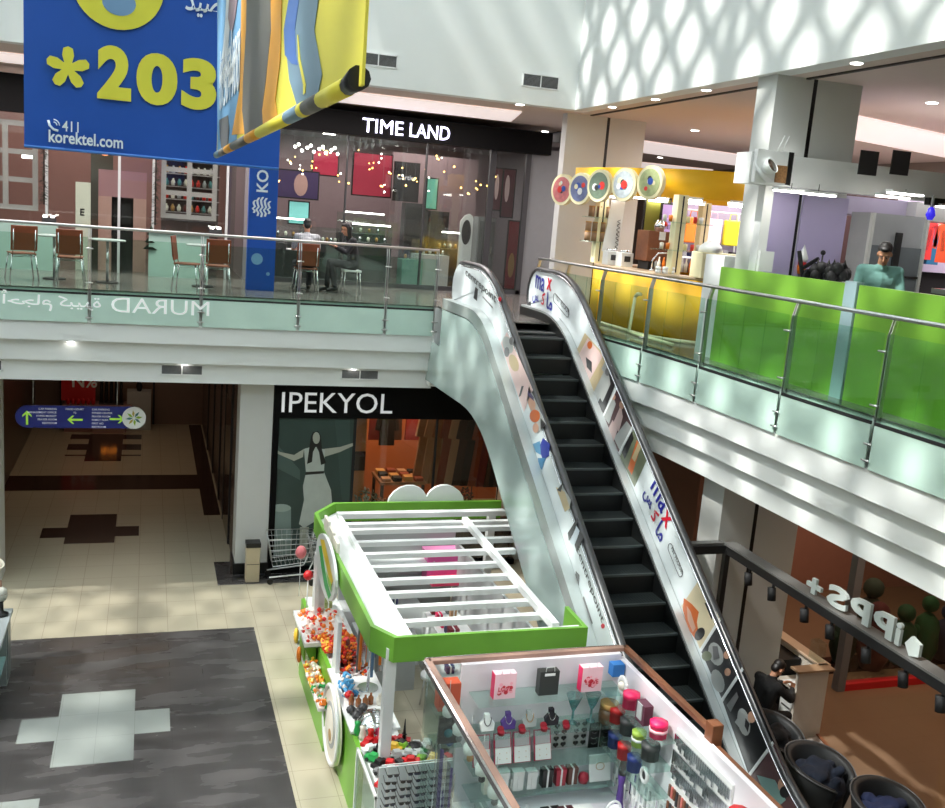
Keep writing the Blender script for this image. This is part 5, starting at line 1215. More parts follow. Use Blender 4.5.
MB().lathe([(.1, 0), (.1, .03), (.035, .06), (.03, .2), (.06, .24)], (-1.95, 14.75, 1.02), 14).build('foot', BLACK, t); MB().lathe([(.07, .24), (.09, .3), (.08, .4), (.02, .44)], (-1.95, 14.75, 1.02), 12).build('bowl', mat('pearl', (190, 190, 180), .2), t); MB().lathe([(.09, .3), (.02, .36), (.01, .5)], (-1.95, 14.75, 1.06), 10).build('cap', mat('bronze', (110, 74, 50), .4), t)
t = thing('white_lampshade', 'white tilted lampshade corner at the edge above the grey cabinet', 'lampshade', (-2.2, 15.2, 1.3)); T = Matrix.Translation((-2.38, 15.2, 1.45)) @ Matrix.Rotation(.35, 4, 'Y'); MB().lathe([(.34, .3), (.26, 0), (.25, 0), (.33, .3)], (0, 0, 0), 24, T=T).build('shade', OFFW, t); MB().cyl((-2.38, 15.2, 1.02), (-2.38, 15.2, 1.6), .012, 6).build('stem', BLACK, t); MB().box(-2.5, -2.0, 15.02, 15.4, 0, 1.02).build('stand', GB, t)
for i, (y, c_, lb) in enumerate(((13.7, 'yellow', 'yellow green bundle on the cabinet shelf'), (14.0, 'pale', 'pale bundle on the cabinet shelf'))): MB().ball((-2.05, y, .56), (.12, .12, .07), 8).build('bundle', mat('bundle_'+c_, (170, 170, 90) if i == 0 else (190, 190, 180)), label=lb, cat='bundle')

# ================================================================ BANNERS
def banner_cloth(P0, P1, z0, z1, name, mt, parent, amp=.02, th=.006):
    """hanging cloth between plan points P0, P1"""
    mb = MB(); nu, nv = 24, 12; d = Vector((P1[0]-P0[0], P1[1]-P0[1], 0)); nrm = Vector((-d.y, d.x, 0)).normalized()
    for s_ in (0, 1):
        for j in range(nv+1):
            for i in range(nu+1):
                u = i/nu; v = j/nv; mb.pts([Vector((P0[0], P0[1], z0))+d*u+Vector((0, 0, (z1-z0)*v))+nrm*(amp*math.sin(u*7+v*2)*(.3+.7*(1-v))+s_*th)])
    n = (nu+1)*(nv+1)
    for j in range(nv):
        for i in range(nu):
            a = j*(nu+1)+i; mb.face([a, a+1, a+nu+2, a+nu+1], 0, True); mb.face([n+a+nu+1, n+a+nu+2, n+a+1, n+a], 0, True)
    return mb.build(name, mt, parent, fix=False)
YB = 9.0
t = thing('hanging_banner', 'large blue telecom banner with yellow digits hanging in the light well', 'banner', (.05, YB, 7.5), 'telecom banners hanging in the light well')
bA = at(23.8, 147, 'y', YB); bB = at(279, 172, 'y', YB)
banner_cloth((bA.x, YB+.03), (bB.x, YB+.03), bA.z, 10.6, 'banner_cloth', BLUE, t, .006)
MB().cyl((bA.x, YB+.03, bA.z+.01), (bB.x, YB+.03, bA.z+.01), .012, 8).build('bottom_hem', mat('hem_blue', (60, 120, 200), .5), t)
MB().cyl((bA.x, YB+.03, 10.6), (bB.x, YB+.03, 10.6), .02, 8).build('top_rod', STEEL, t)
for x in (bA.x+.1, bB.x-.1): MB().cyl((x, YB+.03, 10.6), (x, YB+.03, 16.6), .004, 5).build('cable', STEEL, t)
def tb(body, px, py, px2, h, mt, bold=.02, nm='banner_lettering'):
    a = at(px, py, 'y', YB); b = at(px2, py, 'y', YB)
    lettering(body, (a.x, YB+.012, a.z), (1, 0, 0), (0, 0, 1), height=h, width=b.x-a.x, bold=bold, th=.004).build(nm, mt, t)
# asterisk from five petals
ca = at(68, 68, 'y', YB); mb = MB()
for k in range(6-1):
    a = PI/2+2*PI*k/5; u = Vector((math.cos(a), 0, math.sin(a))); v = Vector((-math.sin(a), 0, math.cos(a))); c = Vector((ca.x, YB+.012, ca.z))
    mb.prism([c-v*.018, c+v*.018, c+u*.10+v*.045, c+u*.155+v*.036, c+u*.17, c+u*.155-v*.036, c+u*.10-v*.045], (0, -.004-.0004*k, 0))
mb.build('banner_lettering', BYEL, t)
tb('2', 97, 98, 131, .43, BYEL, .05); tb('0', 136, 103, 177, .42, BYEL, .05); tb('3', 181, 108, 216, .42, BYEL, .05)
tb('411', 62, 131, 78.5, .085, BWHITE, .006); tb('korektel.com', 48.5, 142, 123, .10, BWHITE, .02)
c = at(53.5, 125, 'y', YB); mb = MB(); mb.tube([Vector((c.x-.04, YB+.01, c.z+.035)), Vector((c.x-.03, YB+.01, c.z-.005)), Vector((c.x+.0, YB+.01, c.z-.035)), Vector((c.x+.035, YB+.01, c.z-.042))], .011, 6)
for r_ in (.025, .045): mb.tube([Vector((c.x+.0+r_*math.cos(a), YB+.01, c.z+r_*math.sin(a))) for a in (0, .4, .8, 1.2, 1.57)], .005, 5)
mb.build('phone_symbol', BWHITE, t)
c = at(118, -17, 'y', YB); MB().disc((c.x, YB+.014, c.z), .36, (0, -1, 0), .004, 40).build('yellow_disc', BYEL, t)
MB().disc((c.x+.01, YB+.009, c.z-.17+.02), .1, (0, -1, 0), .003, 24, sx=1.3).build('disc_inset', mat('inset_blue', (110, 150, 190), .5), t)
tb('\ufeaa\ufef4\ufebb', 185, 15, 222, .16, BWHITE, .015)
# second banner, edge on, with wavy stripes
XW = .35
t = thing('hanging_banner', 'striped yellow, grey and light blue banner hanging edge-on before the blue one', 'banner', (XW, 3.9, 7.4), 'telecom banners hanging in the light well')
WB = mat('wave_blue', (110, 160, 200), .55); WY = mat('wave_yellow', (232, 222, 80), .5, var=.03); WO = mat('wave_orange', (236, 170, 60), .5); WGY = mat('wave_grey', (104, 104, 100), .5); WBG = mat('wave_bluegrey', (120, 150, 170), .5); WW = mat('wave_white', (226, 234, 238), .5)
y0 = at(217, 140, 'x', XW).y; y1 = at(362, 70, 'x', XW).y
MB().box(XW, XW+.006, y1, y0, 7.46, 10.6).build('banner_cloth', WY, t)
def st(mt, edgeL, edgeR, k):
    """stripe between two edges given as photo points, top to bottom"""
    P = [at(x, y, 'x', XW) for x, y in edgeL]+[at(x, y, 'x', XW) for x, y in reversed(edgeR)]
    P = [Vector((XW-.0012*k, p.y, max(p.z, 7.462))) for p in P]
    MB().prism(P, (.001, 0, 0)).build('stripe_print', mt, t)
st(WB, [(217.5, -20), (217.5, 40), (217.5, 90), (217.5, 160)], [(243, -20), (241, 40), (240, 90), (236, 158)], 1)
st(WO, [(242, -20), (241, 40), (240, 90), (232, 135)], [(275, -20), (272, 30), (268, 90), (266, 140)], 1.6)
st(WGY, [(248, -20), (247, 30), (244, 80), (243, 110), (246, 140)], [(271, -20), (272, 30), (267, 80), (263, 110), (264, 133)], 3.2)
st(WO, [(272, -20), (271, 40), (265, 90), (262, 115), (266, 135)], [(283, -20), (281, 60), (276, 100), (279, 128)], 2.4)
st(WBG, [(293, -20), (285, 30), (290, 80), (300, 113)], [(322, -20), (315, 30), (323, 75), (316, 108)], 2)
st(mat('wave_cobalt', (80, 120, 190), .5), [(293, -20), (285, 30), (286, 55), (293, 64)], [(303, -20), (296, 30), (297, 55), (299, 65)], 3)
st(WY, [(299, 35), (300, 60), (305, 85), (305, 95)], [(299.7, 35), (302, 60), (307.5, 85), (307, 93)], 4)
st(WW, [(228, -20), (226, 20), (224, 45), (222, 60)], [(236, -20), (231, 20), (229, 45), (228, 55)], 3)
st(mat('wave_mauve', (150, 130, 140), .5), [(231, -20), (229, 18), (231, 30)], [(241, -20), (236, 18), (233, 32)], 4)
st(WW, [(254, -20), (254, 22), (255, 25)], [(259, -20), (259, 20), (258, 25)], 3)
st(mat('wave_charcoal', (90, 92, 92), .5), [(220, 120), (221, 140), (222, 148)], [(229, 115), (230, 130), (229, 144)], 4)
d = Vector((0, -1, 0))
for body, pa, pb, h in (('korektel.com', (219.5, 89), (239, 77), .19), ('07504400', (219.5, 112), (239, 100), .20)):
    a = at(*pa, 'x', XW-.005); b = at(*pb, 'x', XW-.005)
    lettering(body, a, Vector((0, -1, 0)), (0, 0, 1), height=h, width=abs(a.y-b.y), bold=.01, th=.002).build('banner_lettering', WW, t)
# rod pocket along the foot with the stripes running over it
segs = [(y0, 5.4, WBG), (5.4, 5.0, WGY), (5.0, 4.6, WO), (4.6, 3.9, WGY), (3.9, 3.5, WO), (3.5, 2.75, WY), (2.75, 2.5, WBG), (2.5, 2.42, WY), (2.42, 2.2, WGY), (2.2, 1.9, WY)]
for a, b, mt in segs: MB().cyl((XW, a, 7.47), (XW, b, 7.47), .018, 12).build('rod_pocket', mt, t)
MB().cyl((XW, 1.9, 7.47), (XW, 1.80, 7.475), .017, 10, r2=.022).build('black_end_cap', BLACK, t)
MB().cyl((XW, y0, 10.6), (XW, y1, 10.6), .02, 8).build('top_rod', STEEL, t)
for y in (y0-.2, y1+.2): MB().cyl((XW, y, 10.6), (XW, y, 16.6), .004, 5).build('cable', STEEL, t)
# ================================================================ UPPER FLOOR, BACK: watch shop, cafe
Y = 22.0
t = thing('watch_shop', 'watch shop front with a long black fascia and white lit lettering', 'shop front', (5.6, Y, 5.5))
MB().box(1.9, 8.82, 21.75, 22.1, 8.77, 9.27).build('sign_fascia', SIGNB, t)
lt = mat('sign_lit', (226, 222, 255), .5, emit=3.2)
for body, xa, xb in (('TIME', 4.36, 5.27), ('LAND', 5.42, 6.34)): lettering(body, (xa, 21.745, 8.86), (1, 0, 0), (0, 0, 1), height=.29, width=xb-xa, bold=0, th=.02).build('sign_lettering', lt, t)
MB().box(2.4, 8.4, 21.98, 21.995, 5.5, 8.77).build('window_glass', SHOPG, t)
for x, w_ in ((2.42, .05), (4.1, .03), (5.9, .03), (7.42, .14), (8.3, .12)): MB().box(x, x+w_, 21.94, 22.04, 5.5, 8.77).build('frame', DARK, t)
MB().box(2.4, 8.4, 21.94, 22.04, 5.5, 5.6).build('sill', DARK, t)
MB().box(8.42, 9.3, 22.0, 22.2, 5.5, 8.9).build('side_pillar', GREY, t)
mb = MB(); mb.box(2.0, 9.4, 27.4, 27.5, 5.5, 9.4, 0); mb.box(9.3, 9.4, 22.2, 27.4, 5.5, 9.4, 1); mb.box(1.95, 2.05, 22.1, 27.4, 5.5, 9.4, 1)
struct('wall_watch_shop', mb, [mat('mauve_wall', (150, 128, 130), .6), mat('grey_wall', (120, 116, 120), .5)])
mb = MB(); mb.box(5.9, 8.2, 25.2, 25.3, 5.5, 8.7); struct('wall_watch_partition', mb, mat('mauve_wall2', (158, 134, 136), .6))
t = thing('dark_wall_unit', 'dark reddish doorway panel beyond the watch shop', 'panel', (10, 24, 5.5)); MB().box(9.5, 10.6, 23.6, 23.7, 5.5, 8.7).build('panel', mat('door_maroon', (70, 40, 34), .5), t); MB().box(9.7, 10.1, 23.58, 23.6, 7.55, 7.62).build('red_light', mat('red_glow', (220, 50, 30), .5, emit=2.5), t)
# posters and screens in the watch shop
def board(x0, x1, y, z0, z1, mt, lb, cat='poster', name='wall_poster', fr=BLACK, img=None):
    t = thing(name, lb, cat, ((x0+x1)/2, y, z0)); MB().box(x0-.03, x1+.03, y-.03, y+.02, z0-.03, z1+.03).build('frame', fr, t); MB().box(x0, x1, y-.04, y-.03, z0, z1).build('picture', mt, t)
    if img:
        for i, (nm, u, v, ru, rv, m2) in enumerate(img): MB().disc((x0+(x1-x0)*u, y-.042-.002*i, z0+(z1-z0)*v), rv, (0, -1, 0), .002, 16, sx=ru/rv).build(nm, m2, t)
    return t
PUR = mat('poster_purple', (70, 52, 96), .4); CRM = mat('poster_crimson', (176, 44, 72), .4); TEAL = mat('screen_teal', (130, 200, 196), .4, emit=.6)
board(2.75, 3.75, 23.6, 7.35, 7.95, PUR, 'dark purple advertising screen in the watch shop window', img=[('portrait', .6, .5, .16, .26, mat('portrait_skin', (190, 150, 145), .4))])
board(3.75, 4.35, 24.5, 7.95, 8.5, CRM, 'small crimson poster hung high in the watch shop'); board(4.75, 5.7, 24.5, 7.55, 8.55, mat('poster_red', (150, 36, 60), .4), 'large dark red poster high in the watch shop'); board(5.75, 6.35, 24.3, 7.5, 8.4, mat('poster_black', (34, 32, 36), .4), 'black poster with pale script in the watch shop')
lettering('Cartier', (5.8, 24.25, 8.0), (1, 0, 0), (0, 0, 1), height=.12, width=.5).build('poster_script', LT, bpy.data.objects['wall_poster.003'] if 'wall_poster.003' in bpy.data.objects else None, label=None)
board(6.35, 6.6, 23.4, 7.35, 8.05, mat('lantern_teal', (90, 160, 140), .4, emit=.3), 'green glowing hanging display box in the watch shop', 'display', 'hanging_display')
board(3.15, 3.6, 23.9, 6.75, 7.25, TEAL, 'bright teal screen behind the seated man in the watch shop', 'screen', 'display_screen')
board(7.72, 7.95, 22.6, 7.45, 8.4, mat('poster_wine', (90, 36, 48), .4), 'tall wine red poster to one side of the shop door frame', img=[('bright_figure', .5, .55, .05, .3, mat('poster_light', (220, 190, 190), .4))]); board(8.0, 8.28, 22.6, 7.3, 8.4, mat('poster_wine'), 'tall wine red poster on the other side of the shop door frame', img=[('bright_figure', .35, .6, .06, .32, mat('poster_light'))])
board(8.2, 8.45, 22.5, 5.6, 7.2, mat('standee_red', (130, 30, 40), .4), 'tall red roll-up standee by the watch shop door', 'standee', 'standee', img=[('gold_figure', .5, .35, .08, .3, GOLD)])
def case(x, y, w_, d_, h, lb, mt=DARK, lit=True, items=5):
    t = thing('display_case', lb, 'display case', (x, y, 5.5)); MB().box(x-w_/2, x+w_/2, y-d_/2, y+d_/2, 5.5, 5.5+h*.7).build('case_body', mt, t); MB().box(x-w_/2, x+w_/2, y-d_/2, y+d_/2, 5.5+h*.7, 5.5+h).build('glass_top', CASEG, t)
    if lit: MB().box(x-w_/2+.05, x+w_/2-.05, y-d_/2-.01, y-d_/2+.02, 5.5+h, 5.5+h+.03).build('strip_lamp', LAMP, t)
    for i in range(items): MB().lathe([(.03, 0), (.04, .06), (.02, .1)], (x-w_/2+(i+.5)*w_/items, y, 5.5+h*.72), 8).build('watch_on_stand', [GOLD, CHROME, OFFW][i % 3], t)
case(3.0, 23.2, .9, .6, 1.35, 'dark watch case with a lit strip behind the man in the checked shirt'); case(4.9, 23.0, 1.0, .6, 1.35, 'watch case with a lit strip in the middle of the shop window'); case(4.95, 23.0+1.2, 1.1, .6, 1.6, 'taller lit watch case behind the middle one')
case(3.9, 24.0, .9, .5, 1.2, 'watch case crowded with small gold lit pieces behind the seated woman', DARK, False, 9); case(6.4, 22.9, .8, .6, 1.1, 'pale glass watch case beside the escalator end of the railing', LGREY, False); case(7.1, 23.6, .7, .5, 1.3, 'lit watch case near the dark cabinets of the shop'); case(5.9, 22.8, .5, .5, .9, 'low teal glass counter in the watch shop', mat('teal_panel', (120, 160, 150), .3), False, 2)
for i, (x, y, z, w_, h, lb) in enumerate(((6.35, 24.4, 5.5, .6, 1.95, 'dark grey tall cabinet against the mauve wall'), (6.95, 24.4, 5.5, .5, 1.8, 'second dark tall cabinet against the mauve wall'), (7.75, 23.0, 5.5, .45, 1.75, 'grey metal locker beside the shop door frame'), (2.5, 24.2, 5.5, .5, 1.9, 'black shelving behind the blue pillar in the watch shop'))):
    t = thing('tall_cabinet', lb, 'cabinet', (x, y, z)); MB().box(x-w_/2, x+w_/2, y-.2, y+.2, z, z+h).build('body', DARK if i != 2 else GREY, t); MB().box(x-w_/2+.03, x+w_/2-.03, y-.22, y-.2, z+.1, z+h-.1).build('door', BLK if i != 2 else mat('locker_grey', (96, 98, 98), .4), t); MB().box(x+w_/2-.1, x+w_/2-.08, y-.24, y-.22, z+h*.5, z+h*.6).build('handle', CHROME, t)
t = thing('oval_mirror', 'oval standing mirror in a white arch by the shop cabinets', 'mirror', (7.35, 23.2, 5.5)); MB().prism([(7.2, 23.2, 5.5), (7.55, 23.2, 5.5), (7.55, 23.2, 7.1), (7.5, 23.2, 7.25), (7.42, 23.2, 7.3), (7.3, 23.2, 7.25), (7.2, 23.2, 7.1)], (0, .05, 0)).build('arch', WG, t); MB().disc((7.36, 23.19, 6.85), .3, (0, -1, 0), .006, 20, sx=.4).build('mirror_glass', BLK, t)
# fairy lights: strings of warm lamps hanging inside the window
random.seed(14)
strings = []
for i in range(30):
    x = 2.55+5.3*(i/29)+random.uniform(-.05, .05); y = 22.35+random.uniform(0, .5); t = thing('fairy_light_string', 'string of warm fairy lights hanging inside the watch shop window', 'fairy lights', (x, y, 8.7), 'fairy lights in the watch shop window')
    L = random.uniform(.2, 1.15); MB().cyl((x, y, 8.77), (x, y, 8.7-L), .0025, 4).build('wire', GREY, t)
    for k in range(random.randint(1, 4)):
        z = 8.7-L+random.uniform(0, .22); MB().ball((x+random.uniform(-.07, .07), y, z), random.uniform(.012, .022), 6).build('bulb', WARML if random.random() < .7 else LAMP, t)
for i in range(12): mb = MB(); p = Vector((3.05+.09*i, 22.6+.1*(i % 3), 8.45+.07*math.sin(i*2.1))); mb.ball(p, .035, 8); mb.build('globe_lamp', LAMP, label='small white globe lamp in the cluster behind the watch shop window', cat='lamp', group='globe lamps in a cluster')
for i, (x, y) in enumerate(((3.0, 22.5), (4.6, 22.4), (5.3, 23.3), (5.1, 23.9), (5.6, 22.4), (6.6, 22.4), (5.9, 24), (7.9, 22.3), (6.9, 23.5), (3.8, 23.7), (2.7, 24.4), (4.2, 25))):
    t = thing('square_downlight', 'square lit downlight in the watch shop ceiling', 'ceiling light', (x, y, 8.95), 'downlights in the watch shop'); MB().box(x-.14, x+.14, y-.1, y+.1, 8.95, 8.97).build('lamp', LAMP, t); MB().box(x-.17, x+.17, y-.13, y+.13, 8.97, 9.0).build('frame', WG, t)
mb = MB(); mb.box(2.05, 9.3, 22.1, 27.4, 9.0, 9.1); struct('ceiling_watch_shop', mb, mat('shop_ceiling_grey', (120, 118, 120), .7))

# blue advertising pillar
t = thing('advertising_pillar', 'tall blue telecom pillar with white logo on the upper floor', 'pillar', (2.08, 19.6, 5.5))
MB().box(1.80, 2.34, 19.5, 19.62, 5.5, 9.4).build('pillar_cladding', BLUE, t); MB().box(1.84, 2.3, 19.62, 20.0, 5.5, 9.41).build('pillar_core', GREY, t)
c = at(261.5, 207, 'y', 19.49); mb = MB()
for k in range(5):
    x = c.x-.14+.07*k; h = .19*math.sqrt(max(0, 1-((k-2)/2.6)**2)); P = [(x+.02*math.sin(q*2.4)*1.2, 19.494, c.z-h+2*h*q/6) for q in range(7)]
    mb.prism([(a-.02, b, z) for a, b, z in P]+[(a+.02, b, z) for a, b, z in reversed(P)], (0, -.003, 0))
mb.build('wave_logo', BWHITE, t)
a = at(256.5, 188, 'y', 19.49)
lettering('KOREK', Vector((c.x+.11, 19.495, c.z+.28)), (0, 0, 1), (-1, 0, 0), height=.22, bold=.02, th=.004).build('pillar_lettering', BWHITE, t)
c = at(257, 259, 'y', 19.49); MB().disc((c.x, 19.495, c.z), .11, (0, -1, 0), .004, 24).build('pale_disc', mat('disc_pale', (130, 175, 220), .5), t)
c = at(268, 274, 'y', 19.49); MB().disc((c.x, 19.495, c.z), .035, (0, -1, 0), .004, 16).build('small_disc', mat('disc_pale'), t)

# gift shop / cafe front with white frames
t = thing('cafe_shop', 'dim cafe shop front with white multi-pane frames behind the blue banner', 'shop front', (-1.2, Y, 5.5))
MB().box(-9, 1.78, 21.8, 22.1, 8.55, 9.27).build('sign_fascia', SIGNB, t); MB().box(-9, 1.75, 21.98, 21.99, 5.5, 8.55).build('window_glass', SHOPG, t)
for x in (-2.0, -.62, .05, 1.55): MB().box(x, x+.05, 21.93, 22.03, 5.5, 8.55).build('mullion', LGREY, t)
CF = mat('cafe_frame', (176, 166, 166), .5)
def lattice(x0, x1, z0, z1, nx, nz, y):
    mb = MB(); w_ = .1
    for i in range(nx+1): x = x0+(x1-x0)*i/nx; mb.box(x-w_/2, x+w_/2, y, y+.05, z0-w_/2, z1+w_/2)
    for j in range(nz+1): z = z0+(z1-z0)*j/nz; mb.box(x0, x1, y+.001, y+.049, z-w_/2, z+w_/2)
    mb.build('window_lattice', CF, t)
lattice(.28, 1.32, 6.75, 8.2, 2, 3, 22.1); lattice(-3.3, -2.2, 6.7, 8.35, 2, 3, 22.1)
mb = MB(); mb.box(-9, 1.95, 26.9, 27.0, 5.5, 9.4, 0); struct('wall_cafe', mb, mat('cafe_wall', (150, 112, 106), .6))
t = thing('pink_portal', 'pink archway frame inside the cafe shop', 'archway', (-.6, 22.6, 5.5)); PKW = mat('portal_pink', (206, 160, 150), .6)
for x in (-1.02, -.32): MB().box(x, x+.26, 22.5, 22.7, 5.5, 7.05).build('upright', PKW, t)
MB().box(-1.02, -.06, 22.5, 22.7, 7.05, 7.6).build('lintel', mat('portal_rose', (180, 130, 136), .6), t); MB().box(-.76, -.32, 22.72, 22.8, 5.5, 7.1).build('dark_opening', BLK, t)
t = thing('dark_figurine', 'black cat shaped cut-out in the pink archway', 'cut-out', (-.5, 22.6, 6.3)); MB().prism([(-.74, 22.66, 6.5), (-.36, 22.66, 6.5), (-.36, 22.66, 6.9), (-.45, 22.66, 6.92), (-.52, 22.66, 7.0), (-.62, 22.66, 7.02), (-.7, 22.66, 6.9)], (0, .03, 0)).build('cut_out', BLK, t)
t = thing('letter_standee', 'pale standee with a black letter E behind the cafe chair', 'standee', (-1.28, 22.3, 5.5)); MB().box(-1.45, -1.16, 22.25, 22.3, 5.5, 7.3).build('board', OFFW, t); lettering('E', (-1.36, 22.245, 6.62), (1, 0, 0), (0, 0, 1), height=.14, bold=.02).build('letter', BLACK, t)
t = thing('grey_door', 'dark grey door panel inside the cafe shop beside the standee', 'panel', (-1.0, 23, 5.5)); MB().box(-1.2, -.75, 23.0, 23.05, 5.5, 8.3).build('panel', mat('door_green_grey', (84, 84, 78), .5), t)
t = thing('globe_lamp', 'round orange globe lamp hanging in the cafe shop', 'lamp', (-.85, 22.8, 8.1)); MB().ball((-.9, 22.6, 8.0), .12, 14).build('globe', mat('globe_orange', (240, 150, 100), .5, emit=1.4), t); MB().cyl((-.9, 22.6, 8.12), (-.9, 22.6, 9.3), .004, 4).build('cord', BLACK, t)
def garland(x, y, z0, z1, lb):
    t = thing('garland', lb, 'garland', (x, y, z0)); MB().cyl((x, y, z0), (x, y, z1), .012, 5).build('core', BLK, t); mb = MB(); random.seed(int(x*10)+50)
    for k in range(260):
        z = random.uniform(z0, z1); a = random.uniform(0, 2*PI); d = Vector((math.cos(a), math.sin(a), random.uniform(-.6, .3))); p = Vector((x, y, z)); s_ = random.uniform(.06, .13)
        n_ = d.cross(Vector((0, 0, 1))).normalized()*.012; mb.prism([p, p+d*s_*.6+n_, p+d*s_, p+d*s_*.6-n_], (0, .002, .003))
    mb.build('needles', mat('garland_green', (32, 46, 34), .8), t)
garland(.12, 21.7, 6.55, 8.5, 'dark green hanging garland beside the white lattice frame'); garland(-2.0, 21.7, 6.8, 8.4, 'dark green hanging garland beside the far lattice frame')
t = thing('small_fir_tree', 'small dark fir tree against the pale cafe counter', 'plant', (-.05, 21.6, 5.9)); MB().lathe([(.16, 0), (.04, .12), (.13, .14), (.03, .28), (.09, .3), (.0, .5)], (0.05, 21.6, 6.05), 10).build('boughs', mat('garland_green'), t); MB().cyl((.05, 21.6, 5.5), (.05, 21.6, 6.05), .02, 6).build('stem', BROWN, t)
t = thing('cafe_counter', 'pale green counter of the cafe shop below the lattice frame', 'counter', (.6, 21.6, 5.5)); MB().box(.0, 1.2, 21.5, 21.9, 5.5, 6.4).build('counter_body', mat('counter_mint', (150, 178, 168), .4), t); MB().box(-.02, 1.22, 21.46, 21.92, 6.4, 6.43).build('counter_top', LGREY, t)
t = thing('cafe_counter', 'mint counter with small white lettering near the far garland', 'counter', (-2.6, 21.6, 5.5)); MB().box(-4.2, -1.75, 21.5, 21.9, 5.5, 6.4).build('counter_body', mat('counter_mint'), t); lettering('BRO', (-2.55, 21.49, 5.95), (1, 0, 0), (0, 0, 1), height=.1, bold=.01).build('lettering', WG, t)
random.seed(31)
for i in range(5):
    for j in range(8):
        x = .35+.13*j; z = 6.85+.27*i; mt = random.choice([OFFW, cr, DARK, GOLD, LGREY, mat('jar_teal', (90, 150, 150), .3), cdk]); mb = MB(); mb.lathe([(.035, 0), (.045, .08), (.02, .13), (.02, .15)], (x, 22.6, z), 8); mb.build('jar', mt, label='small jar on the cafe shop shelves behind the lattice', cat='jar', group='jars on the cafe shop shelves')
t = thing('shelf_unit', 'shelf unit of jars behind the white lattice', 'shelf', (.8, 22.65, 5.5))
for i in range(6): MB().box(.25, 1.45, 22.5, 22.75, 6.82+.27*i, 6.84+.27*i).build('shelf', CF, t)
MB().box(.25, 1.45, 22.76, 22.8, 5.5, 8.3).build('back_panel', mat('shelf_back', (96, 78, 76), .6), t)
for i, (x, y, z) in enumerate(((.45, 23.6, 8.3), (.8, 23.6, 8.25), (1.1, 23.8, 8.3), (-.1, 24, 8.2), (-.4, 23.6, 8.0), (.2, 24.5, 8.4), (-1.6, 22.6, 8.15), (-1.75, 22.6, 8.15), (-2.2, 22.4, 8.2), (-2.4, 23, 7.7))):
    t = thing('square_downlight', 'bright rectangular lamp in the cafe shop ceiling', 'ceiling light', (x, y, z), 'lamps in the cafe shop'); MB().box(x-.14, x+.14, y-.05, y+.05, z, z+.06).build('lamp', LAMP, t); MB().cyl((x, y, z+.06), (x, y, 9.3), .004, 4).build('hanger', GREY, t)
for x, y in ((1.22, 21.5), (-2.0, 21.5)):
    t = thing('ticket_light', 'small twin lamp over the railing side of the cafe counter', 'lamp', (x, y, 6.6), 'twin counter lamps')
    for q in (0, .14): MB().box(x+q, x+q+.07, y, y+.04, 6.56, 6.6).build('lamp', LAMP, t)
    MB().box(x-.02, x+.24, y+.01, y+.05, 6.43, 6.56).build('housing', DARK, t)

# cafe chairs and tables along the railing
def cafe_chair(lb):
    t = thing('cafe_chair', lb, 'chair', (0, 0, 0), 'cafe chairs along the railing')
    def ch(nm, mb, mt, bv=0): o_ = mb.build(nm, mt, loc=(0, 0, 0), bevel=bv); o_.parent = t; return o_
    ch('seat', MB().box(-.21, .21, -.21, .22, .46, .485), ORANGE, .01)
    T = Matrix.Translation((0, -.21, .55)) @ Matrix.Rotation(.12, 4, 'X')
    ch('backrest', MB().box(-.22, .22, -.012, .012, -.02, .42, 0, T), ORANGE, .01)
    for sx_ in (-1, 1):
        for sy in (-1, 1): ch('leg', MB().tube([(sx_*.19, sy*.18, .46), (sx_*.24, sy*.23, 0)], .013, 8), CHROME)
        ch('back_support', MB().tube([(sx_*.18, -.18, .46), (sx_*.18, -.23, .6), (sx_*.18, -.26, .9)], .01, 8), CHROME)
    ch('brace', MB().tube([(-.2, .18, .42), (.2, .18, .42), (.2, -.18, .42), (-.2, -.18, .42)], .008, 6, closed=True), CHROME)
    return t
c0 = cafe_chair('orange wooden cafe chair seen from behind in front of the letter standee'); c0.location = (-1.32, 19.0, 5.5)
clone(c0, (1.22, 18.95, 5.5), 0, 'orange wooden cafe chair beside the blue pillar')
clone(c0, (.68, 19.0, 5.5), -PI/2-.2, 'orange wooden cafe chair turned sideways before the mint counter')
clone(c0, (-2.15, 19.3, 5.5), .3, 'orange wooden cafe chair at the edge of the cafe, only its legs showing')
clone(c0, (2.98, 19.75, 5.5), 0, 'orange wooden cafe chair carrying the man in the checked shirt')
def cafe_table(x, y, lb, r=.32, h=.8):
    t = thing('cafe_table', lb, 'table', (x, y, 5.5), 'cafe tables along the railing'); MB().cyl((x, y, 5.5+h-.025), (x, y, 5.5+h), r, 24).build('table_top', LGREY, t); MB().cyl((x, y, 5.52), (x, y, 5.5+h-.025), .025, 8).build('column', CHROME, t); MB().cyl((x, y, 5.5), (x, y, 5.52), .2, 18).build('base', DARK, t)
cafe_table(-1.65, 19.75, 'small round cafe table beside the chair by the letter standee'); cafe_table(-.72, 19.5, 'small round cafe table before the pink archway'); cafe_table(1.0, 19.75, 'small round cafe table between the sideways chair and the blue pillar'); cafe_table(3.0, 20.55, 'cafe table in front of the man in the checked shirt')
t = thing('white_stool', 'white stool under the seated woman in black', 'stool', (3.95, 20.0, 5.5)); MB().box(3.77, 4.13, 19.82, 20.18, 5.94, 5.98).build('seat', WG, t, bevel=.01)
for sx_ in (-1, 1):
    for sy in (-1, 1): MB().tube([(3.95+sx_*.15, 20+sy*.15, 5.94), (3.95+sx_*.18, 20+sy*.18, 5.5)], .013, 8).build('leg', CHROME, t)

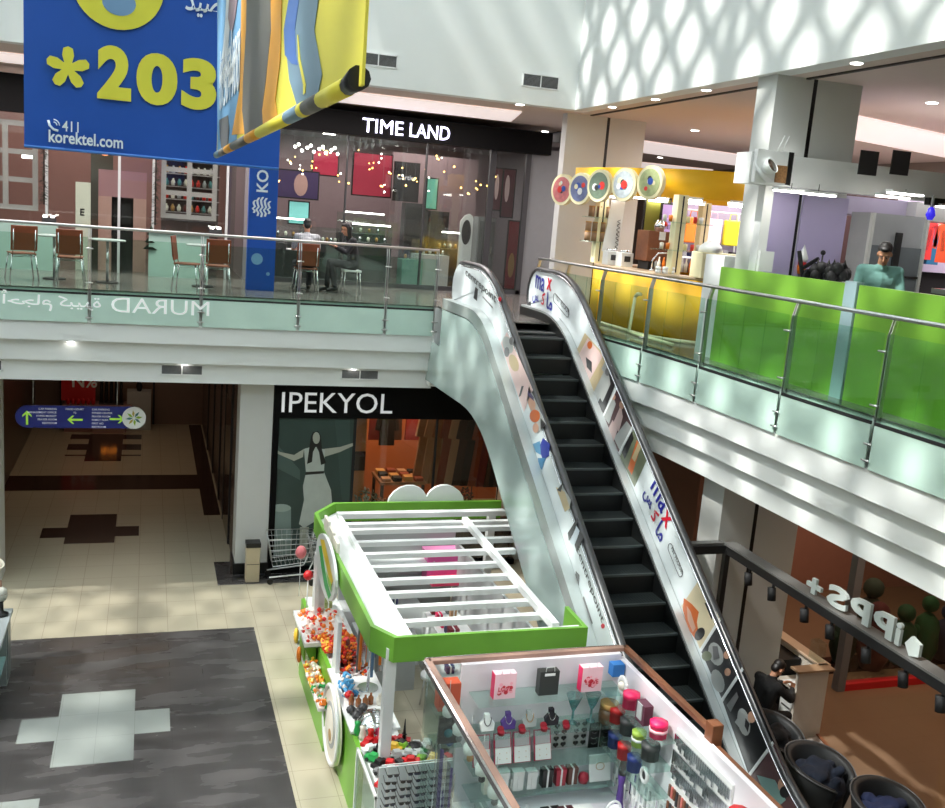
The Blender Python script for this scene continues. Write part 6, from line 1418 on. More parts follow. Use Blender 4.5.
# ================================================================ PEOPLE
def bake(mb, name, mt, parent, vox=.009, smooth=5):
    me = bpy.data.meshes.new(name); me.from_pydata(mb.v, [], mb.f)
    bm = bmesh.new(); bm.from_mesh(me); bmesh.ops.recalc_face_normals(bm, faces=bm.faces); bm.to_mesh(me); bm.free()
    o = bpy.data.objects.new('tmp', me); COL.objects.link(o)
    r = o.modifiers.new('r', 'REMESH'); r.mode = 'VOXEL'; r.voxel_size = vox
    s_ = o.modifiers.new('s', 'SMOOTH'); s_.factor = .6; s_.iterations = smooth
    bpy.context.view_layer.update()
    m2 = bpy.data.meshes.new_from_object(o.evaluated_get(bpy.context.evaluated_depsgraph_get()))
    bpy.data.objects.remove(o); bpy.data.meshes.remove(me)
    m2.name = name; m2.materials.clear(); m2.materials.append(mt)
    for p in m2.polygons: p.use_smooth = True; p.material_index = 0
    q = bpy.data.objects.new(name, m2); COL.objects.link(q); q.parent = parent
    return q
def cap(mb, p, q, r1, r2=None, n=12):
    r2 = r1 if r2 is None else r2; p = Vector(p); q = Vector(q)
    mb.tube([p, q], [r1, r2], n); mb.ball(p, r1, n); mb.ball(q, r2, n)
def hand(mb, w_, d, curl=.5, side=1):
    """palm and five unequal bent fingers; d = direction of the forearm"""
    d = Vector(d).normalized(); up = Vector((0, 0, 1)); s_ = d.cross(up); s_ = s_.normalized() if s_.length > .1 else Vector((1, 0, 0)); dn = s_.cross(d)
    w_ = Vector(w_); pc = w_+d*.05
    for k in (-1, 0, 1): cap(mb, w_+s_*.012*k, pc+s_*.022*k+d*.03, .014, .013, 8)
    for k, L in zip((-1.5, -.5, .5, 1.5), (.06, .075, .08, .068)):
        b = pc+d*.035+s_*.018*k; m_ = b+d*L*.5-dn*L*.25*curl; e = m_+d*L*.35-dn*L*.5*curl; cap(mb, b, m_, .0085, .008, 8); cap(mb, m_, e, .008, .007, 8)
    b = w_+d*.02+s_*.03*side; m_ = b+d*.03+s_*.028*side; cap(mb, b, m_, .011, .01, 8); cap(mb, m_, m_+d*.03-dn*.01, .01, .008, 8)
def person(lb, loc, rz, J, shirt, trouser, hairm, long_sleeve=False, hair_long=False, cap_r=1.0, skirt=False, beard=False, check=None, shoes=BLACK, group=None):
    t = thing('person', lb, 'person', loc, group, rz)
    V = {k: Vector(v) for k, v in J.items()}
    s = cap_r
    sh_w = (V['shL']-V['shR']).normalized()
    body = MB()
    cap(body, V['pelvis'], V['waist'], .13*s, .115*s); cap(body, V['waist'], V['chest'], .115*s, .13*s); cap(body, V['chest']+sh_w*.07, V['chest']-sh_w*.07, .115*s)
    cap(body, V['pelvis']+sh_w*.07, V['pelvis']-sh_w*.07, .115*s); cap(body, V['shL'], V['shR'], .062); cap(body, V['chest'], V['neck'], .07, .055); cap(body, V['neck'], V['head']-V['look']*.01, .053, .055)
    for S in 'LR':
        cap(body, V['sh'+S], V['el'+S], .052*s, .042*s); cap(body, V['el'+S], V['wr'+S], .040*s, .026); hand(body, V['wr'+S], V['wr'+S]-V['el'+S], .6, 1 if S == 'L' else -1)
        cap(body, V['hip'+S], V['kn'+S], .085*s, .056*s); cap(body, V['kn'+S], V['an'+S], .054*s, .034); cap(body, V['an'+S], V['to'+S], .036, .03)
    # head
    H = V['head']; f = V['look'].normalized(); r_ = f.cross(Vector((0, 0, 1))).normalized(); u = r_.cross(f)
    M = Matrix((r_, f, u)).transposed().to_4x4(); M.translation = H
    body.ball((0, -.01, .03), (.074, .092, .095), 18, 0, M); body.ball((0, .025, -.035), (.056, .066, .075), 16, 0, M); body.ball((0, .06, -.085), (.028, .026, .024), 10, 0, M)
    cap(body, M @ Vector((0, .088, .02)), M @ Vector((0, .108, -.018)), .008, .014, 8)
    for q in (-1, 1): body.ball((q*.076, -.008, -.005), (.012, .02, .03), 8, 0, M); body.ball((q*.03, .07, .035), (.026, .018, .01), 8, 0, M)
    body.ball((0, .083, -.052), (.026, .014, .007), 8, 0, M); body.ball((0, .08, -.063), (.022, .013, .007), 8, 0, M)
    bake(body, 'body', SKIN, t, .0085, 3)
    for q in (-1, 1):
        mb = MB(); mb.ball((q*.03, .074, .010), (.012, .011, .007), 10, 0, M); mb.ball((q*.03, .083, .010), (.006, .004, .006), 8, 1, M); o_ = mb.build('eye', [mat('eye_white', (176, 164, 156), .4), BLACK], loc=(0, 0, 0)); o_.parent = t
        mb = MB(); mb.tube([M @ Vector((q*.014, .092, .038)), M @ Vector((q*.032, .09, .044)), M @ Vector((q*.05, .078, .038))], .004, 6); o_ = mb.build('eyebrow', hairm, loc=(0, 0, 0)); o_.parent = t
    mb = MB(); mb.tube([M @ Vector((-.02, .088, -.057)), M @ Vector((0, .096, -.058)), M @ Vector((.02, .088, -.057))], .0035, 6); o_ = mb.build('lips', mat('lips', (160, 90, 84), .5), loc=(0, 0, 0)); o_.parent = t
    hb = MB(); hb.ball((0, -.03, .065), (.083, .088, .085), 16, 0, M); hb.ball((0, .03, .105), (.062, .055, .035), 12, 0, M); hb.ball((0, -.065, .0), (.07, .05, .075), 12, 0, M)
    if hair_long:
        for q in (-1, 0, 1): cap(hb, M @ Vector((q*.05, -.06, .03)), Vector(M @ Vector((q*.06, -.085, 0)))+Vector((0, 0, -.28)), .045, .035)
        for q in (-1, 1): cap(hb, M @ Vector((q*.072, -.02, .05)), Vector(M @ Vector((q*.08, -.03, 0)))+Vector((0, 0, -.16)), .02, .018)
    bake(hb, 'hair', hairm, t, .01, 2)
    if beard:
        bb = MB(); bb.ball((0, .035, -.075), (.054, .056, .042), 12, 0, M); bb.ball((0, .086, -.043), (.028, .012, .006), 8, 0, M); bake(bb, 'beard', hairm, t, .008, 2)
    c = MB(); g = .012
    for S in 'LR': cap(c, V['sh'+S].lerp(V['chest'], .35), V['waist']+(V['hip'+S]-V['pelvis'])*.6, .10*s, .115*s)
    cap(c, V['pelvis']+Vector((0, 0, .03)), V['waist'], .13*s+g, .118*s+g); cap(c, V['waist'], V['chest'], .118*s+g, .132*s+g); cap(c, V['chest']+sh_w*.07, V['chest']-sh_w*.07, .118*s+g); cap(c, V['shL'], V['shR'], .064+g); c.ball(V['neck']-Vector((0, 0, .03)), .075, 12)
    for S in 'LR':
        cap(c, V['sh'+S], V['el'+S] if long_sleeve else V['sh'+S].lerp(V['el'+S], .8), .056*s+g, .05*s+g*.8)
        if long_sleeve: cap(c, V['el'+S], V['el'+S].lerp(V['wr'+S], .93), .046*s+g, .03+g*.7)
    bake(c, 'shirt', shirt, t, .012, 3)
    c = MB(); cap(c, V['pelvis']+sh_w*.07, V['pelvis']-sh_w*.07, .12*s+g)
    for S in 'LR': cap(c, V['hip'+S], V['kn'+S], .088*s+g, .062*s+g); cap(c, V['kn'+S], V['kn'+S].lerp(V['an'+S], .92), .06*s+g, .045+g)
    bake(c, 'trousers', trouser, t, .012, 3)
    for S in 'LR':
        c = MB(); cap(c, V['an'+S]-Vector((0, 0, .02)), V['to'+S], .048, .042); cap(c, V['an'+S]-Vector((0, 0, .03)), V['an'+S]*1.0+(V['an'+S]-V['to'+S])*.25-Vector((0, 0, .03)), .045, .04); bake(c, 'shoe', shoes, t, .01, 2)
    return t
def check_mat():
    m = mat('checked_shirt', (210, 212, 214), .8); nt = m.node_tree; b = nt.nodes['Principled BSDF']
    ck = nt.nodes.new('ShaderNodeTexBrick'); ck.inputs['Scale'].default_value = 14; ck.inputs['Color1'].default_value = (.62, .63, .65, 1); ck.inputs['Color2'].default_value = (.5, .52, .55, 1); ck.inputs['Mortar'].default_value = (.04, .04, .06, 1); ck.inputs['Mortar Size'].default_value = .03; ck.offset = 0
    tc = nt.nodes.new('ShaderNodeTexCoord'); mp = nt.nodes.new('ShaderNodeMapping'); mp.inputs['Rotation'].default_value = (PI/2, 0, 0); nt.links.new(tc.outputs['Object'], mp.inputs[0]); nt.links.new(mp.outputs[0], ck.inputs['Vector']); nt.links.new(ck.outputs['Color'], b.inputs['Base Color']); return m
# seated man, seen from behind (faces +y), local frame: z = 0 at the floor
SIT = dict(pelvis=(0, -.02, .58), waist=(0, -.03, .78), chest=(0, 0, .98), neck=(0, .03, 1.16), head=(0, .08, 1.30), look=(0, 1, -.3), shL=(-.19, 0, 1.08), shR=(.19, 0, 1.08), elL=(-.25, .12, .84), elR=(.25, .12, .84), wrL=(-.12, .34, .84), wrR=(.12, .34, .84), hipL=(-.1, .03, .56), hipR=(.1, .03, .56), knL=(-.15, .42, .54), knR=(.15, .42, .54), anL=(-.13, .38, .09), anR=(.13, .4, .09), toL=(-.14, .54, .045), toR=(.15, .56, .045))
person('man in a checked shirt seated on the orange chair with his back to the railing', (2.98, 19.75, 5.5), 0, SIT, check_mat(), mat('trousers_dark', (40, 42, 50), .8), HAIR)
SW = dict(SIT); SW.update(pelvis=(0, 0, .58), waist=(0, .0, .78), chest=(0, .05, .97), neck=(0, .1, 1.14), head=(0, .16, 1.28), look=(0, 1, -.35), shL=(-.16, .04, 1.06), shR=(.16, .04, 1.06), elL=(-.19, .16, .82), elR=(.19, .16, .82), wrL=(-.08, .34, .92), wrR=(.08, .36, .92), knL=(-.1, .46, .60), knR=(.08, .46, .62), anL=(-.1, .36, .1), anR=(.08, .5, .1), toL=(-.1, .5, .045), toR=(.08, .64, .045))
person('seated woman in black with long dark hair, in profile at the cafe', (3.97, 20.0, 5.5), PI/2, SW, mat('black_jacket', (30, 32, 36), .8), mat('black_trousers', (24, 26, 30), .8), HAIR, True, True, .88)
ST = dict(pelvis=(0, 0, .98), waist=(0, .0, 1.18), chest=(0, .02, 1.38), neck=(0, .06, 1.56), head=(0, .13, 1.69), look=(.25, 1, -.75), shL=(-.2, .02, 1.49), shR=(.2, .02, 1.49), elL=(-.26, .08, 1.22), elR=(.26, .1, 1.22), wrL=(-.12, .3, 1.18), wrR=(.12, .32, 1.2), hipL=(-.1, 0, .94), hipR=(.1, 0, .94), knL=(-.12, .02, .52), knR=(.12, .02, .52), anL=(-.12, 0, .09), anR=(.12, 0, .09), toL=(-.14, .16, .045), toR=(.14, .16, .045))
person('young man in a teal t-shirt looking down behind the green counter', (8.2, 9.62, 5.5), PI-.5, ST, mat('teal_shirt', (104, 146, 138), .85), NAVY, HAIR, False, False, 1.0, beard=False)
SD = dict(SIT); SD.update(chest=(0, .1, .96), waist=(0, .02, .78), neck=(0, .18, 1.12), head=(0, .26, 1.22), look=(0, 1, -.8), shL=(-.19, .12, 1.04), shR=(.19, .12, 1.04), elL=(-.24, .34, .86), elR=(.24, .34, .86), wrL=(-.1, .5, .93), wrR=(.1, .5, .93))
person('bearded man in black bent over the white desk under the slab', (8.42, 10.95, 0), -PI/2+.15, SD, mat('black_sweater', (26, 26, 28), .85), mat('trousers_black', (28, 28, 32), .8), HAIR, True, False, 1.02, beard=True)
t = thing('desk_chair', 'dark chair under the man at the white desk', 'chair', (8.4, 10.95, 0)); MB().box(8.2, 8.62, 10.75, 11.15, .42, .47).build('seat', BLK, t, bevel=.01); MB().box(8.14, 8.18, 10.75, 11.15, .5, .95).build('backrest', BLK, t, bevel=.01)
for sx_ in (8.23, 8.59):
    for sy in (10.78, 11.12): MB().cyl((sx_, sy, 0), (sx_, sy, .43), .015, 8).build('leg', CHROME, t)

# ================================================================ UPPER FLOOR, RIGHT
def loop(x0, x1, y0, y1, r, n=8):
    P = []
    for cx, cy, a0 in ((x0+r, y0+r, PI), (x1-r, y0+r, 1.5*PI), (x1-r, y1-r, 0), (x0+r, y1-r, PI/2)):
        for k in range(n+1): a = a0+PI/2*k/n; P.append((cx+r*math.cos(a), cy+r*math.sin(a)))
    return P
def ringwall(P, th, z0, z1, name, mt, parent):
    mb = MB(); cx = sum(p[0] for p in P)/len(P); cy = sum(p[1] for p in P)/len(P); n = len(P)
    Q = []
    for x, y in P: d = Vector((x-cx, y-cy)); d.normalize(); Q.append((x-d.x*th, y-d.y*th))
    A = mb.pts([(x, y, z) for z in (z0, z1) for x, y in P]); B = mb.pts([(x, y, z) for z in (z0, z1) for x, y in Q])
    for i in range(n):
        j = (i+1) % n
        mb.face([A+i, A+j, A+n+j, A+n+i], 0, True); mb.face([B+i, B+n+i, B+n+j, B+j], 0, True); mb.face([A+n+i, A+n+j, B+n+j, B+n+i]); mb.face([A+i, B+i, B+j, A+j])
    return mb.build(name, mt, parent)
t = thing('juice_kiosk', 'oval yellow juice kiosk with a yellow ring canopy on the upper floor', 'kiosk', (9.4, 15.8, 5.5))
LP = loop(7.88, 10.9, 13.7, 17.7, 1.1)
ringwall(LP, .08, 5.5, 6.52, 'counter_front', YEL, t); ringwall([(x, y) for x, y in LP], .5, 6.52, 6.57, 'counter_top', mat('counter_beige', (196, 170, 140), .35), t)
ringwall([(7.75, 17.8), (7.87, 17.1), (8.02, 16.6), (8.26, 16.05), (8.44, 15.5), (8.75, 15.05), (9.3, 14.75), (9.9, 14.8), (10.5, 15.2), (10.9, 16), (10.8, 17.2), (10.0, 18), (8.6, 18.3)], .12, 7.84, 8.32, 'canopy_ring', YEL, t)
ringwall(loop(7.84, 10.86, 13.66, 17.74, 1.1), .02, 5.5, 5.56, 'kick_strip', CREAM, t)
for x, y in ((8.28, 14.6), (8.1, 17.2), (10.4, 14.8), (10.3, 17.2)):
    MB().box(x-.09, x+.09, y-.09, y+.09, 6.57, 7.86).build('shelf_column', CREAM, t)
    MB().box(x-.012, x+.012, y-.095, y-.09, 6.6, 7.84).build('column_groove', BLK, t)
for z in (6.95, 7.4): MB().box(7.95, 8.85, 14.45, 14.85, z, z+.02).build('glass_shelf', SHG, t); MB().box(7.8, 8.35, 17.0, 17.4, z, z+.02).build('glass_shelf', SHG, t)
t = thing('drain_pipe', 'cream pipe standing in front of the yellow counter', 'pipe', (7.7, 14.6, 5.5)); MB().tube([(7.72, 14.75, 6.15), (7.73, 14.7, 6.2), (7.74, 14.6, 6.2)], .03, 8).build('elbow', CREAM, t); MB().tube([(7.72, 14.75, 6.15), (7.7, 14.8, 5.56), (7.72, 14.7, 5.54), (7.75, 13.4, 5.54)], .028, 8).build('pipe', CREAM, t)
random.seed(8)
DC = [('round lit sign with a pink dessert picture, farthest of the five', (210, 120, 120)), ('round sign with a blue grey drink picture, second of the five', (110, 120, 160)), ('round sign with a green and red picture, middle of the five', (110, 130, 110)), ('round sign with a black and white pattern, fourth of the five', (190, 200, 205)), ('round sign with a pale green fruit picture, nearest of the five', (170, 180, 130))]
for i, (px, py, y) in enumerate(((565, 190, 17.6), (583, 189, 17.1), (602, 186, 16.6), (627, 185, 16.05), (653, 183, 15.5))):
    c = at(px, py, 'y', y); t = thing('round_sign', DC[i][0], 'sign', c, 'round signs on the juice kiosk canopy'); n_ = Vector((-.94, -.34, 0)).normalized()
    MB().disc(c, .29, n_, .09, 30).build('sign_drum', CREAM, t)
    MB().disc(c+n_*.09, .235, n_, .006, 28).build('picture_disc', mat('disc_%d' % i, DC[i][1], .4, var=.35, scale=14), t)
    side = n_.cross(Vector((0, 0, 1)))
    for k in range(5): a = random.uniform(0, 6.28); rr = random.uniform(.02, .13); MB().disc(c+n_*(.097+.002*k)+side*rr*math.cos(a)+Vector((0, 0, rr*math.sin(a))), random.uniform(.03, .08), n_, .002, 10).build('picture_detail', [WG, DARK, cr, mat('toy_blue'), CREAM][(k+i) % 5], t)
    MB().cyl(c, c-n_*.25, .02, 6).build('bracket', YEL, t)
for i, (x, y) in enumerate(((8.25, 16.9), (8.35, 16.2), (8.4, 15.6), (8.7, 15.0), (9.5, 14.8), (9.9, 15.3), (9.6, 16.4), (9.1, 16.9), (10.2, 15.9))):
    t = thing('strip_lamp', 'bright strip lamp under the yellow kiosk canopy', 'lamp', (x, y, 7.8), 'strip lamps under the yellow canopy'); MB().box(x-.18, x+.18, y-.04, y+.04, 7.79, 7.82).build('tube', LAMP, t); MB().box(x-.2, x+.2, y-.05, y+.05, 7.82, 7.86).build('housing', WG, t)
# things on the juice counter
def jar(x, y, z, mt, lb, r=.06, h=.16, grp=None, name='tin', cat='tin'):
    t = thing(name, lb, cat, (x, y, z), grp); MB().lathe([(r, 0), (r, h), (0, h)], (x, y, z), 14).build('tin_body', mt, t); MB().lathe([(r*1.03, 0), (r*1.03, .02), (0, .022)], (x, y, z+h), 14).build('lid', GOLD, t)
KT = mat('kraft', (150, 118, 88), .6)
for i in range(3): jar(7.9+.15*i, 17.2-.03*i, 7.42, KT, 'kraft paper tin on the upper shelf of the juice kiosk end', .06, .18, 'kraft tins on the kiosk shelves')
for j in range(2):
    for i in range(4): jar(7.86+.13*i, 17.2-.03*i, 6.97+.18*j, KT, 'kraft paper tin stacked on the lower shelf of the juice kiosk end', .058, .16, 'kraft tins on the kiosk shelves')
t = thing('coffee_machine', 'brown boxy coffee machine on the yellow kiosk counter', 'machine', (8.5, 16.0, 6.57)); MB().box(8.3, 8.85, 15.6, 16.05, 6.72, 7.25).build('body', BROWN, t, bevel=.01); MB().box(8.35, 8.8, 15.62, 16.0, 6.57, 6.72).build('base', BLK, t); MB().box(8.5, 8.62, 15.59, 15.6, 7.1, 7.24).build('label_plate', WG, t); MB().lathe([(.08, 0), (.1, .1), (.05, .2)], (8.6, 15.8, 7.25), 12).build('bean_hopper', CHROME, t); MB().ball((8.7, 15.8, 7.38), .05, 8).build('red_knob', cr, t)
for i, (x, y) in enumerate(((8.1, 16.6), (8.2, 16.25))): t = thing('white_machine', ['white kitchen appliance on the counter beside the brown machine', 'smaller white appliance on the yellow kiosk counter'][i], 'appliance', (x, y, 6.57)); MB().box(x-.12, x+.12, y-.12, y+.12, 6.57, 6.82).build('body', WG, t, bevel=.01); MB().box(x-.06, x+.06, y-.125, y-.12, 6.66, 6.76).build('dial', DARK, t); MB().lathe([(.1, 0), (.08, .05)], (x, y, 6.82), 12).build('lid', CHROME, t)
t = thing('menu_board', 'white folded menu board with black scrollwork on the juice kiosk', 'menu board', (8.2, 16.7, 6.57)); mb = MB(); mb.prism([(8.05, 16.9, 6.8), (8.35, 16.85, 6.8), (8.4, 16.85, 7.75), (8.15, 16.9, 7.75)], (0, .02, 0)); mb.build('board', WG, t); mb = MB()
for k in range(6): mb.tube([(8.3+.03*math.sin(q*1.1+k), 16.83, 6.85+.09*k+.012*q) for q in range(9)], .006, 5)
mb.build('scroll_print', BLACK, t)
t = thing('tap', 'chrome arched tap on the yellow kiosk counter', 'tap', (8.6, 15.0, 6.57)); MB().tube([(8.15, 15.1, 6.57), (8.15, 15.1, 6.75), (8.22, 15.05, 6.88), (8.35, 14.98, 6.9), (8.4, 14.95, 6.84)], .014, 8).build('spout', CHROME, t); MB().cyl((8.15, 15.1, 6.57), (8.15, 15.1, 6.6), .04, 12).build('base', CHROME, t)
random.seed(4)
bts = [OFFW, cor, LGREY, DARK, KT, WG]
for i in range(16):
    x = 8.5+.09*(i % 8); y = 15.0+.12*(i//8); z = 6.57; k = i % 6; mb = MB(); mb.lathe([(.03, 0), (.03, .14), (.012, .2), (.012, .24)], (x, y+.5, z), 10); mb.build('syrup_bottle', bts[k], label=['cream', 'orange', 'pale grey', 'dark', 'brown', 'white'][k]+' syrup bottle behind the tap on the kiosk counter', cat='bottle', group='syrup bottles on the kiosk')
for z, nm in ((6.97, 'lower'), (7.42, 'upper')):
    for i in range(5): x = 8.02+.11*i - (.0); mb = MB(); mb.lathe([(.03, 0), (.035, .1), (0, .11)], (x if abs(x-8.28) > .13 else x+.35, 14.6, z), 10); mb.build('paper_cup', [OFFW, cor, cr, WG, CREAM][i], label=['cream', 'orange', 'red', 'white', 'ivory'][i]+f' cup on the {nm} glass shelf beside the cream column', cat='cup')
for i in range(3): mb = MB(); mb.lathe([(.05, 0), (.055, .05), (.0, .06)], (7.98+.13*i, 14.55, 6.57), 10); mb.lathe([(.045, .05), (.05, .11), (0, .12)], (7.98+.13*i, 14.55, 6.57), 10); mb.build('cup_stack', WG, label='short stack of white cups at the foot of the cream column', cat='cups', group='white cup stacks')
board(8.9, 9.4, 17.0, 7.2, 7.85, mat('olive_panel', (130, 130, 50), .5), 'olive board at the back of the juice kiosk', 'board', 'olive_board'); board(9.15, 9.5, 16.8, 7.25, 7.75, mat('lilac_panel', (190, 160, 220), .4, emit=.3), 'lilac menu screen at the back of the juice kiosk', 'screen', 'menu_screen')
lettering('MENU', (9.18, 16.75, 7.3), (1, 0, 0), (0, 0, 1), height=.08).build('screen_lettering', DARK, bpy.data.objects['menu_screen'])
t = thing('cream_cabinet', 'cream counter box with a white dome on the end of the juice kiosk', 'cabinet', (8.7, 13.9, 6.0)); MB().box(8.3, 9.25, 13.75, 14.1, 6.57, 6.98).build('box', CREAM, t, bevel=.01); MB().lathe([(.2, 0), (.17, .1), (.1, .16), (0, .18)], (8.55, 13.95, 6.98), 20).build('dome', WG, t)
# shop of coloured bags behind
for i, (c_, nm) in enumerate((((235, 130, 30), 'orange'), ((235, 130, 30), 'orange'), ((220, 40, 130), 'pink'), ((225, 220, 40), 'yellow'), ((50, 180, 60), 'green'), ((50, 180, 60), 'green'), ((40, 150, 50), 'dark green'), ((225, 60, 50), 'red'), ((60, 100, 190), 'blue'), ((235, 130, 30), 'orange'), ((180, 60, 150), 'purple'))):
    x = 11.2+.52*i; y = 20; t = thing('hanging_bag', f'{nm} bag hanging in the row behind the yellow kiosk, {["nearest the cream column", "second", "beside the yellow one", "beside the pink one", "beside the yellow one again", "second green", "beside the green ones", "past the green ones", "past the red one", "past the blue one", "last of the row"][i]}', 'bag', (x, y, 7.0)); mt = mat('bag_%s' % nm.replace(' ', '_'), c_, .5)
    MB().box(x-.22, x+.22, y-.06, y+.06, 7.05, 7.62).build('bag_body', mt, t, bevel=.03); MB().tube([(x-.1, y, 7.62), (x-.08, y, 7.76), (x+.08, y, 7.76), (x+.1, y, 7.62)], .012, 6).build('handle', mt, t)
t = thing('display_rail', 'long white rail and shelf carrying the coloured bags', 'rail', (13.8, 20, 5.5)); MB().cyl((10.9, 20, 7.78), (17, 20, 7.78), .02, 6).build('rail', WG, t); MB().box(10.9, 17, 19.9, 20.3, 6.7, 6.74).build('shelf', WG, t); MB().box(10.9, 17, 20.35, 20.4, 5.5, 8.0).build('back_wall', mat('bag_shop_wall', (150, 140, 160), .5), t)
for x in (11, 13, 15, 16.9): MB().cyl((x, 20.2, 5.5), (x, 20.2, 7.8), .02, 6).build('post', WG, t)
random.seed(2)
for i in range(22): mb = MB(); x = 11.0+.27*i; h = random.uniform(.1, .22); mb.box(x-.08, x+.08, 19.95, 20.15, 6.74, 6.74+h); mb.build('small_case', random.choice([DARK, NAVY, GREY, BLK]), label='small dark case on the shelf below the coloured bags', cat='case', group='small cases on the shelf', bevel=.01)

# white coffee kiosk with lime counter
t = thing('coffee_kiosk', 'white framed coffee kiosk with lime green counter panels behind the railing', 'kiosk', (9.5, 9.0, 5.5))
for y0, y1 in ((9.54, 12.2), (5.0, 9.3)): MB().box(7.68, 7.74, y0, y1, 5.5, 6.83).build('counter_panel', LIME, t)
MB().box(7.66, 7.76, 9.32, 9.52, 5.5, 6.86).build('divider_panel', mat('divider_grey', (160, 186, 192), .35), t)
MB().box(7.74, 8.0, 5.0, 9.2, 6.35, 6.40).build('worktop', LGREY, t); MB().box(7.74, 9.0, 12.1, 12.16, 5.5, 6.8).build('counter_return', LIME, t) if 0 else None
MB().box(7.76, 7.9, 11.5, 11.66, 5.5, 8.0).build('corner_post', WG, t)
MB().box(7.42, 14.5, 11.4, 11.66, 7.96, 8.36).build('white_beam', WG, t)
MB().box(7.42, 7.6, 11.66, 11.75, 7.96, 8.36).build('beam_return', WG, t)
LAVLIGHT = mat('purple_light_paint', (184, 174, 214), .4, var=.02)  # purple lamp light on the column, put into the colour of added sheets
MB().box(7.84, 8.42, 11.66, 11.697, 5.5, 7.9).build('painted_purple_light', LAVLIGHT, t); MB().box(8.50, 9.24, 11.66, 11.697, 5.5, 7.9).build('painted_purple_light', LAVLIGHT, t)
for px in (869, 901):
    c = at(px, 163, 'y', 11.38); MB().box(c.x-.15, c.x+.15, 11.385, 11.4, c.z-.16, c.z+.16).build('black_square', DARK, t)
for i, (x, y, z) in enumerate(((8.15, 10.9, 7.88), (9.4, 11.0, 7.95), (10.6, 11.2, 7.9), (11.4, 12.2, 7.9), (8.9, 10.2, 7.95), (10.4, 12.4, 7.8), (9.6, 12.6, 7.75), (12.6, 12.0, 7.85), (7.95, 11.2, 7.9))):
    q = thing('strip_lamp', 'bright strip lamp hanging under the white kiosk beam', 'lamp', (x, y, z), 'strip lamps under the white beam'); MB().box(x-.24, x+.24, y-.05, y+.05, z-.02, z).build('tube', LAMP, q); MB().box(x-.25, x+.25, y-.06, y+.06, z, z+.03).build('housing', WG, q); MB().cyl((x, y, z+.03), (x, y, 8.0), .005, 4).build('hanger', DARK, q)
# cup sign
c = at(774, 168, 'y', 11.3); t = thing('cup_sign', 'square coffee sign with a white cup, saucer and beans on the white beam', 'sign', c)
MB().box(c.x-.27, c.x+.27, 11.3, 11.38, c.z-.2, c.z+.22).build('sign_box', WG, t); MB().box(c.x+.03, c.x+.2, 11.29, 11.3, c.z-.18, c.z+.04).build('bean_print', mat('beans', (150, 110, 70), .5, var=.8, scale=60), t); MB().box(c.x+.2, c.x+.27, 11.285, 11.3, c.z-.2, c.z+.22).build('black_edge', BLACK, t)
T = Matrix.Translation((c.x-.1, 11.25, c.z)) @ Matrix.Rotation(1.0, 4, 'X') @ Matrix.Rotation(.35, 4, 'Y')
MB().lathe([(.03, -.02), (.17, 0), (.18, .015), (.03, .0)], (0, 0, -.1), 24, T=T).build('saucer', WG, t); MB().lathe([(.05, 0), (.09, .05), (.105, .13), (.095, .13), (.08, .06), (0, .02)], (0, 0, -.08), 20, T=T).build('cup', WG, t); MB().lathe([(.095, .12), (0, .122)], (0, 0, -.08), 20, T=T).build('coffee', mat('coffee', (70, 50, 36), .3), t)
for q in (0, .07): MB().tube([(c.x+.02+q, 11.3, c.z+.22), (c.x+.06+q, 11.3, c.z+.32), (c.x+.1+q, 11.3, c.z+.42)], .007, 5).build('steam', WG, t)
# things standing behind the lime counter
def dark_plant(x, y, z, s_, lb, sd):
    random.seed(sd); t = thing('black_plush', lb, 'decoration', (x, y, z))
    mb = MB()
    for k in range(9): a = k*.7; mb.ball((x+.1*s_*math.cos(a), y+.06*math.sin(a), z+.08*s_+.05*math.sin(k*2.3)*s_), (.07*s_, .06, .07*s_), 8)
    for q in (-1, 1): mb.lathe([(.04, 0), (.002, .1)], (x+q*.07*s_, y, z+.14*s_), 6)
    mb.build('plush_body', BLK, t)
for i, (px, py, lb) in enumerate(((822, 273, 'black eared plush toy behind the lime counter'), (838, 274, 'second black plush toy behind the lime counter, nearer the man'), (793, 270, 'dark grey plush toy behind the lime counter under the cone ornament'))):
    c = at(px, py, 'x', 8.6); dark_plant(c.x, c.y, c.z-.08, 1.2, lb, i)
c = at(802, 264, 'x', 8.6); t = thing('cone_ornament', 'upturned white cone with a red ball over an orange base behind the counter', 'ornament', c); MB().lathe([(.06, 0), (.075, .05), (.0, .24)], (c.x, c.y, c.z+.03), 12).build('white_cone', WG, t); MB().ball((c.x, c.y, c.z+.01), .06, 10).build('red_ball', RED, t); MB().lathe([(.05, -.14), (.07, -.02)], (c.x, c.y, c.z), 10).build('orange_base', cor, t)
t = thing('back_counter', 'low back counter of the coffee kiosk', 'counter', (8.9, 10.4, 5.5)); MB().box(8.35, 9.0, 9.9, 11.5, 5.5, 6.72).build('counter_body', LGREY, t)
c = at(775, 262, 'x', 8.3); t = thing('exercise_machine', 'black espresso grinder with levers behind the lime counter', 'machine', c)
z = 6.72; MB().box(8.35, 8.6, 11.2, 11.45, z, z+.06).build('base', BLK, t); MB().bar((8.45, 11.35, z), (8.35, 11.4, z+.42), .05, .05).build('arm', BLK, t); MB().bar((8.38, 11.3, z+.2), (8.6, 11.3, z+.34), .04, .04).build('lever', BLK, t); MB().cyl((8.5, 11.3, z+.1), (8.5, 11.36, z+.1), .09, 14).build('wheel', DARK, t); MB().cyl((8.66, 11.3, z), (8.66, 11.3, z+.4), .012, 6).build('rod', BLK, t); MB().ball((8.66, 11.3, z+.42), .035, 8).build('knob', BLK, t)
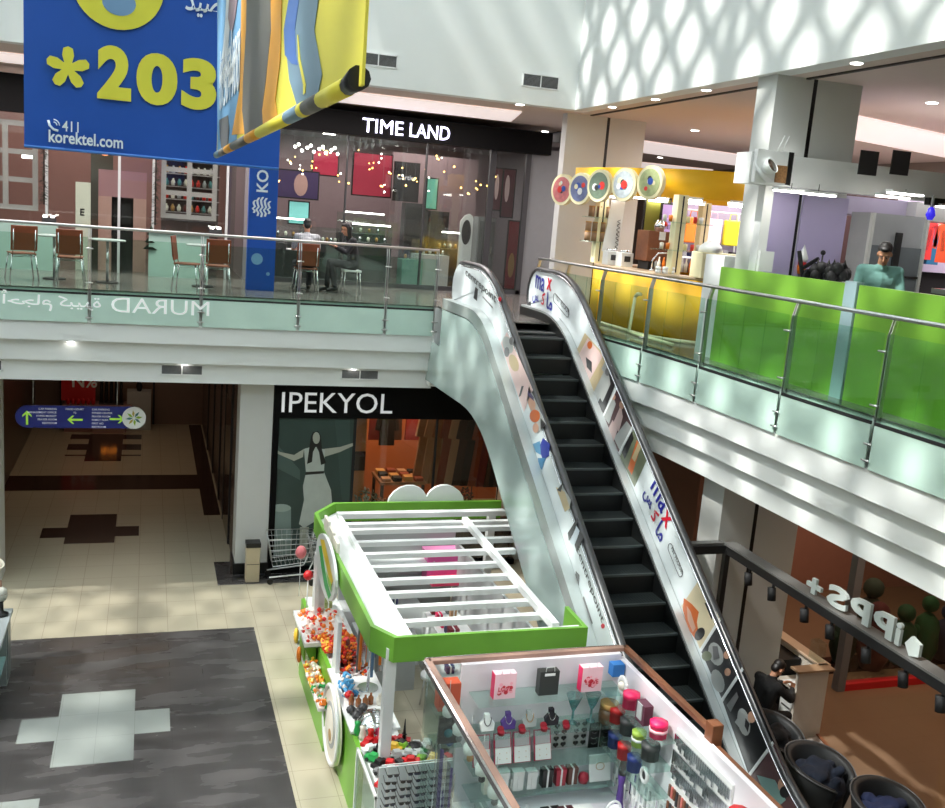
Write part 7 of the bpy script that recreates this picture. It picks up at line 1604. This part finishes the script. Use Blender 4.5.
c = at(728, 245, 'y', 12.6); t = thing('white_counter_box', 'white box counter between the yellow kiosk and the column painted with purple light', 'cabinet', (8.0, 12.6, 5.5)); MB().box(7.78, 8.55, 12.3, 12.8, 5.5, 6.98).build('box', WG, t); MB().box(7.78, 8.0, 11.45, 11.55, 6.83, 7.1).build('low_box', WG, t)
# display cabinet, register and colourful goods behind the man
t = thing('glass_cabinet', 'tall white glass fronted cabinet behind the man in teal', 'cabinet', (10.4, 11.6, 5.5)); MB().box(9.75, 10.75, 11.8, 12.2, 5.5, 7.75).build('body', mat('cab_grey', (186, 190, 196), .3), t)
for x in (9.75, 10.71): MB().box(x, x+.05, 11.74, 11.8, 5.5, 7.75).build('white_edge', WG, t)
MB().box(9.8, 10.7, 11.76, 11.79, 6.6, 7.3).build('dark_pane', mat('pane_grey', (130, 138, 146), .2), t); MB().box(10.2, 10.3, 11.72, 11.76, 6.9, 7.5).build('tall_handle', DARK, t); MB().box(9.8, 10.7, 11.74, 11.78, 6.86, 6.89).build('cross_bar', DARK, t)
t = thing('dark_register', 'dark glass topped display counter beside the man in teal', 'display case', (8.9, 9.0, 5.5)); MB().box(8.55, 9.6, 8.3, 9.1, 5.5, 6.8).build('counter_body', mat('register_dark', (64, 66, 62), .25), t); MB().box(8.53, 9.62, 8.28, 9.12, 6.8, 6.86).build('glass_top', mat('register_glass', (96, 100, 94), .12), t); MB().box(8.6, 9.5, 8.28, 8.3, 6.55, 6.6).build('trim', STEEL, t)
t = thing('column_cladding', 'brown fluted column between the column painted with purple light and the cabinet', 'column', (9.7, 12.9, 5.5)); MB().box(9.55, 10.15, 13.0, 13.5, 5.5, 9.4).build('column_shaft', mat('brown_column', (142, 112, 108), .6), t); MB().box(9.35, 9.53, 13.05, 13.3, 5.5, 8.2).build('dark_reveal', mat('dark_maroon', (72, 44, 42), .6), t)
t = thing('maroon_wall_panel', 'dark maroon panel beyond the brown column', 'panel', (11.3, 14.5, 5.5)); MB().box(10.7, 12.6, 14.6, 14.7, 5.5, 8.3).build('panel', mat('dark_maroon'), t)
t = thing('white_ceiling_box', 'white ceiling box with a black strip over the coffee kiosk', 'ceiling box', (11, 12.4, 7.7)); MB().box(8.7, 10.8, 12.3, 13.0, 7.72, 7.98).build('lilac_box', mat('lilac_white', (206, 200, 226), .5), t); MB().box(10.8, 13.2, 12.1, 12.8, 7.72, 7.98).build('white_box', WG, t); MB().box(10.2, 12.2, 11.2, 11.3, 7.9, 8.0).build('black_strip', BLACK, t)
c = at(931, 212, 'y', 10.2); t = thing('blue_pendant', 'small blue glass pendant on a silver chain', 'pendant', c); MB().lathe([(.03, 0), (.06, .06), (.04, .14), (.01, .17)], c-Vector((0, 0, .1)), 12).build('pendant_glass', mat('cobalt_glass', (50, 40, 200), .2, emit=.6), t); MB().cyl(c+Vector((0, 0, .06)), (c.x, c.y, 7.96), .02, 6).build('chain', GREY, t)
t = thing('brand_wall', 'lilac shop wall with a pink sign over hanging clothes', 'shop wall', (13, 14.3, 5.5)); MB().box(12.0, 15.5, 14.9, 15.0, 6.9, 8.2).build('lilac_wall', mat('lilac_wall', (200, 190, 214), .5), t); MB().box(11.3, 15.5, 15.0, 15.1, 5.5, 6.9).build('dark_wall', BLK, t)
c = at(935, 226, 'y', 14.88); MB().box(c.x-.25, c.x+.25, 14.86, 14.9, c.z-.1, c.z+.1).build('pink_sign', mat('sign_pink', (226, 60, 160), .4, emit=.4), t); lettering('YEZM', (c.x-.2, 14.855, c.z-.06), (1, 0, 0), (0, 0, 1), height=.12, width=.4, bold=.01).build('sign_lettering', mat('sign_pale', (250, 200, 235), .4), t)
for i, (px, py, c_, nm) in enumerate(((918, 243, (40, 60, 110), 'navy'), (928, 240, (226, 60, 60), 'red'), (935, 245, (40, 110, 150), 'blue'), (943, 243, (236, 90, 50), 'orange red'), (912, 250, (220, 60, 70), 'coral'))):
    c = at(px, py, 'y', 14.4); garment(c.x, c.y, c.z+.35, mat('hang_%s' % nm.replace(' ', '_'), c_, .6), f'{nm} garment hanging under the pink sign', .7, .34, grp=None)

# ================================================================ GROUND FLOOR, RIGHT
t = thing('shop_canopy_frame', 'black overhead frame with track spotlights and mirrored white letters', 'frame', (7.95, 9, 2.7))
FRM = mat('frame_black', (30, 30, 31), .45); FRT = mat('frame_grey', (104, 104, 102), .4)
MB().bar((7.95, 11.6, 2.86), (7.95, 4.5, 2.80), .08, .12).build('long_beam', FRM, t); MB().bar((7.95, 11.56, 2.86), (6.9, 11.56, 2.86), .08, .12).build('end_beam', FRM, t)
MB().bar((8.0, 11.6, 2.935), (8.0, 4.5, 2.875), .2, .03).build('grey_cap', FRT, t); MB().bar((7.9, 11.62, 2.935), (6.9, 11.62, 2.935), .12, .03).build('grey_cap', FRT, t)
MB().box(7.9, 7.98, 11.5, 11.58, 0, 2.86).build('corner_post', FRM, t)
# letters seen from behind, standing on the beam
LTR = mat('letter_panel', (196, 206, 202), .4)
x = 8.0
def back_letter(ch, y0, y1, h, z=2.95, mir=True):
    lettering(ch, (x, y0, z), (0, -1, 0), (0, 0, 1), height=h, width=abs(y1-y0), bold=.035, mirror=mir, th=.04).build('standing_letter', LTR, t)
Ls = [('+', (812, 603), (826, 596), .13), ('S', (826, 606), (838, 596), .2), ('p', (841, 622), (857, 612), .22), ('p', (859, 640), (873, 630), .22), ('i', (875, 650), (882, 646), .2)]
ys = [at(px, 608+i*10, 'x', 8.0).y for i, px in enumerate((813, 829, 841, 859, 877))]
yy = [(9.78, 9.5, .2), (9.38, 9.02, .26), (8.96, 8.62, .28), (8.56, 8.24, .28), (8.2, 8.12, .26)]
for (ch, _, _, _), (a, b, h) in zip(Ls, yy): back_letter(ch, a, b, h)
MB().disc((8.0, 7.92, 3.03), .12, (-1, 0, 0), .04, 5).build('standing_letter', LTR, t)
for i, y in enumerate((10.95, 10.4, 9.7, 9.2, 8.55, 7.95, 7.4)):
    q = thing('track_spotlight', 'black track spotlight hanging from the black overhead frame', 'spotlight', (7.95, y, 2.6), 'track spotlights under the black frame'); MB().cyl((7.95, y, 2.72), (7.95, y, 2.80), .02, 8).build('swivel', BLK, q); MB().cyl((7.95, y, 2.55), (7.95, y+.03, 2.72), .055, 14).build('lamp_housing', BLK, q)
# white desk with the black lined well
t = thing('white_desk', 'tall white reception desk beside the man in black', 'desk', (9.5, 11.6, 0)); DW = mat('desk_white', (214, 206, 194), .4)
MB().box(9.15, 9.68, 11.1, 11.16, 0, 1.08).build('front_panel', DW, t, bevel=.004); MB().box(9.62, 9.68, 11.16, 12.6, 0, 1.08).build('side_panel', DW, t); MB().box(9.15, 9.62, 11.16, 11.6, .74, .77).build('worktop', DW, t); MB().box(9.1, 9.74, 11.05, 11.25, 1.08, 1.11).build('top_ledge', mat('ledge_tan', (176, 146, 116), .4), t); MB().box(9.58, 9.78, 11.2, 12.65, 1.08, 1.11).build('side_ledge', mat('ledge_cream', (220, 196, 170), .4), t); MB().box(9.25, 9.6, 11.65, 12.5, .0, 1.0).build('black_well', BLK, t)
t = thing('paper_sheet', 'white paper on the desk in front of the man in black', 'paper', (9.3, 11.3, .77)); MB().box(9.17, 9.4, 11.2, 11.48, .771, .776).build('sheet', WG, t)
t = thing('acrylic_holder', 'clear acrylic brochure holder on the corner of the desk', 'holder', (9.65, 11.3, 1.11)); MB().box(9.6, 9.74, 11.3, 11.5, 1.11, 1.4).build('acrylic', CASEG, t)
t = thing('small_cabinet', 'small white drawer unit under the desk', 'drawer unit', (9.0, 10.85, 0)); MB().box(9.2, 9.5, 11.2, 11.5, .1, .6).build('body', WG, t); MB().box(9.19, 9.2, 11.25, 11.45, .4, .42).build('handle', DARK, t)
# raised platform with dark edge and the round black tub chairs
mb = MB(); mb.prism([(9.6, 11.05, 0), (9.2, 9.2, 0), (8.6, 6.0, 0), (7.5, 6.0, 0), (8.3, 11.05, 0)], (0, 0, .05)); mb.build('platform', mat('platform_grey', (150, 146, 142), .3), label='low grey platform carrying the round black chairs', cat='platform')
MB().bar((9.63, 11.08, .055), (9.23, 9.2, .055), .05, .02).build('platform_edging', BROWN, bpy.data.objects['platform'])
def tub(x, y, rz, lb, cush):
    t = thing('tub_chair', lb, 'armchair', (x, y, .05), 'round black chairs on the platform', rz)
    def ch(nm, mb, mt): o_ = mb.build(nm, mt, loc=(0, 0, 0)); o_.parent = t; return o_
    P = []; n = 26
    mb = MB(); A = []
    for k in range(n+1):
        a = -PI*.82+2*PI*.82*k/n; h = .78-.22*abs(math.cos((a+PI)/2))**1.5*0 - .2*(abs(a)/(PI*.82))**2
        c_ = Vector((math.cos(a+PI/2), math.sin(a+PI/2), 0))
        A.append(mb.pts([c_*.34+Vector((0, 0, .12)), c_*.45+Vector((0, 0, h)), c_*.41+Vector((0, 0, h+.015)), c_*.36+Vector((0, 0, h-.02)), c_*.29+Vector((0, 0, .14))]))
    for a, b in zip(A, A[1:]):
        for q in range(5): mb.face([a+q, a+(q+1) % 5, b+(q+1) % 5, b+q], 0, True)
    mb.face([A[0]+q for q in range(5)]); mb.face([A[-1]+q for q in reversed(range(5))])
    ch('shell', mb, mat('tub_black', (26, 28, 30), .55))
    mb = MB(); mb.tube([Vector((.455*math.cos(-PI*.82+2*PI*.82*k/n+PI/2), .455*math.sin(-PI*.82+2*PI*.82*k/n+PI/2), .78-.2*(abs(-PI*.82+2*PI*.82*k/n)/(PI*.82))**2)) for k in range(n+1)], .01, 6); ch('rim_piping', mb, mat('rim_grey', (84, 86, 88), .3))
    mb = MB(); random.seed(int(x*100)); mb.lathe([(.33, .0), (.35, .1), (.3, .2), (0, .22)], (0, 0, .36), 20)
    for k in range(26): a = k*.9; rr = random.uniform(.02, .3); mb.ball((rr*math.cos(a), rr*math.sin(a), .60+random.uniform(-.05, .06)), (random.uniform(.06, .16), random.uniform(.05, .12), .06), 10)
    bake(mb, 'crumpled_cushion', cush, t, .02, 6); ch('seat_base', MB().lathe([(.2, 0), (.33, .12), (.33, .36), (0, .37)], (0, 0, 0), 20), mat('tub_black'))
NC = mat('cushion_navy', (24, 32, 48), .9, var=.3); BC = mat('cushion_black', (20, 20, 24), .9)
tub(8.25, 9.35, .4, 'round black tub chair with a dark crumpled throw beside the escalator', NC); tub(8.55, 8.45, .2, 'round black tub chair with a navy throw, nearest on the platform', mat('cushion_blue', (30, 40, 74), .9)); tub(8.15, 10.25, .6, 'round black tub chair farthest back, beside the man at the desk', BC)
# glazed shop beyond with coloured toys
t = thing('glass_partition', 'glazed shop partition with grey and maroon posts beyond the tan floor', 'partition', (11, 12, 0))
MB().box(10.95, 11.1, 12.3, 12.45, 0, 3.88).build('grey_post', mat('post_grey', (112, 114, 118), .4), t); MB().box(13.5, 13.7, 12.4, 12.6, 0, 3.88).build('maroon_post', mat('post_maroon', (110, 40, 40), .5), t)
MB().box(11.1, 17.9, 12.36, 12.38, .1, 3.8).build('pane', SHOPG, t); MB().box(11.1, 17.9, 12.3, 12.44, 0, .12).build('sill', RED, t); MB().box(11.1, 17.9, 12.3, 12.44, 2.3, 2.36).build('transom', mat('post_maroon'), t)
t = thing('yellow_post', 'bright yellow post at the edge of the toy shop', 'post', (13.0, 10.6, 0)); MB().box(12.1, 12.25, 10.9, 11.05, 0, 3.0).build('post', mat('bright_yellow', (255, 195, 20), .4), t)
random.seed(17)
for i, (x, y, c_, nm, r_, h) in enumerate(((12.2, 13.0, (150, 30, 36), 'red', .3, 1.1), (12.9, 13.1, (30, 120, 60), 'green', .26, 1.0), (13.3, 13.0, (40, 140, 70), 'bright green', .24, 1.2), (13.9, 13.1, (34, 60, 120), 'blue', .26, .95), (14.5, 13.0, (36, 110, 60), 'dark green', .26, 1.1), (11.8, 13.3, (44, 84, 56), 'olive green', .24, .9), (15.2, 13.2, (200, 50, 40), 'scarlet', .3, 1.0), (12.55, 13.6, (90, 110, 90), 'grey green', .3, 1.3))):
    t = thing('stuffed_figure', f'{nm} stuffed play figure standing behind the shop glass', 'toy', (x, y, 0)); MB().lathe([(r_*.6, 0), (r_, h*.3), (r_*.8, h*.7), (r_*.35, h*.8)], (x, y, 0), 14).build('toy_body', mat('play_%d' % i, tuple(int(v*.55) for v in c_), .8), t); MB().ball((x, y, h*.95), r_*.62, 12).build('head', mat('play_%d' % i), t)
    for q in (-1, 1): MB().ball((x+q*r_*.9, y, h*.55), (r_*.3, r_*.3, r_*.45), 8).build('arm', mat('play_%d' % i), t)
mb = MB(); mb.box(10.0, 17.9, 16.4, 16.5, 0, 3.88); struct('wall_toy_shop', mb, mat('toy_wall', (170, 120, 104), .6))
t = thing('clothes_rail', 'rail of orange and brown clothes under the slab behind the escalator', 'clothes rail', (8.4, 16, 0)); MB().cyl((7.75, 15.4, 2.6), (7.75, 17.8, 2.6), .015, 6).build('rail', BLACK, t)
for y in (15.4, 17.8): MB().cyl((7.75, y, 0), (7.75, y, 2.6), .015, 6).build('upright', BLACK, t)
for i in range(8):
    k = (6, 8, 6, 5, 4, 7, 8, 2)[i]; o_ = garment(0, 0, 0, gc[k][0], f'{gc[k][1]} on the rail under the slab behind the escalator', 1.5, .36, grp='clothes on the rail behind the escalator', long=True); o_.location = (7.75, 15.6+.28*i, 1.0); o_.rotation_euler = (0, 0, PI/2-.3)
mb = MB(); mb.box(9.5, 9.6, 14.9, 18.8, 0, 3.88); struct('wall_side_shop', mb, mat('side_shop_wall', (112, 76, 60), .6))
